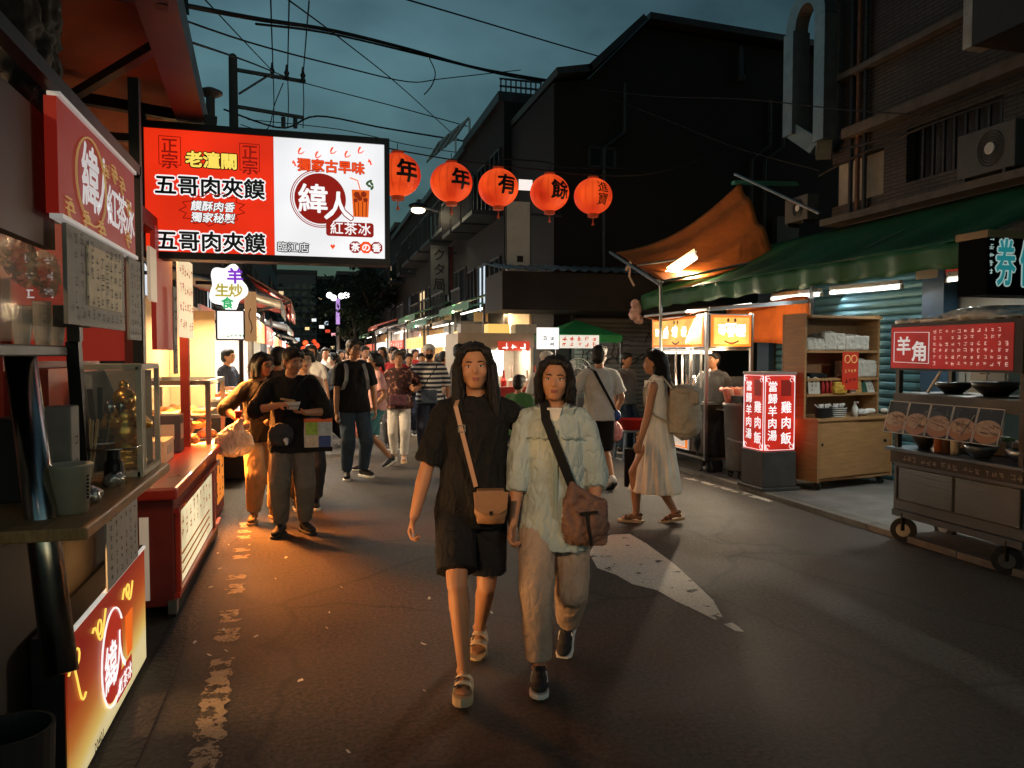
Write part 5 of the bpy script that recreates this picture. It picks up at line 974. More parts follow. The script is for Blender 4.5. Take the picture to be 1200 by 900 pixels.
# --- snack cart with two glowing smiling boxes
YB1 = uneven(glow('box_yellow', (1.0, .60, .13), .98), 4, .62, 1.1); WG = glow('text_glow', (1, .97, .85), 3.); ORGF = glow('box_orange', (.9, .22, .02), .9)
t = thing('snack_cart', 'steel snack cart under two glowing yellow light boxes with smiling faces', 'food cart', (5.2, 9.2, PV)); x0, x1, y0, y1 = 4.9, 5.55, 8.5, 10.0
for x in (x0, x1):
    for y in (y0, y1): m_ = MB(STEEL); m_.bar((x, y, .22), (x, y, 2.12), .04); m_.build('post', t)
m_ = MB(STEEL)
m_.box((x0-.03, y0-.03, .94), (x1+.03, y1+.03, .975)); m_.box((x0, y0+.02, 1.64), (x1, y1-.02, 1.665)); m_.box((x0+.02, y0+.02, .22), (x1-.02, y1-.02, .25)); m_.build('frame', t)
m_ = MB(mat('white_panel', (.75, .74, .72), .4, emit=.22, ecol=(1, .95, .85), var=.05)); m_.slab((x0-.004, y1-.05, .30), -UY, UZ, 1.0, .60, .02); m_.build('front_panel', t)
m_ = MB(ORGF); 
for a, c in (((y1-.04, .33), (y1-1.04, .33)), ((y1-.04, .88), (y1-1.04, .88)), ((y1-.06, .33), (y1-.06, .88)), ((y1-1.03, .33), (y1-1.03, .88))): m_.bar((x0-.009, a[0], a[1]), (x0-.009, c[0], c[1]), .05, .006)
m_.build('panel_border', t); m_ = MB(INK); 
for ax, az, bx, bz in ((.72, .62, .80, .66), (.80, .66, .76, .58), (.70, .50, .84, .53), (.88, .46, .93, .47), (.55, .6, .62, .5)): m_.bar((x0-.008, y1-ax, az), (x0-.008, y1-bx, bz), .025, .004)
m_.build('panel_marks', t)
m_ = MB(mat('dark_cabinet', (.06, .045, .03), .5, var=.3)); m_.box((x0+.02, y0+.03, .30), (x1-.03, y1-1.09, .93)); m_.box((x0+.03, y1-1.06, .30), (x1-.03, y1-.06, .93)); m_.build('cabinet', t)
def smile_box(o, r, w, h, seed):
    r = Vector(r); n_ = r.cross(UZ); bx = MB(STEEL); bx.slab(o-UZ*.015-r*.015, r, UZ, w+.03, h+.03, .10); b_ = bx.build('light_box', t); f = MB(ORGF); f.slab(o+n_*.006, r, UZ, w, h, .004); f.build('box_border', b_); f = MB(YB1); f.slab(o+n_*.010+r*.035+UZ*.03, r, UZ, w-.07, h-.06, .003); f.build('box_face', b_)
    k_ = MB(glow('face_ink', (.16, .03, .005), .5)); c = o+n_*.013+r*w*.5
    for s_ in (-1, 1): k_.prism([(.017*math.cos(i*.7), .026*math.sin(i*.7)) for i in range(9)], c+r*s_*.05+UZ*h*.84, r, UZ, .003)
    k_.strip([c+r*(-.10+.2*i/8)+UZ*(h*.17-.03*math.sin(math.pi*i/8)) for i in range(9)], UZ*.02, .004); k_.build('smile', b_)
    g_ = MB(WG); 
    for i, (uu, s_) in enumerate(((.27, 1), (.5, 1.05), (.73, 1)) if w < 1 else ((.12, .7), (.30, 1.05), (.48, 1.1), (.66, 1.05), (.86, .7))):
        rg = random.Random(i+seed*7); q = .17*s_; [g_.scribble(o+n_*.011+r*(w*uu-q/2+dx)+UZ*(h*.53-q/2+dx), r, UZ, q, rg) for dx in (0, .008)]; g_.ball(o+n_*.008+r*w*uu+UZ*h*.53, (.06*s_ if abs(r.x) > .5 else .006, .006 if abs(r.x) > .5 else .06*s_, .06*s_), 12, 8)
    g_.build('glowing_characters', b_)
smile_box(V(x0-.02, y1, 1.69), (0, -1, 0), 1.46, .40, 1); smile_box(V(x0+.05, y0-.02, 1.69), (1, 0, 0), .58, .40, 2)
m_ = MB(ACRYL); m_.box((x0+.0, y1-.95, .98), (x0+.006, y0+.1, 1.63)); m_.box((x0+.02, y0, .98), (x1-.02, y0+.006, 1.3)); m_.build('glass', t); m_ = MB(STEEL)
for y in (y0+.12, y0+.4, y0+.62, y0+.8): m_.bar((x0-.008, y, .98), (x0-.008, y, 1.63), .022)
m_.build('glass_frame', t)
m_ = MB(glow('cart_tube', (1, .88, .65), 3)); m_.cyl((x0+.12, y0+.1, 1.615), (x0+.12, y1-.1, 1.615), .02); m_.build('tube', t); lamp('AREA', (x0+.05, 9.0, 1.6), 150, (1, .80, .55), t, size=.1, size_y=1.3, aim=(3.2, 7.6, .6)); lamp('POINT', (5.2, 8.35, 1.6), 12, (1, .7, .4), t, .08)
WHL = mat('rubber', (.02, .02, .02), .7, var=.2)
def wheel(c, r, ax, parent, w=.04):
    ax = Vector(ax); c = Vector(c); m_ = MB(WHL).m(WHL, False); m_.cyl(c-ax*w/2, c+ax*w/2, r, n=22); o = m_.build('wheel', parent); m_ = MB(STEEL); m_.cyl(c-ax*(w/2+.006), c+ax*(w/2+.006), r*.55, n=16); m_.build('rim', o); m_ = MB(BLKM); u = Vector((0, 0, 1)); m_.bar(c-ax*(w/2+.018), c-ax*(w/2+.018)+u*r*1.5, .03, .012); m_.bar(c+ax*(w/2+.018), c+ax*(w/2+.018)+u*r*1.5, .03, .012); m_.box((c.x-.04, c.y-.04, c.z+r*1.35), (c.x+.04, c.y+.04, c.z+r*1.55)); m_.build('fork', o); return o
for x in (x0+.08, x1-.08):
    for y in (y0+.12, y1-.15): wheel((x, y, PV+.08), .08, (1, 0, 0), t)
rg = random.Random(9)
BOTS = [mat('bottle_a', (.35, .10, .03), .25, var=.2), mat('bottle_b', (.5, .45, .35), .3, var=.2), mat('bottle_c', (.10, .05, .03), .2, var=.2)]
for i in range(8):
    m_ = MB(BOTS[i % 3]).m(BOTS[i % 3], True); x, y = x0+.12+.16*(i % 2), y0+.2+i*.16; h_ = .16+.08*(i % 3); m_.lathe((x, y, .978), [(.035, 0), (.036, h_*.6), (.016, h_*.8), (.016, h_)], 12)
    o = m_.build('bottle', None, label='small sauce bottle behind the glass of the smiling snack cart', cat='bottle', group='bottles on the snack cart')
t2 = thing('meat_tray', 'pile of striped pink meat on the end of the snack cart', 'food', (5.3, 8.36, .95)); m_ = MB(STEEL); m_.box((5.02, 8.20, .88), (5.55, 8.462, .90)); m_.build('tray', t2)
for i in range(7): m_ = MB(mat('meat%d' % (i % 2), ((.46, .12, .08), (.62, .36, .28))[i % 2], .4, var=.3, vscale=14)); m_.tube([V(5.06+i*.07, 8.24, .905+.01), V(5.06+i*.072, 8.25, 1.02), V(5.06+i*.073, 8.30, 1.13), V(5.06+i*.073, 8.40, 1.14)], .036, 10); m_.build('meat_strip', t2)
m_ = MB(ORG).m(ORG, True); a = V(4.75, 10.1, 2.13); m_.grid(lambda u, v: V(4.82+(1.4*min(1, u/.7)), 10.2-1.95*v, (2.14+.16*math.sin(min(1, u/.7)*1.57)-.06*math.sin(v*3.14) if u < .7 else 2.30-(u-.7)*1.9)-.03*math.sin(u*9+v*5)), 26, 14); t = thing('cart_canopy', 'orange cloth canopy glowing over the snack cart below the green valance', 'canopy', (5.5, 9.2, 2.2)); thick(m_.build('cover', t)); m_ = MB(GALV); m_.bar((4.80, 10.1, 2.15), (4.80, 8.3, 2.15), .03); m_.bar((4.8, 8.28, 2.15), (6.3, 8.28, 2.28), .05); m_.bar((6.3, 8.3, PV), (6.3, 8.3, 2.6), .04); m_.build('frame', t); m_ = MB(TUBE); m_.cyl((4.95, 8.32, 2.16), (5.6, 8.6, 2.24), .022); m_.build('tube', t); lamp('POINT', (5.35, 8.75, 2.13), 30, (1, .62, .28), t, .06)
t = thing('waste_barrel', 'tall grey wheeled barrel with a handle chain beside the snack cart', 'bin', (5.16, 8.12, PV)); m_ = MB(mat('barrel_grey', (.10, .105, .11), .55, var=.25)).m(mat('barrel_grey', (.1, .1, .1)), True); m_.lathe((5.16, 8.12, PV+.10), [(.15, 0), (.165, .02), (.185, .4), (.20, .78), (.215, .79), (.215, .83), (.19, .83), (.15, .05)], 26); m_.build('barrel', t); m_ = MB(GALV); m_.tube([V(5.16+.195*math.cos(a*.3), 8.12+.195*math.sin(a*.3), PV+.50-.05*math.sin((a-11)*.3)) for a in range(11, 22)], .012, 6); m_.build('chain', t); m_ = MB(BLKM); m_.box((5.08, 7.97, PV+.935), (5.2, 8.2, PV+1.02)); m_.build('lid_box', t)
for a in (0, 2.1, 4.2): wheel((5.16+.13*math.cos(a), 8.12+.13*math.sin(a), PV+.04), .04, (0, 1, 0), t, .025)
# --- red lit pillar sign
t = thing('lit_pillar_sign', 'square red glowing pillar sign with white characters on a dark box base', 'sign', (5.1, 7.44, PV)); px_, py_ = 4.90, 7.24; w_ = .40; zb, zt = .50, 1.36
m_ = MB(mat('pillar_base', (.05, .05, .048), .55, var=.3)); m_.box((px_-.015, py_-.015, PV+.04), (px_+w_+.015, py_+w_+.015, zb-.005)); m_.box((px_-.05, py_-.05, PV), (px_+w_+.05, py_+w_+.05, PV+.038)); m_.build('base', t, bevel=.006); RP = uneven(glow('pillar_red', (.60, .022, .010), .8), 4, .6, 1.15); m_ = MB(RP); m_.box((px_, py_, zb), (px_+w_, py_+w_, zt)); m_.build('lit_body', t); m_ = MB(mat('pillar_cap', (.35, .30, .28), .5)); m_.box((px_-.01, py_-.01, zt+.002), (px_+w_+.01, py_+w_+.01, zt+.03)); m_.build('cap', t)
wl_ = MB(WHG2); dp = MB(glow('dark_patch', (.22, .008, .004), .6))
for o, r in ((V(px_-.001, py_+w_, zb), V(0, -1, 0)), (V(px_, py_-.001, zb), V(1, 0, 0))):
    wl_.text('當歸羊肉湯', o+r*.045+UZ*.68, r, UZ, .125, .014, 1.10, True); wl_.text('雞肉飯', o+r*.215+UZ*.44, r, UZ, .14, .016, 1.25, True)
    n_ = r.cross(UZ); dp.slab(o+r*.215+UZ*.62+n_*.004, r, UZ, .13, .18, .002)
    for u0, u1, v0, v1 in ((.02, .06, .84, .84), (.02, .02, .84, .78), (.34, .38, .84, .84), (.38, .38, .84, .78), (.02, .06, .02, .02), (.02, .02, .02, .08), (.34, .38, .02, .02), (.38, .38, .02, .08), (.02, .38, .85, .85), (.02, .38, .012, .012), (.01, .01, .012, .85), (.39, .39, .012, .85)): wl_.bar(o+n_*.004+r*u0+UZ*v0, o+n_*.004+r*u1+UZ*v1, .006, .004)
    for u0, v0 in ((.05, .80), (.35, .80), (.05, .05), (.35, .05)): wl_.tube([o+n_*.004+r*(u0+.022*math.cos(q*.7))+UZ*(v0+.022*math.sin(q*.7)) for q in range(8)], .003, 4)
wl_.build('lettering', t); dp.build('dark_patch', t); lamp('POINT', (px_+.46, py_+.2, .8), 5, (1, .15, .06), t, .2)
# --- wooden cabinet with shelves
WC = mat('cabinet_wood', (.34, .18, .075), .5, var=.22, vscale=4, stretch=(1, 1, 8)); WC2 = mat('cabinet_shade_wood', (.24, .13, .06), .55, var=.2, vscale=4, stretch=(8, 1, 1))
F = V(5.46, 7.05, PV); t = thing('wooden_cabinet', 'open-topped wooden cabinet on castors with sliding doors and shelves of goods', 'cabinet', tuple(F), R(10)); Wd, Dp = 1.22, .54
def lb(m_, name, **k): return m_.build(name, t, world=False, **k)
m_ = MB(WC); m_.box((0, 0, .10), (.03, Dp, .78)); m_.box((Wd-.03, 0, .10), (Wd, Dp, .78)); m_.box((.03, .03, .10), (Wd-.03, Dp, .13)); m_.box((.03, Dp-.02, .13), (Wd-.03, Dp, .78)); lb(m_, 'carcass'); m_ = MB(WC); m_.box((-.02, -.02, .782), (Wd+.02, Dp, .815)); lb(m_, 'top', bevel=.004)
for i in (0, 1): m_ = MB(WC); x = .035+i*(Wd/2-.04); m_.box((x, .002+.014*i, .14), (x+Wd/2+.0, .014+.014*i, .778)); o = lb(m_, 'sliding_door', bevel=.003); m_ = MB(BLKM); m_.cyl((x+(.04 if i == 0 else .50), .0+.0005*i, .52), (x+(.04 if i == 0 else .50), .0115+.014*i, .52), .018); m_.build('handle', o, world=False)
m_ = MB(WC2); m_.box((0, Dp-.03, .82), (Wd, Dp, 2.0)); lb(m_, 'back_panel'); m_ = MB(WC); m_.box((-.002, Dp-.34, .82), (.028, Dp-.032, 2.0)); m_.box((Wd-.03, Dp-.34, .82), (Wd, Dp-.032, 2.0)); lb(m_, 'side_panel')
for z in (1.08, 1.26, 1.58, 1.98): m_ = MB(WC); m_.box((.03, Dp-.35 if z < 1.9 else Dp-.40, z-.03), (Wd-.032, Dp-.032, z)); lb(m_, 'shelf', bevel=.003)
for x in (.1, Wd-.1):
    for y in (.08, Dp-.1): m_ = MB(WHL); m_.cyl((x-.015, y, .04), (x+.015, y, .04), .04, n=18); o = lb(m_, 'caster'); m_ = MB(STEEL); m_.bar((x, y, .07), (x, y, .10), .03); m_.build('caster_plate', o, world=False)
TC = Matrix.Translation(F) @ Matrix.Rotation(R(10), 4, 'Z')
def on_cab(x, y, z): return TC @ V(x, y, z)
def goods(name, label, cat, x, y, z, fn, group=None):
    g_ = thing(name, label, cat, tuple(on_cab(x*.93, y, z)), R(10), group); fn(g_); return g_
BUN = mat('bundle_white', (.50, .46, .40), .75, var=.12, vscale=5, bump=.3, bscale=30)
def bundle(sx, sy, sz, sd, nm='wrapping', mt=BUN):
    def f(g_): m_ = MB(mt); m_.box((-sx/2, -sy/2, .005), (sx/2, sy/2, sz)); m_.ball((0, 0, sz*.6), (sx*.5, sy*.5, sz*.55)); skin_obj(nm, m_, g_, .012, smooth=6, fold=.012, fscale=14, seed=sd)
    return f
for x, sx, sz, sd, z, lbl in ((.20, .30, .13, 1, 1.58, 'low white wrapped bundle at the left of the upper shelf'), (.52, .36, .20, 2, 1.58, 'tall white wrapped bundle in the middle of the upper shelf'), (.92, .42, .17, 3, 1.58, 'loose white cloth heap at the right of the upper shelf'), (1.03, .48, .20, 4, 1.26, 'folded white fabric stack on the middle shelf behind the red poster'), (.25, .30, .05, 5, 1.26, 'flat black packet on the middle shelf')):
    goods('bundle', lbl, 'bundle', x, .32, z, bundle(sx*.95, .22, sz, sd, mt=BUN if sd < 5 else BLK))
def poster(g_):
    m_ = MB(glow('poster_red', (.5, .035, .015), .35)); m_.slab((-.13, 0, 0), UX, UZ, .26, .44, .006); m_.build('sheet', g_, world=False); m_ = MB(INK); m_.menu((-.10, -.001, .06), UX, UZ, .2, .10, 3, 1, 3, 1, .06); m_.build('black_writing', g_, world=False); m_ = MB(SG); m_.menu((-.10, -.001, .19), UX, UZ, .2, .07, 4, 1, 4, 1, .045); 
    for s_ in (-1, 1): m_.tube([V(s_*.055+.045*math.cos(a*.52), -.003, .36+.045*math.sin(a*.52)) for a in range(13)], .005, 5)
    m_.build('gold_writing', g_, world=False)
goods('poster', 'red paper poster with gold rings hanging from the shelf edge', 'poster', .73, .155, 1.12, poster)
def card(w_, h_, col, tilt=.25):
    def f(g_): m_ = MB(mat('card_%d' % int(col[0]*100+col[1]*10), col, .5, var=.08)); m_.slab((-w_/2, 0, 0), UX, V(0, tilt, 1).normalized(), w_, h_, .008); m_.build('card', g_, world=False); m_ = MB(INK); m_.menu((-w_*.35, -.001, h_*.15), UX, V(0, tilt, 1).normalized(), w_*.7, h_*.65, 2, 3, int(w_*1000), .9); m_.build('print', g_, world=False)
    return f
goods('picture_card', 'pale framed card with a dark emblem on the lower shelf', 'card', .17, .2, 1.082, card(.18, .20, (.5, .45, .38), .1)); goods('picture_card', 'orange card standing on the lower shelf right of the poster', 'card', .95, .2, 1.082, card(.09, .17, (.55, .3, .1), .1)); goods('picture_card', 'dark green card leaning beside the white booklet', 'card', 1.05, .2, 1.082, card(.11, .12, (.03, .09, .06), .3)); goods('booklet', 'white booklet leaning at the right of the lower shelf', 'booklet', 1.17, .2, 1.082, card(.13, .17, (.6, .58, .52), .4)); goods('picture_card', 'small white tag card on the lower shelf beside the poster', 'card', .84, .2, 1.082, card(.08, .10, (.6, .55, .5), .2))
def hbag(g_): m_ = MB(mat('bag_mustard', (.50, .29, .04), .6, var=.3, vscale=25)); m_.box((-.10, -.04, .0), (.10, .04, .13)); m_.ball((0, 0, .06), (.12, .05, .07)); skin_obj('bag_body', m_, g_, .009, fold=.008, fscale=25); m_ = MB(LEATH); m_.tube([V(.07*math.cos(a*.314), 0, .13+.08*math.sin(a*.314)) for a in range(11)], .006, 6); m_.build('handle', g_, world=False)
goods('handbag', 'small mustard yellow handbag on the lower shelf', 'bag', .58, .2, 1.082, hbag)
for i, x in enumerate((.33, .40, .47)):
    def f(g_): m_ = MB(mat('red_lacq', (.40, .03, .03), .3, var=.1)).m(mat('red_lacq', (.4, .03, .03)), True); m_.lathe((0, 0, 0), [(.022, 0), (.024, .10), (.012, .13), (.012, .17)], 12); m_.build('bottle', g_, world=False)
    goods('bottle', 'slim red bottle on the lower shelf between the pale card and the yellow bag', 'bottle', x, .22, 1.082, f, 'red bottles on the cabinet')
def basket(mt):
    def f(g_): m_ = MB(mt); m_.rings([((0, 0, 0), .10, .06), ((0, 0, .11), .125, .08), ((0, 0, .115), .115, .072), ((0, 0, .02), .09, .05)], 18); m_.build('basket', g_, world=False); m_ = MB(SHOEW); rg = random.Random(3); [m_.bar((rg.uniform(-.08, .08), rg.uniform(-.04, .04), .03), (rg.uniform(-.1, .1), rg.uniform(-.05, .05), .15), .025, .01) for _ in range(9)]; m_.build('packets', g_, world=False)
    return f
goods('basket', 'black basket of white packets at the left of the cabinet top', 'basket', .20, .10, .817, basket(BLKM)); CHK = patterned('check', (.02, .02, .02), (.5, .5, .47), 'stripe', 14); goods('basket', 'checked black and white basket beside the black basket', 'basket', .45, .10, .817, basket(CHK))
def pump(g_): m_ = MB(mat('pump_clear', (.6, .6, .58), .2, var=0)).m(mat('pump_clear', (.6, .6, .6)), True); m_.lathe((0, 0, 0), [(.032, 0), (.034, .10), (.014, .13), (.012, .155)], 14); m_.build('bottle', g_, world=False); m_ = MB(SHOEW); m_.bar((0, .01, .165), (0, -.04, .165), .018); m_.cyl((0, 0, .15), (0, 0, .17), .012); m_.build('pump', g_, world=False)
goods('pump_bottle', 'clear pump bottle on the cabinet top below the poster', 'bottle', .70, .06, .817, pump)
def whites(g_):
    m_ = MB(SHOEW); rg = random.Random(12); [m_.ball((rg.uniform(-.22, .22), rg.uniform(-.06, .06), .03+rg.uniform(0, .03)), (.05, .04, .03), 10, 7) for _ in range(12)]; skin_obj('packets', m_, g_, .012, fold=.006, fscale=30)
goods('packet_pile', 'pile of white crumpled packets at the right of the cabinet top', 'packets', 1.02, .10, .817, whites)
# --- steel cart with the red menu
t = thing('steel_cart', 'stainless steel cart with a red menu sign and bowl pictures at the right edge', 'food cart', (5.1, 4.7, 0)); X = 4.80; y1 = gx(1042, 500, X).y; y0 = y1-1.24; SD = mat('steel_dull', (.13, .155, .175), .33, .75, var=0, bump=.05, bscale=9, stretch=(1, .25, 6)); SDK = mat('steel_dark', (.05, .047, .043), .42, .7, var=.3)
zc = .80; gz_ = lambda px, py: gx(px, py, X).z
m_ = MB(SD); m_.box((X+.03, y0, .27), (X+.62, y1-.03, zc-.13)); m_.build('body', t, bevel=.006); m_ = MB(SD); m_.box((X-.03, y0-.03, zc-.03), (X+.66, y1+.02, zc)); m_.build('counter_top', t, bevel=.006); m_ = MB(SDK); m_.box((X+.01, y0, zc-.128), (X+.62, y1-.01, zc-.032)); m_.build('fascia', t); m_ = MB(mat('steel_bright', (.20, .235, .26), .24, .8, var=0, bump=.06, bscale=9, stretch=(1, .25, 6))); m_.box((X+.022, y0+.02, .36), (X+.029, y1-.08, zc-.16)); m_.build('front_panel', t); m_ = MB(SDK); q0, q1, q2, q3 = y0+.02, y1-.08, .36, zc-.16; [m_.bar((X+.018, a0, b0), (X+.018, a1, b1), .012, .012) for a0, b0, a1, b1 in ((q0, q2, q1, q2), (q0, q3, q1, q3), (q0, q2, q0, q3), (q1, q2, q1, q3), (q0*.5+q1*.5, q2, q0*.5+q1*.5, q3))]; m_.build('panel_seam', t); m_ = MB(SD); m_.box((X+.015, y0, .215), (X+.6, y1-.03, .268)); m_.build('skirt', t)
m_ = MB(mat('fascia_mark', (.24, .21, .18), .5, .5)); rg = random.Random(41)
for i in range(7):
    for j in range(3): m_.scribble(V(X+.009, y1-.14-i*.2-j*.055, zc-.108), -UY, UZ, .05, rg)
m_.build('fascia_writing', t)
for y in (y1-.12, y0+.15): wheel((X+.06, y, .10), .10, (.8, .6, 0), t, .05); wheel((X+.50, y, .10), .10, (1, 0, 0), t, .05)
for y in (y0+.04, y1-.05):
    for x in (X+.05, X+.6): m_ = MB(SDK); m_.bar((x, y, zc), (x, y, 1.86), .04); m_.build('post', t)
m_ = MB(SDK)
m_.bar((X+.05, y0, 1.21), (X+.05, y1-.02, 1.21), .06, .10); m_.box((X+.05, y0, 1.24), (X+.6, y1-.02, 1.265)); m_.build('upper_shelf', t); m_ = MB(SDK); m_.bar((X+.6, y0, 1.55), (X+.6, y1, 1.55), .03); m_.build('rail', t)
RS = uneven(glow('menu_red', (.42, .010, .010), .45), 3, .6, 1.2); zs0, zs1 = 1.475, 1.815; m_ = MB(BLKM); m_.box((X+.0, y0+.02, zs0-.02), (X+.14, y1+.0, zs1+.03)); sb = m_.build('menu_sign', t); m_ = MB(RS); m_.slab((X-.004, y1-.01, zs0), -UY, UZ, y1-y0-.10, zs1-zs0, .003); m_.build('red_face', sb); m_ = MB(SW); o = V(X-.005, y1-.01, zs0); r = -UY
for a, c in (((.035, .05), (.40, .04)), ((.035, .30), (.40, .29)), ((.035, .05), (.035, .30)), ((.40, .04), (.40, .29))): m_.bar(o+r*a[0]+UZ*a[1], o+r*c[0]+UZ*c[1], .008, .004)
m_.text('羊', o+r*.06+UZ*.125, r, UZ, .16, .025, 1); m_.text('角', o+r*.22+UZ*.075, r, UZ, .17, .025, 1); m_.build('lettering', sb); m_ = MB(glow('menu_pink', (.75, .45, .4), .7)); m_.menu(o+r*.43+UZ*.02, r, UZ, .69, .30, 12, 6, 17, .82, .034); m_.build('menu_writing', sb)
# tilted row of bowl pictures
BWL = [mat('bowl_brown', (.30, .13, .06), .4, var=.2), mat('noodle', (.36, .25, .17), .5, var=.35, vscale=40), mat('picture_dark', (.035, .042, .05), .25, var=.3)]
pz0, pz1 = .93, 1.19; n_ = 5; pw = (y1-.02-(y0+.12))/n_; up = V(.28, 0, 1).normalized()
for i in range(n_):
    m_ = MB(BWL[2]); o = V(X-.05, y1+.01-i*pw, pz0); r = -UY; m_.slab(o, r, up, pw-.012, .27, .005); b_ = m_.build('bowl_picture', t); nn = r.cross(up); m_ = MB(mat('picture_edge', (.5, .48, .44), .4))
    for a, c in (((0, 0), (pw-.012, 0)), ((0, .27), (pw-.012, .27)), ((0, 0), (0, .27)), ((pw-.012, 0), (pw-.012, .27))): m_.bar(o+r*a[0]+up*a[1], o+r*c[0]+up*c[1], .006)
    m_.build('border', b_); m_ = MB(BWL[0]); c = o+r*(pw*.48)+up*.11; m_.prism([(.122*math.cos(a*.262), .085*math.sin(a*.262)-.02) for a in range(24)], c+nn*.002, r, up, .002); m_.build('bowl_print', b_); m_ = MB(BWL[1]); m_.prism([(.108*math.cos(a*.262), .062*math.sin(a*.262)+.01) for a in range(24)], c+nn*.004, r, up, .002)
    m_.build('noodle_print', b_); m_ = MB(mat('slice', (.15, .08, .055), .4, var=.3)); rg = random.Random(i)
    for q in range(9): a = rg.uniform(-.07, .05); z = rg.uniform(-.03, .05); m_.bar(c+nn*.006+r*a+up*z, c+nn*.006+r*(a+.055)+up*(z-.02*rg.random()), .012, .003)
    m_.build('slice_print', b_)
    if i in (1, 3): m_ = MB(SHOEW); m_.bar(c+nn*.007+r*.0+up*(-.07), c+nn*.007+r*.09+up*.10, .006, .003); m_.build('chopstick_print', b_)
def bowl(name, lbl, x, y, z, r, mt, h=.09, cat='bowl'):
    m_ = MB(mt).m(mt, True); m_.lathe((x, y, z), [(r*.45, 0), (r*.9, h*.6), (r, h), (r*.94, h), (r*.4, .015)], 24); m_.build(name, None, label=lbl, cat=cat)
bowl('bowl', 'grey steel bowl on the cart counter under the third picture', X+.12, y1-.80, zc+.002, .12, SD, .10); bowl('pot', 'round bright steel pot on the cart counter near its right post', X+.16, y1-1.15, zc+.002, .14, STEEL, .10, 'pot'); bowl('pot', 'dark pot at the left end of the cart counter', X+.16, y1-.22, zc+.002, .10, SDK, .14, 'pot')
bowl('wok', 'black wok on the upper shelf behind the menu sign', X+.3, y1-.75, 1.267, .17, BLKM, .11, 'wok'); bowl('wok', 'second black pan at the left of the upper cart shelf', X+.3, y1-.36, 1.267, .14, BLKM, .09, 'wok'); bowl('wok', 'third dark pan at the right of the upper cart shelf', X+.3, y1-1.15, 1.267, .16, SDK, .09, 'wok')
for i in range(5): m_ = MB(mat('foil', (.45, .42, .38), .25, .6)); m_.box((X+.2+.03*(i % 2), y1-.42-i*.06, zc+.003), (X+.4, y1-.37-i*.06, zc+.02+.012*(i % 3))); m_.build('packet', None, label='flat foil packet lying on the steel cart counter', cat='packet', group='packets on the steel cart')
t = thing('ladle_hose', 'curved white hose rising at the left post of the steel cart', 'hose', (X+.2, y1-.2, 1.27)); m_ = MB(SHOEW); m_.tube([V(X+.2, y1-.20+.16*math.sin(a*.2)*-1, 1.27+.22*math.sin(min(1.5, a*.2))) for a in range(9)], .012, 8); m_.build('hose', t)
t = thing('pale_box', 'pale boxy appliance with a label behind the steel cart', 'box', (5.62, 4.3, 1.27)); m_ = MB(mat('appliance', (.40, .42, .38), .5, var=.12)); p = gx(1160, 340, 5.75); m_.box((5.72, p.y-.2, .06), (6.1, p.y+.16, 1.62)); m_.build('body', t, bevel=.01); m_ = MB(INK); q = V(5.719, p.y+.05, 1.42); [m_.bar(q+UZ*z-UY*a, q+UZ*z-UY*c, .008) for z, a, c in ((0, 0, .1), (.05, .0, .1), (.025, .02, .08))]; m_.build('label', t)
m_ = MB(mat('sheet_plastic', (.55, .53, .48), .3, var=.2, vscale=8)); m_.box((X+.02, y0+.05, 1.852), (X+.62, y1-.02, 1.875)); m_.ball((X+.3, y1-.6, 1.87), (.25, .3, .08)).ball((X+.3, y0+.5, 1.88), (.3, .45, .07)); me = remeshed(m_, .016, fold=.03, fscale=10); o = bpy.data.objects.new('plastic_sheet', me); COL.objects.link(o); tag(o, 'crumpled clear plastic sheet lying on top of the steel cart', 'plastic sheet')
# black box sign with teal characters
t = thing('box_sign', 'black box sign with a large teal character under the awning at the right edge', 'sign', (5.3, 4.35, 2.0)); a = gy(1156, 345, 4.3); c = gy(1156, 278, 4.3); m_ = MB(mat('box_black', (.003, .003, .004), .7, var=.2, spec=.05)); m_.box((a.x, 4.3, a.z), (5.7, 4.55, c.z)); m_.build('box', t); m_ = MB(mat('brass_trim', (.30, .20, .09), .5, var=.2)); m_.box((a.x-.01, 4.29, c.z+.002), (5.72, 4.57, c.z+.055)); m_.build('trim', t)
TL = glow('teal_letter', (.02, .25, .27), .6); TLE = glow('teal_edge', (.55, .75, .70), .45); h_ = c.z-a.z; m_ = MB(TLE); m_.text('券', (a.x+.075, 4.299, a.z+.10), UX, UZ, .36, .045, 1, lift=.002, sx=.5); m_.text('仍', (a.x+.30, 4.299, a.z+.10), UX, UZ, .36, .045, 1, lift=.002, sx=.5); m_.menu((a.x+.008, 4.299, a.z+.14), UX, UZ, .055, .29, 1, 5, 8, 1, .048); m_.build('letter_outline', t); m_ = MB(TL); m_.text('券', (a.x+.075, 4.299, a.z+.10), UX, UZ, .36, .014, 1, lift=.005, sx=.5); m_.text('仍', (a.x+.30, 4.299, a.z+.10), UX, UZ, .36, .014, 1, lift=.005, sx=.5); m_.build('lettering', t)
t = thing('shop_sign', 'small red and yellow sign with a cream card tucked beneath the green awning', 'sign', (6.1, 5.3, 2.2)); p = gx(1108, 322, 6.1); m_ = MB(glow('sign_red_small', (.4, .03, .02), .4)); m_.slab((6.1, p.y, p.z), -UY, UZ, .5, .26, .03); m_.build('board', t); m_ = MB(YELG); m_.menu((6.099, p.y-.05, p.z+.03), -UY, UZ, .4, .2, 2, 1, 3, 1, .16); m_.build('writing', t); m_ = MB(mat('cream_card', (.55, .48, .38), .6)); p = gx(1075, 328, 6.1); m_.slab((6.08, p.y, p.z), -UY, UZ, .26, .2, .02); m_.build('card', t)


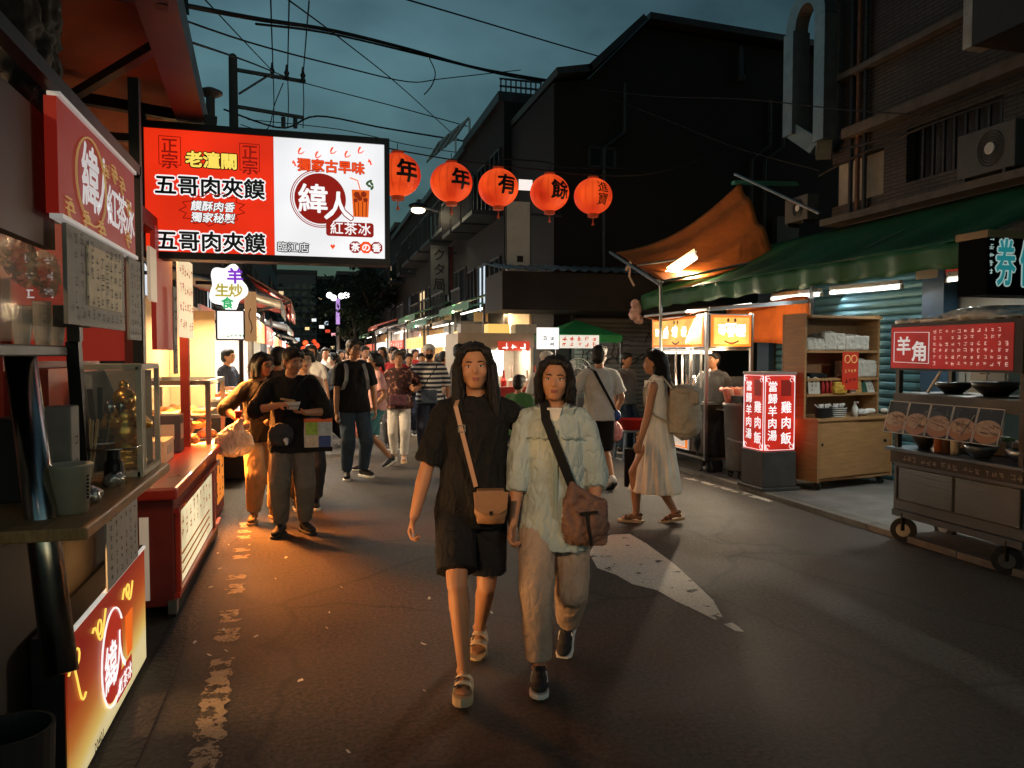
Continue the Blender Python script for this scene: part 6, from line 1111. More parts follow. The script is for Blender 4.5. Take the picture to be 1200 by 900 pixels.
# more on the steel cart: ladles, bottles, heaped trays
for i in range(4):
    t = thing('ladle', 'steel ladle hanging from the rear rail of the steel cart', 'ladle', (X+.57, y1-.22-i*.2, 1.55), group='ladles on the cart rail'); m_ = MB(STEEL); p = V(X+.57, y1-.22-i*.2, 1.53); m_.tube([p, p-UZ*.2], .006, 6); m_.build('handle', t); m_ = MB(STEEL).m(STEEL, True); m_.lathe((p.x-.02, p.y, p.z-.24), [(.012, 0), (.035, .02), (.042, .045), (.038, .045), (.01, .006)], 14); m_.build('bowl', t)
FD = [mat('food_a', (.30, .13, .05), .5, var=.4, vscale=30), mat('food_b', (.42, .36, .25), .5, var=.4, vscale=30), mat('food_c', (.10, .16, .05), .5, var=.4, vscale=30)]
for i in range(4):
    x, y = X+.42, y1-.2-i*.26; t = thing('food_tin', ('tin of brown stewed meat at the left rear of the cart counter', 'tin of pale noodles at the rear of the cart counter', 'tin of green vegetables at the rear of the cart counter', 'tin of dark stew at the right rear of the cart counter')[i], 'tin', (x, y, zc)); m_ = MB(STEEL); m_.box((x-.09, y-.11, zc+.002), (x+.09, y+.11, zc+.12)); m_.build('tin', t, bevel=.008); m_ = MB(FD[i % 3]); rg = random.Random(i); [m_.ball((x+rg.uniform(-.06, .06), y+rg.uniform(-.08, .08), zc+.125), (.035, .03, .022), 8, 6) for _ in range(12)]; m_.build('food', t)
for i, (yy, hh, c_) in enumerate(((.42, .20, BOTS[0]), (.50, .24, BOTS[2]), (.58, .18, BOTS[1]))):
    m_ = MB(c_).m(c_, True); m_.lathe((X+.10, y1-yy, zc+.002), [(.032, 0), (.034, hh*.6), (.014, hh*.8), (.014, hh)], 12); m_.build('sauce_bottle', None, label=('squat brown sauce bottle on the cart counter', 'tallest dark sauce bottle on the cart counter', 'short pale sauce bottle on the cart counter')[i], cat='bottle')
# pipes, meters and a cable down the corner of the tiled building and the gabled wall
t = thing('wall_pipes', 'bundle of rusty pipes running down the corner of the tiled building', 'pipes', (6.5, YB-.3, 3.4)); 
for i in range(3): m_ = MB(RUST if i % 2 else METD); m_.tube([V(6.57, YB-.25-i*.12, 3.35), V(6.57, YB-.25-i*.12, 6.2+i), V(6.57, YB-.6-i*.3, 6.5+i), V(6.57, YB-.6-i*.3, 10)], .028, 8); m_.build('pipe', t)
t = thing('wall_pipes', 'thin drain pipes and a meter box on the dark gabled wall', 'pipes', (7, 12.9, 3)); 
for i, x in enumerate((5.3, 8.4, 8.7)): m_ = MB(METD); m_.tube([V(x, 12.93, 3.2), V(x, 12.93, 5.4), V(x+.4, 12.93, 5.7), V(x+.4, 12.93, 6.6)], .035, 8); m_.build('pipe', t)
m_ = MB(METD); m_.box((8.9, 12.8, 3.6), (9.4, 12.98, 4.3)); m_.build('meter_box', t)
# ---------------------------------------------------------------- middle and far: stalls, lanterns, lamps, wires
BRW = mat('bright_wall', (.75, .72, .66), .6, var=.08); WARMW = mat('warm_wall', (.75, .55, .30), .6, var=.1)
def market_stall(label, X, side, y0, y1, cover, front, wl, col, watts, zt=2.35, over=.55, group='market stalls down the street', sign=None, dp=1.1, seed=1):
    """side -1: stall stands left of X and opens to +x; side +1: stands right of X and opens to -x"""
    s = side; t = thing('market_stall', label, 'market stall', (X+s*dp/2, (y0+y1)/2, 0), group=group); rg = random.Random(seed)
    def bx(m_, a, c): m_.box((min(a[0], c[0]), a[1], a[2]), (max(a[0], c[0]), c[1], c[2]))
    m_ = MB(front); bx(m_, (X, y0+.05, .04), (X+s*.6, y1-.05, .80)); m_.build('counter', t); m_ = MB(STEEL); bx(m_, (X-s*.04, y0+.02, .803), (X+s*.64, y1-.02, .84)); m_.build('counter_top', t)
    m_ = MB(wl); bx(m_, (X+s*dp, y0, .04), (X+s*(dp+.05), y1, zt+.1)); m_.build('back_wall', t); m_ = MB(wl); bx(m_, (X+s*.5, y1-.05, .85), (X+s*(dp-.01), y1-.01, zt)); m_.build('side_wall', t)
    for y in (y0+.06, y1-.10): m_ = MB(METD); m_.bar((X+s*.03, y, .84), (X+s*.03, y, zt), .05); m_.build('post', t)
    m_ = MB(cover); nn = 12; m_.grid(lambda u, v: V(X-s*over+s*(dp+over)*u, y0-.1+(y1-y0+.2)*v, zt+.05+.42*u+.02*math.sin(v*nn*3)), 6, 24); thick(m_.build('cover', t), .01); m_ = MB(cover); m_.grid(lambda u, v: V(X-s*(over+.01), y0-.1+(y1-y0+.2)*v, zt+.04-.16*u+.012*math.sin(v*50)*u), 2, 40); thick(m_.build('valance', t), .008)
    m_ = MB(TUBE); 
    for q in (.15,): m_.cyl((X+s*q, y0+.25, zt-.06), (X+s*q, y1-.25, zt-.06), .02)
    m_.build('tube', t); lamp('AREA', (X+s*.2, (y0+y1)/2, zt-.09), watts, col, t, size=.1, size_y=(y1-y0)*.7, aim=(X+s*.1, (y0+y1)/2, 0))
    lamp('AREA', (X+s*.12, (y0+y1)/2, zt-.12), watts*.5, col, t, size=.1, size_y=(y1-y0)*.7, aim=(X-s*2.2, (y0+y1)/2, .4))
    m_ = MB(ACRYL); bx(m_, (X+s*.02, y0+.2, .845), (X+s*.03, y1-.2, 1.15)); m_.build('glass_guard', t)
    if sign:
        sc_, st, tx = sign; m_ = MB(sc_); r = UY if s < 0 else -UY; o = V(X-s*.02, y0+.15 if s < 0 else y1-.15, 1.78); m_.slab(o, r, UZ, y1-y0-.3, .34, .04); sb = m_.build('sign', t); m_ = MB(tx)
        if st: m_.text(st, o+r*.1+UZ*.05, r, UZ, .25, .02, 1.2)
        else: m_.menu(o+r*.08+UZ*.04, r, UZ, y1-y0-.46, .26, 5, 1, seed, 1, .22)
        m_.build('lettering', sb)
    for i in range(5):
        y = y0+.35+i*(y1-y0-.7)/4; c_ = rg.choice(BOTS+[WC, RLAC, CREAMF]); m_ = MB(c_); h_ = rg.uniform(.06, .22); xx = X+s*.32; m_.box((xx-.14, y-.14, .842), (xx+.14, y+.14, .842+h_)); m_.ball((xx, y, .842+h_), (.12, .12, .05), 10, 6); m_.build('food_tray', None, label='small tray of goods on a lit stall counter down the street', cat='tray', group='trays on the stall counters')
    return t
REDC = mat('cover_red', (.34, .06, .035), .7, var=.25, vscale=3); GRNC = mat('cover_green', (.02, .13, .07), .6, var=.25, vscale=3); GREYC = mat('cover_grey', (.22, .23, .23), .6, var=.25); CREAMF = mat('front_cream', (.5, .42, .30), .5, var=.15)
WSG = glow('stall_sign_white', (.95, .95, .92), 1.1); RSG = glow('stall_sign_red', (.6, .05, .02), .8); YSG = glow('stall_sign_yellow', (.95, .6, .15), .9)
WARM = (1, .70, .40); COOL = (1, .93, .82)
ls = [(9.75, 11.3, GREYC, DARKB, WARMW, WARM, 60, None), (11.6, 14.2, REDC, CREAMF, BRW, COOL, 95, (YSG, None, RSG)), (14.5, 17.6, REDC, RLAC, BRW, COOL, 110, (RSG, None, WSG)), (18, 21.5, GREYC, CREAMF, BRW, COOL, 120, (WSG, None, RSG)), (22, 26, GRNC, RLAC, BRW, COOL, 120, (YSG, None, RSG)), (26.5, 31, REDC, CREAMF, BRW, COOL, 140, (RSG, None, YSG)), (32, 37, GREYC, RLAC, WARMW, WARM, 140, (WSG, None, RSG)), (38, 44, GRNC, CREAMF, BRW, COOL, 160, (RSG, None, WSG)), (45, 52, REDC, RLAC, BRW, COOL, 160, (YSG, None, RSG))]
lt = ['dark fronted warm stall just past the glowing snack case with a vendor inside', 'cream fronted stall with a red striped cover and yellow sign behind the eating couple', 'red fronted bright stall under a red cover, third along the left side', 'cream fronted bright stall under a grey cover on the left', 'red fronted stall under a green cover on the left', 'cream fronted stall under a red cover farther along the left', 'red fronted warm lit stall under a grey cover far along the left', 'cream fronted stall under a green cover far down the left', 'farthest left stall with a red cover and yellow sign']
for i, (a, *rest) in enumerate(zip(lt, ls)):
    y0, y1, cv, fr, wl, col, wt, sg = rest[0]; market_stall(a, -.78-.05*i*(i > 2), -1, y0, y1, cv, fr, wl, col, wt*1.7, zt=2.2+.1*(i % 3), sign=sg, seed=i+3, over=.45)
rs = [(14.4, 17.6, GRNC, CREAMF, WARMW, WARM, 120, (YSG, None, RSG)), (18, 21.6, GRNC, RLAC, BRW, COOL, 130, (WSG, None, RSG)), (22, 26, GRNC, CREAMF, WARMW, WARM, 130, (YSG, None, RSG)), (26.5, 31, GREYC, RLAC, BRW, COOL, 140, (RSG, None, WSG)), (32, 37, REDC, CREAMF, BRW, COOL, 140, (WSG, None, RSG)), (38, 45, GRNC, RLAC, WARMW, WARM, 160, (RSG, None, YSG))]
rl = ['warm lit stall under the first long green awning on the right', 'red fronted white lit stall next along under a green awning on the right', 'cream fronted warm stall, third on the right under green', 'red fronted stall under a grey cover on the right', 'cream fronted stall under a red cover far on the right', 'farthest right stall under a green cover']
for i, (a, rest) in enumerate(zip(rl, rs)):
    y0, y1, cv, fr, wl, col, wt, sg = rest; market_stall(a, 3.35-.03*i, 1, y0, y1, cv, fr, wl, col, wt*1.6, zt=(2.6, 2.42, 2.75, 2.5, 2.8, 2.6)[i], sign=sg, seed=i+33, dp=.95, over=(.3, .55, .25, .6, .4, .3)[i])
# flower shaped sign, white light box and plank on the left
t = thing('neon_sign', 'flower shaped glowing sign with purple, yellow and green characters under the big sign', 'sign', (-.9, 9.3, 1.9)); a = gy(247, 362, 9.3); sc2 = (gy(287, 362, 9.3).x-a.x)/40
m_ = MB(WSG); cc = a+UX*20*sc2+UZ*27*sc2; pts = []
for i in range(48): an = 2*math.pi*i/48; rr_ = 1+.14*math.cos(an*5+.6); pts.append((21*sc2*rr_*math.cos(an), 28*sc2*rr_*math.sin(an)))
m_.prism(pts, cc, UX, UZ, .08); m_.build('face', t); m_ = MB(glow('neon_purple', (.22, .03, .6), .9)); m_.text('羊', a+UX*19*sc2+UZ*34*sc2, UX, UZ, 20*sc2, .03, lift=.006); m_.build('purple_character', t); m_ = MB(glow('neon_olive', (.5, .42, .05), .8)); m_.text('生', a+UX*5*sc2+UZ*17*sc2, UX, UZ, 17*sc2, .03, lift=.006); m_.text('炒', a+UX*21*sc2+UZ*17*sc2, UX, UZ, 17*sc2, .03, lift=.006); m_.build('yellow_characters', t); m_ = MB(glow('neon_green', (.02, .4, .12), .9)); m_.text('食', a+UX*12*sc2+UZ*2*sc2, UX, UZ, 15*sc2, .03, lift=.006); m_.build('green_character', t)
m_ = MB(BLKM); m_.bar(cc+V(-.35, .04, .05), cc+V(-.05, .04, .05), .04); m_.build('bracket', t)
t = thing('light_box', 'plain white square light box with tiny green print below the flower sign', 'sign', (-.9, 9.1, 1.75)); a = gy(254, 398, 9.1); c = gy(286, 364, 9.1); m_ = MB(WSG); m_.slab((a.x, 9.1, a.z), UX, UZ, c.x-a.x, c.z-a.z, .10); m_.build('box', t); m_ = MB(METD)
for p, q in (((a.x, a.z), (c.x, a.z)), ((a.x, c.z), (c.x, c.z)), ((a.x, a.z), (a.x, c.z)), ((c.x, a.z), (c.x, c.z))): m_.bar((p[0], 9.1, p[1]), (q[0], 9.1, q[1]), .018)
m_.build('frame', t); m_ = MB(glow('green_print', (.03, .3, .14), .6)); m_.menu((a.x+.10, 9.099, a.z+.02), UX, UZ, .22, .05, 5, 1, 3, 1, .04); m_.build('print', t)
t = thing('wooden_plank_sign', 'tall orange-brown plank sign beside the white light box', 'sign', (-.6, 9.6, 1.3)); a = gy(287, 400, 9.6); c = gy(300, 342, 9.6); m_ = MB(glow('plank_glow', (.42, .22, .09), .6)); m_.slab((a.x, 9.6, a.z), UX, UZ, c.x-a.x, c.z-a.z, .05); m_.build('plank', t); m_ = MB(INK); m_.tube([V((a.x+c.x)/2+.02*math.sin(q*1.3), 9.596, a.z+.1+q*.06) for q in range(6)], .006, 5); m_.build('drawing', t)
# red striped folding awning
t = thing('striped_awning', 'small red-brown striped awning sloping down to the street on the left', 'awning', (-.7, 14, 2.6)); m_ = MB(REDC); 
a, c = gy(290, 322, 11.6), gy(341, 352, 11.6)
for i in range(9):
    m_.m(REDC if i % 2 else mat('awning_stripe', (.45, .22, .15), .7, var=.2)); y = 11.5+i*.42; m_.add([V(a.x, y, a.z), V(a.x, y+.42, a.z), V(c.x, y+.42, c.z), V(c.x, y, c.z)]+[V(a.x, y, a.z-.02), V(a.x, y+.42, a.z-.02), V(c.x, y+.42, c.z-.02), V(c.x, y, c.z-.02)], [(3, 2, 1, 0), (4, 5, 6, 7), (0, 1, 5, 4), (2, 3, 7, 6), (1, 2, 6, 5), (3, 0, 4, 7)])
m_.build('cover', t); m_ = MB(REDC); m_.box((c.x-.02, 11.5, c.z-.22), (c.x, 15.2, c.z-.025)); m_.build('valance', t); m_ = MB(METD); m_.bar((a.x, 11.55, a.z-.05), (a.x-1.9, 11.55, a.z+.0), .05); m_.bar((c.x, 11.52, c.z-.03), (a.x-.5, 11.52, c.z-.35), .04); m_.build('arm', t)
# middle right: beige food stall with red sign, green parasol stall, fan
t = thing('beige_stall', 'beige panelled food stall with a red sign and bright window behind the woman in black', 'market stall', (3.1, 12.6, 0)); Y = 12.3; a = gy(537, 445, Y); c = gy(626, 392, Y); BG = mat('beige_panel', (.40, .33, .24), .6, var=.12); xl, xr, zt = a.x, c.x, c.z+.02
m_ = MB(BG); wz0, wz1 = 1.05, 1.70; wx0 = gy(575, 420, Y).x; m_.box((xl, Y, .02), (wx0, Y+.05, zt)); m_.box((wx0+.001, Y, wz1), (xr, Y+.05, zt)); m_.box((xl, Y+.052, .02), (xl+.05, Y+1.2, zt)); m_.box((xr-.05, Y+.052, .02), (xr, Y+1.2, zt)); m_.box((xl+.052, Y+1.15, .02), (xr-.052, Y+1.2, zt)); m_.build('panel', t); m_ = MB(RLAC); m_.box((wx0+.002, Y-.03, .85), (xr, Y+.05, 1.03)); m_.build('red_counter', t); m_ = MB(CREAMF); m_.box((wx0+.002, Y, .02), (xr, Y+.05, .845)); m_.build('front', t)
p = gy(584, 411, Y-.04); q = gy(621, 400, Y-.04); m_ = MB(RSG); m_.slab((p.x, Y-.04, p.z), UX, UZ, q.x-p.x, q.z-p.z, .035); m_.build('sign', t); m_ = MB(WSG); m_.text('刨冰', (p.x+.06, Y-.041, p.z+.02), UX, UZ, .13, .02, 1.2) if False else m_.menu((p.x+.04, Y-.041, p.z+.01), UX, UZ, q.x-p.x-.08, q.z-p.z-.02, 3, 1, 77, 1, .12); m_.build('sign_writing', t)
m_ = MB(WSG); m_.box((wx0+.15, Y+.6, 1.2), (wx0+.38, Y+.64, 1.66)); m_.build('lit_poster', t); m_ = MB(TUBE); m_.cyl((wx0+.1, Y+.4, 1.78), (xr-.1, Y+.4, 1.78), .02); m_.build('tube', t); lamp('AREA', ((wx0+xr)/2, Y+.4, 1.74), 40, COOL, t, size=.8, size_y=.1, rot=(0, 0, 0)); lamp('AREA', ((wx0+xr)/2, Y+.06, 1.68), 26, COOL, t, size=.7, size_y=.1, aim=(2.4, 10.5, 0))
for i in range(6): m_ = MB(RLAC if i % 2 else CREAMF); x = wx0+.12+i*.14; m_.lathe((x, Y+.12, 1.035), [(.05, 0), (.055, .1), (.03, .14), (.02, .2+.08*(i % 3))], 10); m_.build('bottle', None, label='small bottle on the red counter of the beige stall', cat='bottle', group='bottles on the beige stall')
for i in range(3): p = gy(540+i*32, 391, Y+.1); m_ = MB(YSG if i % 2 else mat('roof_box', (.4, .38, .33), .6)); m_.box((p.x, Y+.1, zt+.003), (p.x+.38, Y+.4, zt+.16)); m_.build('lit_carton', None, label=('left pale carton on the roof of the beige stall', 'glowing yellow box on the roof of the beige stall', 'right pale carton on the roof of the beige stall')[i], cat='box')
t = thing('parasol_stall', 'small stall under a peaked green canopy with a white and red price banner', 'market stall', (4.4, 12.3, 0)); c = gy(676, 376, 12.2); l_, r_ = gy(640, 392, 12.2), gy(716, 394, 12.2); hw = (r_.x-l_.x)/2; mx_ = (l_.x+r_.x)/2; GP = mat('parasol_green', (.02, .30, .09), .6, var=.2, emit=.02)
m_ = MB(GP); pk = V(mx_, 12.35, c.z+.02); rim = [V(mx_-hw, 11.7, l_.z), V(mx_+hw, 11.7, l_.z-.02), V(mx_+hw, 13., l_.z), V(mx_-hw, 13., l_.z)]
m_.add([pk]+rim+[p-UZ*.12 for p in rim]+[pk-UZ*.02], [(0, 1, 2), (0, 2, 3), (0, 3, 4), (0, 4, 1), (1, 5, 6, 2), (2, 6, 7, 3), (3, 7, 8, 4), (4, 8, 5, 1), (9, 6, 5), (9, 7, 6), (9, 8, 7), (9, 5, 8)]); m_.build('canopy', t); m_ = MB(METD)
for p in rim: m_ = MB(METD); m_.bar((p.x*.96+mx_*.04, p.y, .02), (p.x*.96+mx_*.04, p.y, p.z-.1), .04); m_.build('pole', t)
p = gy(655, 408, 11.7); q = gy(701, 393, 11.7); m_ = MB(glow('banner_cream', (.9, .85, .72), .85)); m_.slab((p.x, 11.66, p.z), UX, UZ, q.x-p.x, q.z-p.z, .01); m_.build('banner', t); m_ = MB(RSG); m_.menu((p.x+.02, 11.659, p.z+.01), UX, UZ, q.x-p.x-.04, q.z-p.z-.02, 5, 2, 61, 1, .09); m_.build('banner_writing', t); p = gy(629, 409, 11.62); q = gy(655, 384, 11.62); m_ = MB(WSG); m_.slab((p.x, 11.62, p.z), UX, UZ, q.x-p.x, q.z-p.z, .01); m_.build('white_banner', t); m_ = MB(INK); m_.menu((p.x+.08, 11.619, p.z+.03), UX, UZ, .25, .2, 2, 2, 62, .9); m_.build('black_writing', t)
m_ = MB(STEEL); m_.box((mx_-hw+.1, 12.0, .02), (mx_+hw-.1, 12.7, .85)); m_.build('counter', t); lamp('POINT', (mx_, 12.1, 1.7), 18, COOL, t, .1)
t = thing('pedestal_fan', 'round grey pedestal fan standing behind the bobbed woman', 'fan', tuple(base(676, 10.6))); p = gd(676, 437, 10.6); m_ = MB(GALV)
for r_ in (.07, .14, .21): m_.tube([p+V(r_*math.cos(a*.262), -.05, r_*math.sin(a*.262)) for a in range(25)], .006, 5)
for a in range(12): m_.tube([p+V(0, -.05, 0), p+V(.21*math.cos(a*.524), -.05, .21*math.sin(a*.524))], .004, 4)
m_.build('guard', t); m_ = MB(mat('fan_grey', (.35, .35, .34), .5)); 
for a in range(3): m_.prism([(.02*math.cos(2.1*a)+0, .02*math.sin(2.1*a)), (.19*math.cos(2.1*a-.35), .19*math.sin(2.1*a-.35)), (.2*math.cos(2.1*a+.1), .2*math.sin(2.1*a+.1)), (.17*math.cos(2.1*a+.6), .17*math.sin(2.1*a+.6))], p-UY*.02, UX, UZ, .006)
m_.build('blade', t); m_ = MB(METD); m_.cyl((p.x, p.y+.04, .03), (p.x, p.y+.04, p.z), .02); m_.cyl((p.x, p.y-.03, p.z), (p.x, p.y+.12, p.z), .06); m_.cyl((p.x, p.y+.04, 0), (p.x, p.y+.04, .03), .2); m_.build('stand', t)
t = thing('plastic_stool', 'blue-grey plastic stool holding a red basin by the shutter', 'stool', tuple(base(739, 11.2))); p = Vector(t.location); m_ = MB(mat('stool_blue', (.12, .16, .20), .5, var=.15)); m_.box((p.x-.17, p.y-.17, .42), (p.x+.17, p.y+.17, .45)); m_.build('seat', t, bevel=.01)
for sx in (-1, 1):
    for sy in (-1, 1): m_ = MB(mat('stool_blue', (.1, .1, .1))); m_.bar((p.x+sx*.18, p.y+sy*.18, 0), (p.x+sx*.14, p.y+sy*.14, .418), .035); m_.build('leg', t)
m_ = MB(mat('basin_red', (.55, .03, .02), .35, var=.1)).m(mat('basin_red', (.5, .03, .02)), True); m_.lathe((p.x, p.y, .452), [(.15, 0), (.21, .16), (.22, .16), (.205, .155), (.14, .01)], 24); m_.build('basin', None, label='red plastic basin on the blue-grey stool', cat='basin')
# --- red lanterns
LANT = mat('lantern_red', (.55, .06, .015), .6, emit=1.0, ecol=(.88, .075, .012), var=0); n, l, b = nodes(LANT); tcn = n.new('ShaderNodeTexCoord'); ns = n.new('ShaderNodeTexNoise'); ns.inputs['Scale'].default_value = 2.4; rr = n.new('ShaderNodeValToRGB'); rr.color_ramp.elements[0].position = .35; rr.color_ramp.elements[0].color = (.42, .013, .003, 1); rr.color_ramp.elements[1].position = .72; rr.color_ramp.elements[1].color = (.98, .095, .012, 1); oi = n.new('ShaderNodeObjectInfo'); va = n.new('ShaderNodeVectorMath'); va.operation = 'ADD'; va2 = n.new('ShaderNodeVectorMath'); va2.operation = 'SCALE'; va2.inputs['Scale'].default_value = 9; l.new(oi.outputs['Random'], va2.inputs[0]); l.new(tcn.outputs['Object'], va.inputs[0]); l.new(va2.outputs[0], va.inputs[1]); l.new(va.outputs[0], ns.inputs[0]); l.new(ns.outputs[0], rr.inputs[0]); sx_ = n.new('ShaderNodeSeparateXYZ'); at_ = n.new('ShaderNodeMath'); at_.operation = 'ARCTAN2'; mu = n.new('ShaderNodeMath'); mu.operation = 'MULTIPLY'; mu.inputs[1].default_value = 16; co = n.new('ShaderNodeMath'); co.operation = 'COSINE'; rb = n.new('ShaderNodeMapRange'); rb.inputs[1].default_value = .80; rb.inputs[2].default_value = 1; rb.inputs[3].default_value = 1; rb.inputs[4].default_value = .62
mm = n.new('ShaderNodeMixRGB'); mm.blend_type = 'MULTIPLY'; mm.inputs[0].default_value = 1; l.new(tcn.outputs['Object'], sx_.inputs[0]); l.new(sx_.outputs['Y'], at_.inputs[0]); l.new(sx_.outputs['X'], at_.inputs[1]); l.new(at_.outputs[0], mu.inputs[0]); l.new(mu.outputs[0], co.inputs[0]); l.new(co.outputs[0], rb.inputs[0]); l.new(rr.outputs[0], mm.inputs[1]); l.new(rb.outputs[0], mm.inputs[2])
l.new(mm.outputs[0], b.inputs['Emission Color']); b.inputs['Emission Strength'].default_value = .9
LCAP = mat('lantern_cap', (.25, .03, .015), .5, emit=.12, ecol=(.8, .1, .02), var=.1); LYEL = glow('lantern_bulb', (1, .62, .15), 1.)
def lantern(label, p, r, chars, group='red paper lanterns strung across the street', big=True, rot=15):
    t = thing('paper_lantern', label, 'lantern', tuple(p), group=group); n_ = 48; vs = []
    m_ = MB(LANT).m(LANT, True); m_.grid(lambda u, v: Vector(p)+V(math.cos(2*math.pi*u), math.sin(2*math.pi*u), 0)*r*math.sin(math.pi*(.03+.94*v))*(1-.012*(math.cos(2*math.pi*u*16) > .9))+UZ*(-.93*r*math.cos(math.pi*(.03+.94*v))), 96 if big else 20, 22 if big else 10); m_.build('shade', t)
    m_ = MB(LCAP); m_.cyl(Vector(p)+UZ*.92*r, Vector(p)+UZ*1.0*r, r*.28, n=16); m_.build('top_cap', t); m_ = MB(LCAP); m_.cyl(Vector(p)-UZ*1.09*r, Vector(p)-UZ*.92*r, r*.27, r*.29, n=16); m_.build('bottom_cap', t)
    m_ = MB(LCAP); m_.tube([Vector(p)-UZ*1.08*r, Vector(p)-UZ*1.35*r], .006, 5); m_.cyl(Vector(p)-UZ*1.5*r, Vector(p)-UZ*1.33*r, .022, .008, 8); m_.build('tassel', t)
    m_ = MB(BLKM); m_.tube([Vector(p)+UZ*r, Vector(p)+UZ*(r+.10)], .005, 5); m_.build('hook', t)
    if chars:
        m_ = MB(BLKI); hh = 1.0 if len(chars) == 1 else .62
        for i, ch in enumerate(chars):
            def mp(x, y, q=0, i=i): 
                z = (y-.36)*hh*1.05+(0 if len(chars) == 1 else (.33 if i == 0 else -.33)); x_ = (x-.5)*hh*1.05
                la = math.asin(max(-.95, min(.95, z))); lo = x_/max(.35, math.cos(la))+R(rot); return Vector(p)+V(math.sin(lo)*math.cos(la), -math.cos(lo)*math.cos(la), math.sin(la)*.93)*r*(1.02-.0004*q)
            m_.text(ch, (0, 0, 0), UX, UZ, 1, .03 if len(chars) == 1 else .006, mapf=mp)
        m_.build('character', t)
    return t
LZ = 9.3
for (px, py, rp_, ch_, lbl) in ((466, 205, 26.5, '年', 'red lantern half hidden behind the edge of the big sign'), (529, 214, 24.5, '年', 'red lantern marked with one character, second from the big sign'), (584, 220, 23.5, '有', 'red lantern in the middle of the string beside the white hanging sign'), (644, 226, 22.8, '餘', 'red lantern just right of the white hanging sign'), (695, 230, 22.3, '進寶', 'red lantern with two small characters at the right end of the string')):
    p = gy(px, py, LZ); d = (p-O0).length; lantern(lbl, p, rp_*d/FPX*.97, ch_, rot=(px*7) % 13+8)
    if px in (466, 529, 644): q_ = p
for i, (px, py, d) in enumerate(((358, 402, 34), (363, 407, 38), (368, 400, 42), (371, 405, 30), (356, 409, 30))): lantern('tiny red lantern over the crowd far down the left side', gd(px, py, d), .13, None, 'small lanterns far down the street', False)
# --- cables
CBL = mat('cable', (.008, .008, .009), .7, var=0)
def cable(label, pts, r=.012, sag=.0, group='overhead cables', n_=22):
    P_ = [gd(px, py, d) for px, py, d in pts]; Q = []
    for i in range(n_+1):
        u = i/n_*(len(P_)-1); k_ = min(int(u), len(P_)-2); f = u-k_
        a0, a1, a2, a3 = P_[max(k_-1, 0)], P_[k_], P_[k_+1], P_[min(k_+2, len(P_)-1)]
        v = .5*((2*a1)+(a2-a0)*f+(2*a0-5*a1+4*a2-a3)*f*f+(3*a1-a0-3*a2+a3)*f**3); Q.append(v-UZ*sag*4*(i/n_)*(1-i/n_))
    m_ = MB(CBL); m_.tube(Q, r, 6); return m_.build('overhead_cable', None, label=label, cat='cable', group=group)
cable('thick black cable sagging from the awning corner to the gabled roof', [(215, 6, 8), (300, 22, 9), (390, 36, 11), (480, 58, 13), (560, 80, 15), (652, 96, 16.2)], .028)
cable('second thick cable twisting just below the thickest one', [(300, 28, 9), (390, 40, 11), (500, 66, 13.5), (600, 90, 15.5), (655, 97, 16.2)], .016)
cable('thin cable dipping low between the awning and the far roofs', [(205, 20, 8), (300, 52, 10), (400, 78, 12), (480, 96, 15), (520, 92, 17), (610, 82, 19)], .012)
cable('thin cable running from the awning down past the pole to the balcony', [(207, 44, 8), (290, 72, 14), (356, 97, 24), (460, 124, 24), (548, 148, 24)], .016)
cable('straight diagonal cable crossing the sky to the balcony', [(330, -6, 10), (400, 46, 14), (470, 102, 19), (538, 164, 25)], .012)
cable('diagonal cable reaching the first insulator of the pole', [(236, -5, 14), (280, 42, 20), (320, 84, 25)], .016)
for i, (px, px2, lbl) in enumerate(((317, 320, 'left of the three upright wires dropping to the pole'), (339, 337, 'middle of the three upright wires dropping to the pole'), (363, 355, 'right of the three upright wires dropping to the pole'))): cable(lbl, [(px, -8, 16), ((px+px2)/2, 40, 20), (px2, 84+4*i, 25)], .018); cable('lower wire hanging between the two crossarms, '+('nearest the pole', 'in the middle', 'at the arm ends')[i], [(px2, 84+4*i, 25), (px2+1, 120, 25), (px2, 150, 25)], .016)
cable('lone thin cable in the upper right sky ending at the gable', [(465, -4, 12), (560, 24, 14), (640, 48, 15.5), (712, 69, 16.5)], .014)
cable('bundled cable with hanging ends above the big sign', [(262, 128, 24), (330, 150, 25), (372, 136, 25), (450, 150, 25), (548, 166, 25)], .03)
cable('thin cable below the bundled one above the big sign', [(290, 140, 24), (400, 152, 25), (480, 170, 25), (560, 182, 25)], .014)
cable('slack cable loop under the lower crossarm', [(282, 146, 25), (312, 152, 25), (322, 122, 25), (332, 97, 25)], .016)
cable('loose cable end dangling in the middle of the sky', [(503, 68, 14), (510, 85, 14), (506, 100, 14), (497, 111, 14)], .011)
cable('faint cable crossing the gabled wall to the duct', [(655, 98, 14), (760, 112, 12), (870, 116, 10), (985, 128, 8.6), (1080, 135, 7.6)], .008)
cable('faint cable slanting down the gabled wall', [(715, 115, 13), (780, 140, 12), (860, 172, 11), (960, 200, 9.6)], .008)
cable('upper cable drooping along the ledge of the tiled building', [(985, 176, 8.9), (1040, 160, 8), (1090, 133, 7.3), (1200, 88, 6.3)], .014)
cable('lower cable drooping along the ledge of the tiled building', [(960, 206, 9.3), (1010, 180, 8.6), (1090, 146, 7.4), (1200, 108, 6.3)], .014)
cable('cable holding up the lanterns across the street', [(430, 168, 9.6), (466, 176, 9.7), (529, 187, 9.8), (584, 194, 9.9), (644, 200, 10.0), (695, 205, 10.2), (780, 200, 10.8), (920, 150, 11.5)], .009)
cable('thin reddish pipe line across the dark facade above the lanterns', [(588, 186, 12.6), (640, 190, 12.6), (660, 196, 12.6), (728, 197, 12.6)], .012)
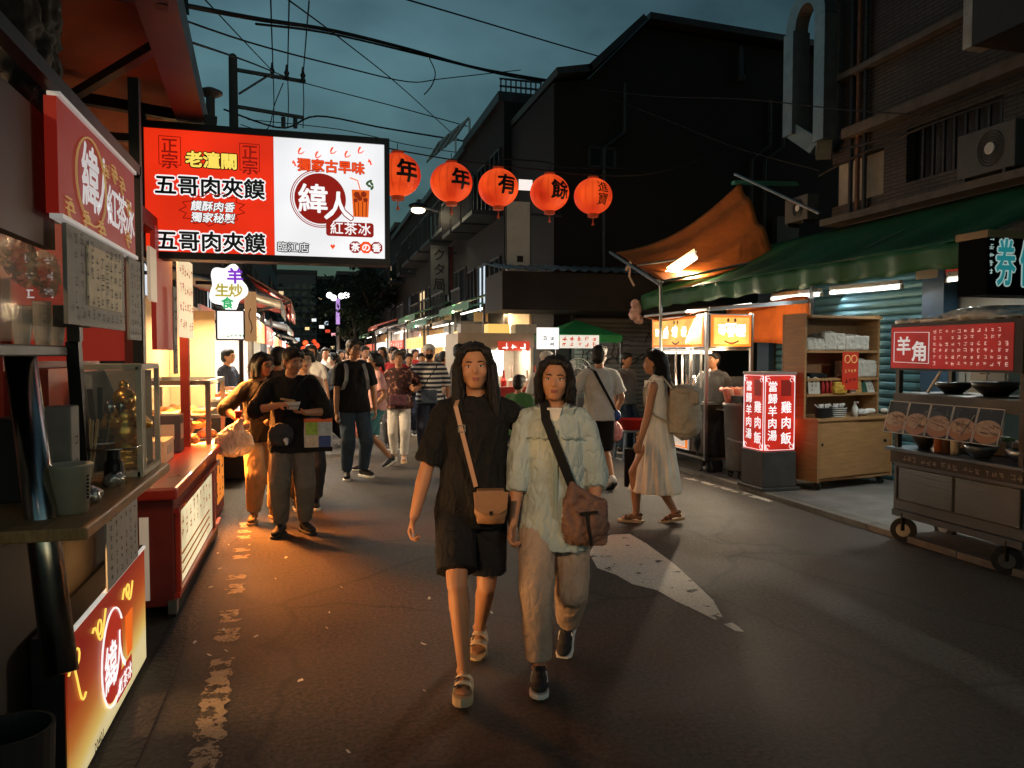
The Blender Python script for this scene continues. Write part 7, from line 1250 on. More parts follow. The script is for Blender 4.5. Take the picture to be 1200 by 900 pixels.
# pole, vent, lamps
pb = gx(278, 415, -2.2); d = 23.6; b0 = base(278, d); t = thing('utility_pole', 'dark utility pole with two crossarms and insulators above the big sign', 'utility pole', tuple(b0)); top = gd(278, 73, d); m_ = MB(mat('pole_dark', (.04, .037, .034), .8, var=.2)); m_.cyl(b0, (b0.x, b0.y, top.z), .17, .13, 14); m_.ball((b0.x, b0.y, top.z), .13); m_.build('pole', t)
for (x0_, y0_, x1_, y1_) in ((278, 82, 358, 96), (278, 125, 356, 138)): m_ = MB(METD); m_.bar(gd(x0_, y0_, d), gd(x1_, y1_, d+.9), .10); m_.build('crossarm', t)
m_ = MB(METD); m_.bar(gd(280, 110, d), gd(312, 90, d+.4), .06); m_.build('brace', t)
for px in (319, 336, 355): m_ = MB(METD); p = gd(px, 88+(px-319)*.15, d+.6); m_.lathe(tuple(p-UZ*.02), [(.05, -.08), (.09, 0), (.06, .08), (.09, .16), (.05, .24), (.03, .42)], 12); m_.build('insulator', t)
for px in (332, 346): m_ = MB(METD); p = gd(px, 141, d+.6); m_.cyl(p-UZ*.25, p+UZ*.1, .07); m_.build('insulator', t)
d = 9.5; t = thing('vent_chimney', 'mushroom capped vent pipe on the roof left of the utility pole', 'chimney', tuple(gd(247, 150, d))); p = gd(247, 150, d); q = gd(247, 112, d); m_ = MB(METD); m_.cyl((p.x, p.y, 3.6), (p.x, p.y, q.z), .055); m_.build('pipe', t); m_ = MB(METD); m_.lathe((p.x, p.y, q.z), [(.06, -.03), (.15, .02), (.15, .045), (.05, .09)], 18); m_.build('cap', t)
# street lamps
d = 21.3; b0 = base(556, d); t = thing('street_lamp', 'curved street lamp shining between the second and third lanterns', 'street lamp', tuple(b0)); m_ = MB(mat('lamp_pole', (.22, .21, .20), .5, .5)); m_.tube([b0, gd(556, 330, d), gd(556, 292, d), gd(549, 272, d), gd(535, 258, d), gd(515, 248, d), gd(496, 243, d)], [.07, .06, .055, .05, .045, .04, .04], 8); m_.build('pole', t); hp = gd(490, 244, d); m_ = MB(METD); m_.ball(hp+UZ*.06, (.28, .16, .10)); m_.build('lamp_head', t); m_ = MB(glow('street_bulb', (1, .85, .55), 9)).m(glow('street_bulb', (1, .85, .55), 9), True); m_.ball(hp-UZ*.05, (.2, .13, .10)); m_.build('bulb', t); lamp('SPOT', hp-UZ*.2, 50, (1, .8, .5), t, .15, aim=(hp.x, hp.y-3, 0)).data.spot_size = R(140)
d = 42; b0 = base(396, d); t = thing('globe_lamp', 'far street lamp with four white globes on a violet lit post', 'street lamp', tuple(b0)); m_ = MB(METD); m_.cyl(b0, gd(396, 382, d), .10); m_.build('post', t); m_ = MB(glow('violet_post', (.5, .30, .75), .8)); m_.cyl(gd(396, 380, d), gd(396, 350, d), .11); m_.build('lit_post', t); m_ = MB(METD); 
for px in (386, 391, 400, 406): m_.tube([gd(396, 352, d), gd(px, 349, d)], .03, 6)
m_.build('arm', t)
for px, py in ((386, 346), (391, 349), (400, 347), (406, 346)): m_ = MB(glow('globe', (1, .96, 1), 4)).m(glow('globe', (1, .96, 1), 4), True); m_.ball(gd(px, py, d), .17, 12, 8); m_.build('globe', t)
# hanging signs on the right-hand facades
def hsign(label, p0, p1, Y, face, text=None, tm=None, dpth=.12, vert=True, cap=False, sz=.4, name='hanging_sign'):
    a, c = gy(*p0, Y), gy(*p1, Y); x0_, x1_ = sorted((a.x, c.x)); z0_, z1_ = sorted((a.z, c.z)); t = thing(name, label, 'sign', ((x0_+x1_)/2, Y, z0_)); m_ = MB(face); m_.box((x0_, Y, z0_), (x1_, Y+dpth, z1_)); 
    if cap: m_.prism([((x1_-x0_)/2*(1-math.cos(a_*.314)), .14*math.sin(a_*.314)*-1) for a_ in range(11)][::-1], (x0_, Y, z0_-.002), UX, UZ, dpth)
    m_.build('board', t)
    m_ = MB(METD); m_.bar((x1_, Y+.06, z1_-.2), (x1_+.6, Y+.06, z1_-.2), .04); m_.bar((x0_-.01, Y+.02, z0_), (x0_-.01, Y+.02, z1_), .025); m_.bar((x1_+.01, Y+.02, z0_), (x1_+.01, Y+.02, z1_), .025); m_.build('frame', t)
    if text: m_ = MB(tm or INK); m_.text(text, (x0_+(x1_-x0_-sz)/2, Y-.001, z1_-sz*1.1), UX, UZ, sz, .02, 1.15, vert); m_.build('lettering', t)
    return t
PALE = mat('sign_pale', (.42, .40, .33), .6, var=.15, vscale=3, emit=.03, ecol=(.6, .55, .42))
t = hsign('tall blank pale sign hanging below the middle lanterns', (594, 313), (621, 237), 12.7, PALE, cap=True); a = gy(606, 307, 12.695); m_ = MB(INK); m_.slab((a.x, 12.693, a.z), UX, UZ, .11, .11, .004); m_.build('dark_mark', t)
hsign('small glowing white sign between the third and fourth lanterns', (608, 221), (624, 211), 14.2, glow('small_white_sign', (.95, .85, .8), 1.0))
hsign('grey upright sign with dark characters by the street lamp pole', (505, 345), (525, 288), 22, mat('sign_grey', (.10, .105, .10), .6, var=.2), 'クタ局', BLKI, sz=.38)
hsign('dull red upright sign right of the grey sign', (527, 342), (541, 290), 22.6, mat('sign_dull_red', (.16, .04, .035), .6, var=.2))
for i, (px, py, col, lb_) in enumerate(((377, 383, WSG, 'tiny white lit sign far down the middle of the street'), (384, 388, RSG, 'tiny red lit sign far down the street'), (391, 392, glow('pink_sign', (.9, .4, .45), .9), 'tiny pink lit sign beneath the globe lamp'), (368, 375, WSG, 'tiny pale lit sign left of the globe lamp'), (360, 385, glow('amber_dot', (1, .7, .3), 1.2), 'tiny amber lit sign far on the left'))):
    p = gd(px, py, 46+i*2); m_ = MB(col); m_.box((p.x-.15, p.y, p.z-.10), (p.x+.15, p.y+.1, p.z+.10)); b_ = m_.build('lit_sign', None, label=lb_, cat='sign')
# a few trees far down the street
FOL = mat('foliage', (.03, .045, .022), .7, var=.4, vscale=2); BARK = mat('bark', (.06, .045, .035), .9, var=.3)
def tree(label, b0, h, r, seed):
    rg = random.Random(seed); t = thing('street_tree', label, 'tree', tuple(b0), group='dark trees at the far end of the street'); m_ = MB(BARK); b0 = Vector(b0); m_.tube([b0, b0+V(.1, 0, h*.3), b0+V(0, .1, h*.55)], [.18, .13, .09], 8)
    for i in range(6): a = i*1.05; p = b0+UZ*h*(.45+.03*i); m_.tube([p, p+V(math.cos(a)*r*.5, math.sin(a)*r*.5, h*.14), p+V(math.cos(a)*r*.8, math.sin(a)*r*.8, h*.2)], [.07, .05, .02], 6)
    m_.build('trunk', t); m_ = MB(FOL); cl = [(rg.gauss(0, r*.42), rg.gauss(0, r*.42), h*.72+rg.gauss(0, h*.12)) for _ in range(26)]
    for cx, cy, cz in cl:
        for _ in range(70):
            p = b0+V(cx+rg.gauss(0, r*.16), cy+rg.gauss(0, r*.16), cz+rg.gauss(0, r*.13)); a = Vector((rg.gauss(0, 1), rg.gauss(0, 1), rg.gauss(0, 1))).normalized(); c = a.orthogonal().normalized(); s_ = rg.uniform(.09, .2)
            m_.poly(p-a*s_, p+c*s_*.5, p+a*s_, p-c*s_*.5)
    m_.build('crown', t)
tree('dark leafy tree beside the globe lamp', base(415, 47), 7.2, 2.1, 1); tree('dark tree behind the globe lamp', base(398, 62), 8.5, 2.6, 2); tree('dark tree in front of the red framed building', base(437, 38), 6.2, 1.5, 3)
# ---------------------------------------------------------------- the two women walking towards the camera
G2 = 'two women walking arm in arm'
b1 = base(552, 3.7)
w1 = person('woman in loose black tee and black shorts with long straight hair and tan slide sandals', b1, facing(b1), 1.63, voxel=.0055, hair='long', head=(.02, .0, -.05), lean=(.02, -.02), twist=.04,
            feet=[((-.035, -.27, 0), -.05, -.08), ((.045, .24, .02), -.12, .28)], hands=[(-.285, -.10, .80), (.33, .14, .98)], elbows=[(-1, .75, 0), (.6, 1, 0)], palms=[(.8, -.1, 0), (-1, 0, 0)], curl=(.85, .6),
            bangs=False, top=(BLK, .755, .93, .033), bottom=(cloth('shorts_black', (.010, .010, .012)), .84, .030), shoes=('sandal', STRAPT, SOLET), group=G2)
b2 = base(650, 3.72)
w2 = person('woman in sage green jacket and loose beige trousers with bobbed black hair', b2, facing(b2), 1.565, voxel=.0055, hair='bob', head=(-.05, .02, .03), lean=(0, -.02),
            feet=[((-.075, -.23, 0), .03, -.06), ((.075, .22, .055), -.25, .55)], hands=[(-.215, -.13, .80), (.205, -.14, .83)], elbows=[(-.4, 1, 0), (.45, 1, 0)], palms=[(.9, -.35, 0), (-.5, .8, 0)], curl=(.85, .9),
            flare=.035, bangs=False, top=(SAGE, .665, 1.32, .033, 'jacket'), bottom=(BEIGE, 1.88, .032), shoes=('logo', SHOEB, SOLEW), group=G2)
k = w2.k
def front_y(s, x, z, loose=.044):      # front of the torso in the figure's own frame
    t = max(0, min(1, (z-s.pel.z)/(s.ch.z-s.pel.z))); c = s.pel.lerp(s.ch, t); rx = .155*s.k+loose*.8; ry = .108*s.k+loose*.8-.03*max(0, t-.8)*5*s.k
    return c.y-ry*math.sqrt(max(.05, 1-((x-c.x)/rx)**2))
# jacket details
c = MB(SAGE)
for sx in (-1, 1):                     # two collar points, folded over
    c.prism([(0, 0), (sx*.095, .015), (sx*.075, -.075), (sx*.012, -.058)][::sx], w2.ch+V(sx*.012, -.088*k, .045*k), V(1, .22*sx, 0).normalized(), V(0, -.38, 1).normalized(), .006)
    c.tube([w2.ch+V(sx*.07*k, .035, .085*k), w2.ch+V(sx*.072*k, -.02, .075*k), w2.ch+V(sx*.055*k, -.075*k, .045*k)], .016, 8)
c.tube([w2.ch+V(-.07*k, .035, .085*k), w2.ch+V(0, .075*k, .095*k), w2.ch+V(.07*k, .035, .085*k)], .018, 8)
skin_obj('collar', c, w2.o, .006, smooth=2)
c = MB(WHT); c.prism([(-.038, .0), (.038, .0), (.006, -.125), (-.006, -.125)][::-1], w2.ch+V(0, -.105*k, .055*k), UX, V(0, -.24, 1).normalized(), .012); c.build('undershirt', w2.o, world=False, bevel=.004)
c = MB(mat('seam', (.22, .27, .23), .8)); pts = [V(.004, front_y(w2, 0, z)-.012, z) for z in [w2.ch.z-.05*k-i*.06 for i in range(11)]]
c.strip(pts, V(.022, 0, 0), .008); c.build('zip_placket', w2.o, world=False)
c = MB(mat('seam2', (.28, .34, .30), .8))
for sx in (-1, 1): c.tube([V(x, front_y(w2, x, w2.ch.z-.085)-.006, w2.ch.z-.085-.01*(i % 2)) for i, x in enumerate([sx*(.03+.022*j) for j in range(6)])], .0035, 6)
c.build('yoke_seam', w2.o, world=False)
def sling(s, name, label, strap_pts, width, strap_m, bag_lo, bag_hi, bag_m, y, flap=True, slouch=.0, extra=None, cat='bag'):
    t = held(s, name, label, cat)
    m_ = MB(strap_m); m_.strip(strap_pts, width, .006); m_.build('strap', t, world=False)
    b = MB(bag_m); x0, z0 = bag_lo; x1, z1 = bag_hi; cx, cz, hx, hz_ = (x0+x1)/2, (z0+z1)/2, (x1-x0)/2, (z1-z0)/2
    b.box((x0+.012, y-.045, z0), (x1-.012, y+.035, z1)); b.ball((cx, y-.03, cz-hz_*.2), (hx*1.02, .05, hz_*.85))
    skin_obj('bag_body', b, t, .007, smooth=5, fold=slouch, fscale=14, seed=3)
    if flap:
        f = MB(bag_m); f.prism([(-hx*1.03, 0), (hx*1.03, 0), (hx*.95, -hz_*1.0), (hx*.5, -hz_*1.3), (-hx*.5, -hz_*1.3), (-hx*.95, -hz_*1.0)][::-1], (cx, y-.083, z1), UX, UZ, .006); f.build('flap', t, world=False, bevel=.003)
        bk = MB(BUCK); bk.box((cx-.008, y-.089, cz-hz_*.35), (cx+.008, y-.0825, cz-hz_*.12)); bk.build('clasp', t, world=False)
    if extra: extra(t, x0, x1, z0, z1, y)
    return t
def strap_line(s, a, b, n=14, lift=.012, loose=.05, back=None):
    pts = [V(a[0]+(b[0]-a[0])*i/n, 0, a[1]+(b[1]-a[1])*i/n) for i in range(n+1)]
    for p in pts: p.y = front_y(s, p.x, p.z, loose)-lift
    return (back or [])+pts
TAN = mat('bag_tan', (.24, .125, .06), .55, var=.12, vscale=20, bump=.1); TANS = mat('strap_tan', (.36, .21, .13), .55, var=.08)
ch = w1.ch
bk = [ch+V(-.105, .085, .01), ch+V(-.088, .03, .072), ch+V(-.076, -.04, .066)]
st = strap_line(w1, (-.074, ch.z+.01), (.022, .955), back=bk)
def buckle_on(t, *a):
    m_ = MB(mat('buckle_silver', (.6, .58, .55), .25, .9, var=0)); q = V(-.045, front_y(w1, -.045, 1.235)-.022, 1.235)
    for p_, r_ in (((-.015, -.016), (.015, -.016)), ((.015, -.016), (.015, .016)), ((.015, .016), (-.015, .016)), ((-.015, .016), (-.015, -.016))): m_.bar(q+V(p_[0], 0, p_[1]), q+V(r_[0], 0, r_[1]), .005)
    m_.build('buckle', t, world=False)
sling(w1, 'shoulder_bag', 'small tan leather flap bag on a thin strap across the black tee', st, V(.020, 0, .006), TANS, (.012, .785), (.172, .945), TAN, front_y(w1, .09, .87)-.045, extra=buckle_on)
MAUVE = mat('bag_mauve', (.13, .07, .052), .7, var=.16, vscale=12, bump=.25, bscale=60)
bk = [w2.ch+V(-.075, .085, .0), w2.ch+V(-.062, .03, .09), w2.ch+V(-.05, -.06, .075)]
st = strap_line(w2, (-.042, w2.ch.z+.0), (.085, .955), back=bk, lift=.014)
def mauve_extra(t, x0, x1, z0, z1, y):
    m_ = MB(BLK); m_.strip([V(x0+.085, y-.092, z1-.06), V(x0+.17, y-.092, z1-.05)], V(0, 0, .012), .004); m_.strip([V(x0+.115, y-.09, z1-.05), V(x0+.135, y-.094, z0+.05), V(x0+.14, y-.085, z0+.005)], V(.016, 0, 0), .004); m_.build('webbing', t, world=False)
    m_ = MB(MAUVE); m_.cone((x0+.05, y-.02, z1-.01), (.085, y-.01, .965), .035, .018); m_.cone((x1-.05, y-.02, z1-.03), (.095, y-.01, .95), .03, .015); skin_obj('gathered_neck', m_, t, .007, fold=.005, fscale=20)
sling(w2, 'sling_bag', 'slouchy mauve brown bag on a wide black strap over the green jacket', st, V(.042, 0, .016), BLK, (.035, .675), (.262, .895), MAUVE, front_y(w2, .12, .8)-.03, flap=False, slouch=.014, extra=mauve_extra)
# ---------------------------------------------------------------- the crowd
def prof(side): return side*math.pi/2     # +1 faces +x (right), -1 faces -x (left) before the camera turn
def simple_bag(s, name, label, lo, hi, m_, y, voxel=.009, handles=None, fold=.008, cat='bag', seed=2, extra=None):
    t = held(s, name, label, cat); b = MB(m_); x0, z0 = lo; x1, z1 = hi; b.box((x0, y-.05, z0), (x1, y+.03, z1)); skin_obj('bag_body', b, t, voxel, smooth=4, fold=fold, fscale=14, seed=seed)
    if handles:
        h = MB(handles[1]); h.tube(handles[0], .008, 6); h.build('handle', t, world=False)
    if extra: extra(t, x0, x1, z0, z1, y)
    return t
PLB = mat('plastic_bag', (.60, .52, .42), .3, var=.12, vscale=12, bump=.3, bscale=25, trans=.25)
PLP = mat('plastic_pink', (.62, .25, .24), .35, var=.25, vscale=14)
def plastic(s, label, c, r, m_, top, seed=1):
    t = held(s, 'plastic_bag', label, 'plastic bag'); b = MB(m_); c = V(*c); b.ball(c, r).ball(c-UZ*r[2]*.25, (r[0]*1.05, r[1], r[2]*.75)).cone(c+UZ*r[2]*.5, V(*top), r[0]*.55, .018); skin_obj('bag_body', b, t, .008, smooth=3, fold=.016, fscale=20, fstretch=(1.6, 1.6, .35), seed=seed)
    h = MB(m_); h.tube([V(*top)-UZ*.02+V(-.02, 0, 0), V(*top)+V(-.012, 0, .05), V(*top)+V(.012, 0, .05), V(*top)-UZ*.02+V(.02, 0, 0)], .007, 6); h.build('handle', t, world=False); return t
# --- the couple eating on the left
bA = base(341, 6.55); fA = facing(bA)
A_ = person('man in black top eating from a paper bowl beside the left stalls', bA, fA, 1.64, True, .008, hair='short', head=(.5, .22, 0), hands=[(-.09, -.30, 1.17), (.11, -.30, 1.10)], elbows=[(-1, .4, -.4), (1, .5, -.5)], palms=[(.6, 0, -.6), (-.2, 0, 1)], fdir=[(.6, -.7, .2), (-.8, -.5, .1)], curl=(.9, .8),
    feet=[((-.10, -.05, 0), -.35, 0), ((.10, .0, 0), .45, 0)], top=(BLK, .74, 1.25, .05), bottom=(TAUPE, 1.9, .035), shoes=('shoe', SHOEB, SHOEB), group='couple standing to eat')
t = held(A_, 'paper_bowl', 'white paper bowl held by the man in the black top', 'bowl'); wr = A_.wr[1]; bc = wr+V(-.10, -.05, .035); m_ = MB(SHOEW).m(SHOEW, True); m_.lathe(tuple(bc), [(.045, 0), (.062, .055), (.066, .06), (.06, .058), (.04, .01)], 22); m_.build('bowl', t, world=False); m_ = MB(DENIM); m_.tube([bc+V(.0555*math.cos(a*.262), .0555*math.sin(a*.262), .03) for a in range(25)], .003, 5); m_.build('printed_band', t, world=False); m_ = MB(mat('rice', (.6, .5, .35), .6)); m_.ball(bc+UZ*.05, (.055, .055, .015), 14, 8); m_.build('food', t, world=False)
t = held(A_, 'chopsticks', 'wooden chopsticks held over the paper bowl', 'chopsticks'); m_ = MB(mat('stick', (.55, .38, .2), .5)); w0 = A_.wr[0]+V(.05, -.06, .02); [m_.tube([w0+V(-.05, 0, .03+.01*i), bc+V(.02, 0, .065+.008*i)], .0035, 6) for i in (0, 1)]; m_.build('stick', t, world=False)
def tote_print(t, x0, x1, z0, z1, y):
    for i, (u0, v0, u1, v1, c) in enumerate(((.06, .50, .48, .92, (.26, .40, .05)), (.52, .50, .94, .92, (.35, .42, .42)), (.06, .12, .48, .47, (.55, .45, .35)), (.52, .12, .94, .47, (.03, .06, .22)))):
        m_ = MB(mat('tote%d' % i, c, .5, var=.3, vscale=30)); m_.slab((x0+(x1-x0)*u0, y-.060, z0+(z1-z0)*v0), UX, UZ, (x1-x0)*(u1-u0), (z1-z0)*(v1-v0), .006); m_.build('print_panel', t, world=False)
    m_ = MB(mat('tote_orange', (.6, .10, .02), .5)); m_.box((x0, y-.062, z1-.03), (x1, y+.032, z1)); m_.build('orange_edge', t, world=False); m_ = MB(BLK); m_.box((x0, y-.061, z0-.004), (x1, y-.054, z0+.035)); m_.build('black_edge', t, world=False)
simple_bag(A_, 'shopping_bag', 'colourful printed shopping bag hanging from the eating man\'s arm', (.10, .745), (.34, 1.03), mat('tote_white', (.55, .52, .48), .5), -.12, handles=([V(.14, -.12, 1.03), V(.17, -.13, 1.16), V(.25, -.12, 1.16), V(.28, -.12, 1.03)], BLK), fold=.002, extra=tote_print)
t = held(A_, 'waist_pouch', 'black waist pouch with a small pale charm on the eating man', 'bag'); m_ = MB(DGRY); m_.ball((-.09, -.19, .90), (.11, .06, .10)).box((-.17, -.22, .85), (-.02, -.14, .97)); skin_obj('bag_body', m_, t, .008, fold=.008, fscale=20); m_ = MB(SHOEW); m_.ball((-.05, -.27, .86), .022); m_.ball((-.045, -.265, .835), (.015, .012, .02)); m_.build('charm', t, world=False); m_ = MB(BLK); m_.tube([V(-.10, -.16, 1.0), V(0, -.165, 1.2), V(.09, -.12, 1.36), V(.13, .0, 1.40)], .012, 6); m_.build('strap', t, world=False)
bB = base(306, 7.05); B_ = person('woman in glasses with bobbed hair and khaki trousers behind the eating man', bB, facing(bB)+.25, 1.59, False, .009, hair='bob', glasses=True, head=(.5, .1, 0), hands=[(-.27, -.26, 1.02), (.06, -.22, 1.0)], elbows=[(-1, .5, -.3), (1, .6, -.3)], curl=(1., .7), palms=[(.5, .3, -.6), (-.6, 0, .6)],
    feet=[((-.10, -.03, 0), -.4, 0), ((.12, .05, 0), .3, 0)], top=(BLK, .80, 1.2, .045), bottom=(KHA, 1.92, .042), shoes=('shoe', mat('shoe_ochre', (.30, .19, .09), .6, var=.2), SOLET), group='couple standing to eat')
plastic(B_, 'big cream plastic carrier bag held by the woman in glasses', (B_.wr[0].x-.06, B_.wr[0].y-.03, .80), (.165, .10, .13), PLB, (B_.wr[0].x, B_.wr[0].y-.07, 1.00))
t = held(B_, 'snack_cup', 'small red snack cup in the hand of the woman in glasses', 'cup'); p = B_.wr[0]+V(-.03, -.07, .03); m_ = MB(RED); m_.lathe(tuple(p), [(.022, 0), (.032, .07)], 14); m_.build('cup', t, world=False)
def P1(px, d, *a, turn=0., **k):
    b_ = base(px, d); return person(a[0], b_, facing(b_)+turn, *a[1:], **k)
bk = dict(eyes=False)
P1(357, 7.6, 'woman in glasses and a sleeveless black top standing behind the eating man', 1.63, False, .011, skin=SKIN2, hair='tail', glasses=True, top=(BLK, .8, 0, .02), bottom=(DGRY, 1.9, .03), turn=.1, group='people standing by the left stalls')
P1(326, 8.4, 'dark haired person seen over the shoulder of the eating man', 1.66, True, .012, hair='short', top=(DGRY, .8, .6, .04), bottom=(NAVY, 1.95, .03), turn=2.8, group='people standing by the left stalls', **bk)
# --- man with the backpack
M_ = P1(414, 9.5, 'young man in black tee and dark jeans with grey backpack straps and glasses', 1.77, True, .009, hair='short', glasses=True, head=(.25, .02, 0), hands=[(-.22, -.06, .79), (.24, -.08, .82)], feet=[((-.11, -.06, 0), -.2, 0), ((.12, .04, 0), .45, 0)], top=(BLK, .80, .75, .045), bottom=(DENIM, 1.95, .03), shoes=('shoe', SHOEB, SOLEW), turn=.25)
def backpack(s, label, m_, strap_m, sx=.15, z0=.92, z1=1.36, straps=True):
    t = held(s, 'backpack', label, 'backpack'); k = s.k; b = MB(m_); zt = s.ch.z; b.box((-sx, .12*k, zt-.44), (sx, .24*k, zt-.04)); b.ball((0, .21*k, zt-.22), (sx*1.05, .12, .24)).ball((0, .25*k, zt-.31), (sx*.8, .10, .12)); skin_obj('bag_body', b, t, .010, smooth=4, fold=.010, fscale=9, seed=7)
    if straps:
        for i, sg in enumerate((-1, 1)):
            h = MB(strap_m); q = s.ch; h.strip([V(sg*.09, .13, q.z-.06), V(sg*.105, .06, q.z+.055), V(sg*.112, -.03, q.z+.04), V(sg*.12, -.125*k-.01, q.z-.06), V(sg*.135, -.150*k-.02, q.z-.18), V(sg*.165, -.10, q.z-.29), V(sg*.17, .06, q.z-.33)], V(.045, 0, 0), .014); h.build('shoulder_strap', t, world=False)
    return t
backpack(M_, 'grey backpack worn by the young man in the black tee', GRY, GRY)
Q_ = P1(440, 10.3, 'person in pale pink tee and teal shorts walking half behind the young man', 1.60, False, .012, hair='tail', feet=[((-.08, .25, .04), 0, .5), ((.08, -.22, 0), 0, 0)], top=(PINK, .84, .7, .03), bottom=(TEAL, .9, .03), shoes=('shoe', SHOEB, SOLEW), turn=-1.2, head=(-.3, 0, 0), hands=[(-.22, -.1, .85), (.22, -.14, .88)])
plastic(Q_, 'pink and white striped plastic bag held behind the young man', (.05, -.28, .62), (.09, .06, .17), PLP, (.08, -.24, .86), 5)
P1(392, 12.6, 'woman in long black coat and white sneakers walking left', 1.60, False, .012, skin=SKIN2, hair='tail', top=(BLK, .55, 1.9, .06), bottom=(BLK, 1.8, .05), shoes=('shoe', SHOEW, SOLEW), turn=-1.4, feet=[((-.08, .2, .03), 0, .4), ((.08, -.2, 0), 0, 0)], hands=[(-.18, -.25, 1.0), (.2, -.2, .95)])
F_ = P1(467, 11.0, 'curly haired woman in dark floral blouse and white trousers', 1.63, False, .010, hair='curly', hairm=HAIRB, hands=[(-.26, -.05, .82), (.28, -.10, 1.1)], top=(FLORAL, .80, 1.1, .05), bottom=(WHT, 1.92, .018), shoes=('flat', SHOEW, SOLET), feet=[((-.07, .1, .0), .0, .1), ((.07, -.12, 0), 0, 0)], heavy=.015)
simple_bag(F_, 'waist_bag', 'plum waist bag across the front of the floral blouse', (-.13, .84), (.12, 1.0), mat('plum', (.10, .035, .05), .4, var=.25), -.20)
S_ = P1(503, 11.2, 'man in navy and white striped shirt with white cap and black mask', 1.73, True, .010, hair='cap', mask=True, top=(STRIPE, .82, .95, .05), bottom=(NAVY, 1.95, .035), feet=[((-.09, -.12, 0), .1, 0), ((.09, .12, 0), -.1, .1)], hands=[(-.27, -.22, 1.05), (.27, -.04, .82)])
simple_bag(S_, 'sling_bag', 'dark blue sling bag hanging before the striped shirt', (-.12, .86), (.11, 1.06), mat('bag_navy', (.03, .05, .08), .5, var=.2), -.20, handles=([V(-.11, -.2, 1.04), V(-.02, -.19, 1.22), V(.10, -.15, 1.38), V(.13, .0, 1.46)], BLK))
P1(461, 12.4, 'man with orange lit face peering over the curly haired woman', 1.70, True, .012, skin=SKIN3, hair='short', top=(RED, .8, .8, .04), bottom=(DGRY, 1.95, .03))
P1(538, 11.9, 'man in charcoal tee turned towards the beige stall', 1.74, True, .012, hair='short', top=(DGRY, .82, .85, .045), bottom=(LGRY, 1.9, .03), turn=1.9, head=(.3, 0, 0), **bk)
P1(608, 8.6, 'short dark haired boy in green tee between the two women', 1.34, True, .012, hair='short', top=(mat('cloth_green', (.05, .16, .06), .85), .8, .8, .03), bottom=(NAVY, .9, .03), turn=2.6, **bk)
P1(640, 9.6, 'person in white tee with a pale cap hidden behind the bobbed woman', 1.62, True, .012, skin=SKIN2, hair='cap', top=(WHT, .8, .8, .045), bottom=(GRY, 1.9, .03), turn=.6)
# --- man in the pale tee with sling bag, walking away
N_ = P1(702, 8.75, 'man in pale grey tee and black shorts walking away with a sling strap', 1.68, True, .009, skin=SKIN3, hair='short', head=(-.75, 0, 0), turn=math.pi+.35, feet=[((-.10, .18, .05), 0, .5), ((.10, -.2, 0), 0, 0)], hands=[(-.25, -.12, .86), (.27, -.26, 1.0)], top=(LGRY, .80, .8, .045), bottom=(BLK, .98, .035), shoes=('shoe', SHOEW, SHOEB), **bk)
t = held(N_, 'sling_bag', 'black sling strap with a small blue pouch on the pale tee', 'bag'); q = N_.ch; m_ = MB(BLK); m_.strip([V(.12, -.02, q.z+.05), V(.09, .09, q.z+.03), V(.03, .155, q.z-.12), V(-.06, .165, q.z-.28), V(-.15, .13, q.z-.42), V(-.19, .05, q.z-.46)], V(.045, 0, .02), .01); m_.build('strap', t, world=False); m_ = MB(mat('pouch_blue', (.02, .06, .24), .5)); m_.ball((-.19, .09, q.z-.50), (.05, .05, .07)); skin_obj('pouch', m_, t, .008)
plastic(N_, 'pale pink plastic bag dangling from the man in the pale tee', (-.25, -.12, .66), (.09, .07, .12), PLP, (-.25, -.13, .84), 9)
P1(733, 13.2 if False else 11.9, 'man in grey tee and dark jeans standing before the graffitied shutter', 1.60, True, .012, skin=SKIN3, hair='cap' if False else 'short', top=(GRY, .82, .85, .04), bottom=(DENIM, 1.95, .03), turn=.9, **bk)
# --- woman in the white dress
bD = base(772, 6.95); D_ = person('woman in sleeveless white dress carrying a pale backpack and walking left', bD, facing(bD)-1.75, 1.61, False, .008, skin=SKIN, hair='longback', head=(.1, .05, 0), lean=(0, -.02), bangs=False,
    feet=[((-.06, .16, .02), .1, .25), ((.06, -.19, 0), .0, 0)], hands=[(-.2, -.16, .86), (.22, -.13, .80)], elbows=[(-.4, 1, 0), (.4, 1, 0)], curl=(.9, .9), top=None, bottom=None, shoes=('flat', LEATH, SOLET))
LINEN = mat('cloth_linen', (.74, .71, .64), .85, var=.12, vscale=6, bump=.3, bscale=110, spec=.15)
m_ = MB(LINEN); kk = D_.k; pl, c2 = D_.pel, D_.ch
def dress(u, v):
    a = 2*math.pi*u; z = (c2.z+.03)*(1-v)+.30*v; tt = max(0, (1.0-z)/.7) if z < 1.0 else 0; fl_ = max(0, (1.02-z))
    fr = max(0, -math.sin(a)); rx = (.142+.03*fl_*3.2+.02*tt)*kk if z < 1.02 else (.128+.022*min(1, (z-1.02)/.2)-.03*max(0, z-1.30)*8)*kk; ry = rx*.80+.05*fl_+.12*fl_*fr
    if z > 1.02: ry = .098*kk+.008
    pleat = (1+.055*min(1, fl_*2.2)*math.sin(a*13+2*math.sin(v*4))+.025*min(1, fl_*2)*math.sin(a*29+v*5)); sw = .04*fl_*math.sin(a*2+1)
    cx = pl.lerp(c2, max(0, min(1, (z-pl.z)/(c2.z-pl.z))))
    return V(cx.x+math.cos(a)*rx*pleat, cx.y+math.sin(a)*(ry+sw)*pleat+.03*fl_, z)
m_.m(LINEN, True); m_.grid(dress, 150, 46); o = m_.build('dress', D_.o, world=False); thick(o, .006)
m_ = MB(LINEN)
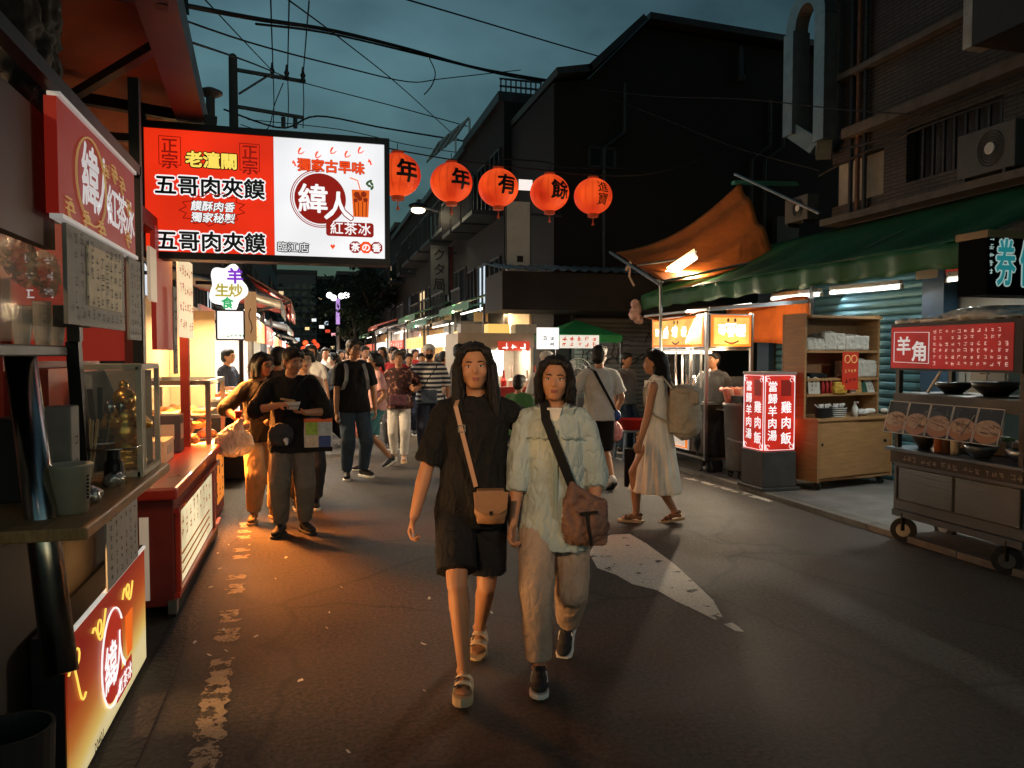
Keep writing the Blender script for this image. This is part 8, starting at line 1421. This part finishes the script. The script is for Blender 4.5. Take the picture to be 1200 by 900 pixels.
for i, sg in enumerate((-1, 1)): m_.m(LINEN, True).tube([V(sg*.085, -.085, c2.z-.02), V(sg*.10, -.02, c2.z+.062), V(sg*.095, .06, c2.z+.03)], [.03, .034, .03], 10)
m_.build('shoulder_piece', D_.o, world=False); m_ = MB(mat('watch', (.05, .04, .04), .3)); p, q = D_.wr[0], D_.el[0]; d_ = (q-p).normalized(); m_.cyl(p+d_*.02, p+d_*.045, .034, n=16); m_.build('watch', D_.o, world=False)
RUCK = mat('canvas_rucksack', (.36, .32, .25), .8, var=.15, vscale=8, bump=.3, bscale=120); t = held(D_, 'backpack', 'large slouchy pale canvas backpack on the woman in the white dress', 'backpack'); b = MB(RUCK); zt = c2.z
b.box((-.13, .13, zt-.44), (.13, .30, zt-.06)); b.ball((0, .24, zt-.27), (.17, .15, .25)).ball((0, .28, zt-.36), (.15, .12, .13)).ball((0, .22, zt-.06), (.14, .11, .05)); skin_obj('bag_body', b, t, .009, smooth=5, fold=.018, fscale=8, seed=4); b = MB(RUCK); b.ball((0, .245, zt-.055), (.16, .14, .05)).box((-.13, .30, zt-.17), (.13, .385, zt-.06)); skin_obj('flap', b, t, .009, smooth=4, fold=.012, fscale=12, seed=9)
for sg in (-1, 1): h = MB(RUCK); h.strip([V(sg*.09, .14, zt-.04), V(sg*.10, .05, zt+.075), V(sg*.105, -.04, zt+.055), V(sg*.12, -.11, zt-.05), V(sg*.15, -.10, zt-.18), V(sg*.165, .0, zt-.29), V(sg*.12, .15, zt-.36)], V(.045, 0, 0), .012); h.build('shoulder_strap', t, world=False)
wr = D_.wr[0]; t = held(D_, 'tote_bag', 'flat black tote bag with a tan paper packet carried by the woman in white', 'bag'); b = MB(BLK); y = wr.y; x = wr.x-.02; b.box((x-.03, y-.21, .285), (x+.03, y+.17, .66)); skin_obj('bag_body', b, t, .009, smooth=2, fold=.003, fscale=8); h = MB(BLK); h.tube([V(x, y-.11, .65), V(x, y-.05, .79), V(x, y+.02, .79), V(x, y+.08, .65)], .008, 6); h.build('handle', t, world=False)
t = held(D_, 'paper_packet', 'tan paper packet held against the black tote bag', 'packet'); b = MB(mat('kraft', (.50, .34, .19), .7, var=.15)); b.box((x-.075, y-.10, .56), (x-.037, y+.03, .76)); skin_obj('packet', b, t, .008, fold=.008, fscale=20); t.rotation_euler.z = D_.rz
# --- vendor inside the left stall
V_ = P1(266, 11.6, 'vendor in dark shirt and glasses working inside the warm left stall', 1.66, True, .012, hair='short', glasses=True, top=(NAVY, .8, .9, .04), bottom=(DGRY, 1.95, .03), turn=1.1, hands=[(-.15, -.3, 1.05), (.15, -.3, 1.05)], group='vendors at the stalls')
P1(836, 9.75, 'vendor half hidden behind the glass of the snack cart', 1.62, True, .014, hair='short', top=(DGRY, .8, .9, .04), bottom=(DGRY, 1.95, .03), turn=-.6, group='vendors at the stalls')
# --- people farther down the street
rg = random.Random(21)
far = [(372, 13.6, 'dark coated person walking away past the left stalls', BLK, DGRY, 'short', 3.0), (381, 15.5, 'person in a white top in the crowd left of the young man', WHT, DENIM, 'tail', .2), (385, 19, 'far pedestrian in red beyond the black coat', RED, NAVY, 'short', .1), (366, 17, 'pedestrian in grey deep in the left of the crowd', GRY, DGRY, 'bob', -.4), (372, 22, 'pedestrian in olive deep in the crowd', OLIVE, NAVY, 'short', 3.1), (427, 14.5, 'person in dark blue just right of the young man\'s head', NAVY, DGRY, 'short', .4), (434, 18, 'person in pale top behind the pink tee', LGRY, DENIM, 'bob', .1), (449, 15, 'dark haired woman in brown behind the curly haired woman', BROWN, DGRY, 'long', -.5), (479, 14.5, 'person in black between the floral blouse and the striped shirt', BLK, NAVY, 'short', .2), (520, 14.2, 'shopper in beige at the first green awning stall', BEIGE, DENIM, 'short', 1.8), (444, 22, 'distant walker in white', WHT, DGRY, 'short', 0), (420, 25, 'distant walker in red down the street', RED, DGRY, 'bob', .1), (405, 21, 'distant walker in black down the street', BLK, DGRY, 'short', .2), (396, 27, 'distant walker in pale grey near the street end', LGRY, NAVY, 'short', 3.), (379, 29, 'distant walker in navy near the left stalls', NAVY, DGRY, 'short', 0), (411, 31, 'distant walker in beige near the street end', BEIGE, NAVY, 'bob', .3), (351, 12.5, 'customer in charcoal at the cream fronted left stall', DGRY, NAVY, 'short', -1.4), (344, 15.5, 'customer in pale top at the third left stall', WHT, DENIM, 'tail', -1.2), (358, 20, 'customer in red far along the left stalls', RED, DGRY, 'short', -1.)]
nm = {id(BLK): 'black', id(NAVY): 'navy', id(GRY): 'grey', id(WHT): 'white', id(RED): 'red', id(BEIGE): 'beige', id(OLIVE): 'olive', id(PINK): 'pink'}
for i, (px, d, c1, c2, hr) in enumerate(((364, 11.8, WHT, BLK, 'bob'), (369, 14.6, BLK, BEIGE, 'short'), (377, 17.5, PINK, NAVY, 'tail'), (389, 16.5, BLK, NAVY, 'short'), (399, 18.5, WHT, GRY, 'bob'), (428, 20, BEIGE, NAVY, 'short'), (441, 17, BLK, NAVY, 'bob'), (455, 19, WHT, NAVY, 'short'), (472, 17.5, NAVY, GRY, 'short'), (486, 19, RED, BLK, 'tail'), (494, 15.5, OLIVE, BLK, 'short'), (514, 16.5, BLK, GRY, 'bob'), (526, 18, WHT, BLK, 'short'), (350, 18, BLK, BEIGE, 'short'), (338, 12.6, NAVY, GRY, 'bob'), (417, 23, PINK, BLK, 'short'))):
    far.append((px, d, '%s haired walker in %s top and %s trousers about %s away' % ({'bob': 'bobbed', 'short': 'short', 'tail': 'tied'}[hr], nm[id(c1)], nm[id(c2)], ('twelve metres', 'sixteen metres', 'twenty metres')[min(2, int((d-11)/4))]), c1, c2, hr, (.1, 3.1, -.4, 2.8, .5)[i % 5]))
for px, d, lb_, tp, bt_, hr, tn in far:
    P1(px, d, lb_, rg.uniform(1.58, 1.74), hr == 'short', .016 if d < 16 else .022, hair=hr, top=(tp, .82, rg.choice((.7, .9, 1.4)), .04), bottom=(bt_, 1.93, .03), turn=tn, feet=[((-.09, rg.uniform(-.15, .15), 0), 0, 0), ((.09, rg.uniform(-.15, .15), 0), 0, 0)], eyes=False, group='people farther down the street')
m_ = MB(DGRY); CR = [m_]
crowd = {BLK: MB(BLK), NAVY: MB(NAVY), GRY: MB(GRY), BEIGE: MB(BEIGE), RED: MB(RED), WHT: MB(WHT)}
cm_ = MB(DGRY)
for i in range(46):
    x = rg.uniform(-.2, 3.0); y = rg.uniform(33, 62); h_ = rg.uniform(1.5, 1.75); c_ = rg.choice([BLK, NAVY, GRY, BEIGE, RED, WHT, DGRY]); cm_.m(c_, True)
    cm_.rings([((x, y, .75), .17, .11), ((x, y, 1.1), .16, .11), ((x, y, h_-.34), .2, .11), ((x, y, h_-.24), .07, .06)], 10); cm_.m(DGRY, True); cm_.rings([((x-.08, y, 0), .06, .08), ((x-.08, y, .8), .09, .09)], 8); cm_.rings([((x+.08, y+.1, 0), .06, .08), ((x+.08, y, .8), .09, .09)], 8); cm_.m(rg.choice([HAIR, SKIN]), True); cm_.ball((x, y, h_-.12), (.085, .095, .12), 10, 8)
o = cm_.build('crowd', raw=True, world=False); tag(o, 'dense far-off crowd filling the end of the street', 'crowd', None, 'stuff')
# --- litter on the road
SCR = mat('paper_scrap', (.62, .58, .50), .7, var=.15); rg = random.Random(17)
for px, py in ((262, 740), (277, 722), (265, 765), (323, 680), (283, 690), (383, 738), (386, 720), (496, 757), (503, 703), (352, 800), (497, 812), (408, 884), (565, 772), (576, 720), (268, 640), (247, 690), (255, 650), (300, 748), (245, 770), (292, 640), (258, 668), (335, 655), (228, 755), (400, 690)):
    p = gz(px, py); a = rg.uniform(0, 3); s_ = rg.uniform(.005, .016); m_ = MB(SCR); m_.T = Matrix.Translation((p.x, p.y, .010)) @ Matrix.Rotation(a, 4, 'Z'); m_.add([(-s_, -s_*.4, 0), (s_, -s_*.5, .004), (s_*.8, s_*.4, .008), (-s_*.7, s_*.5, .003), (-s_, -s_*.4, -.002), (s_, -s_*.5, .002), (s_*.8, s_*.4, .006), (-s_*.7, s_*.5, .001)], [(0, 1, 2, 3), (7, 6, 5, 4), (0, 4, 5, 1), (1, 5, 6, 2), (2, 6, 7, 3), (3, 7, 4, 0)]); m_.build('paper_scrap', None, label='small pale scrap of paper lying on the dark asphalt', cat='litter', group='paper scraps on the road')
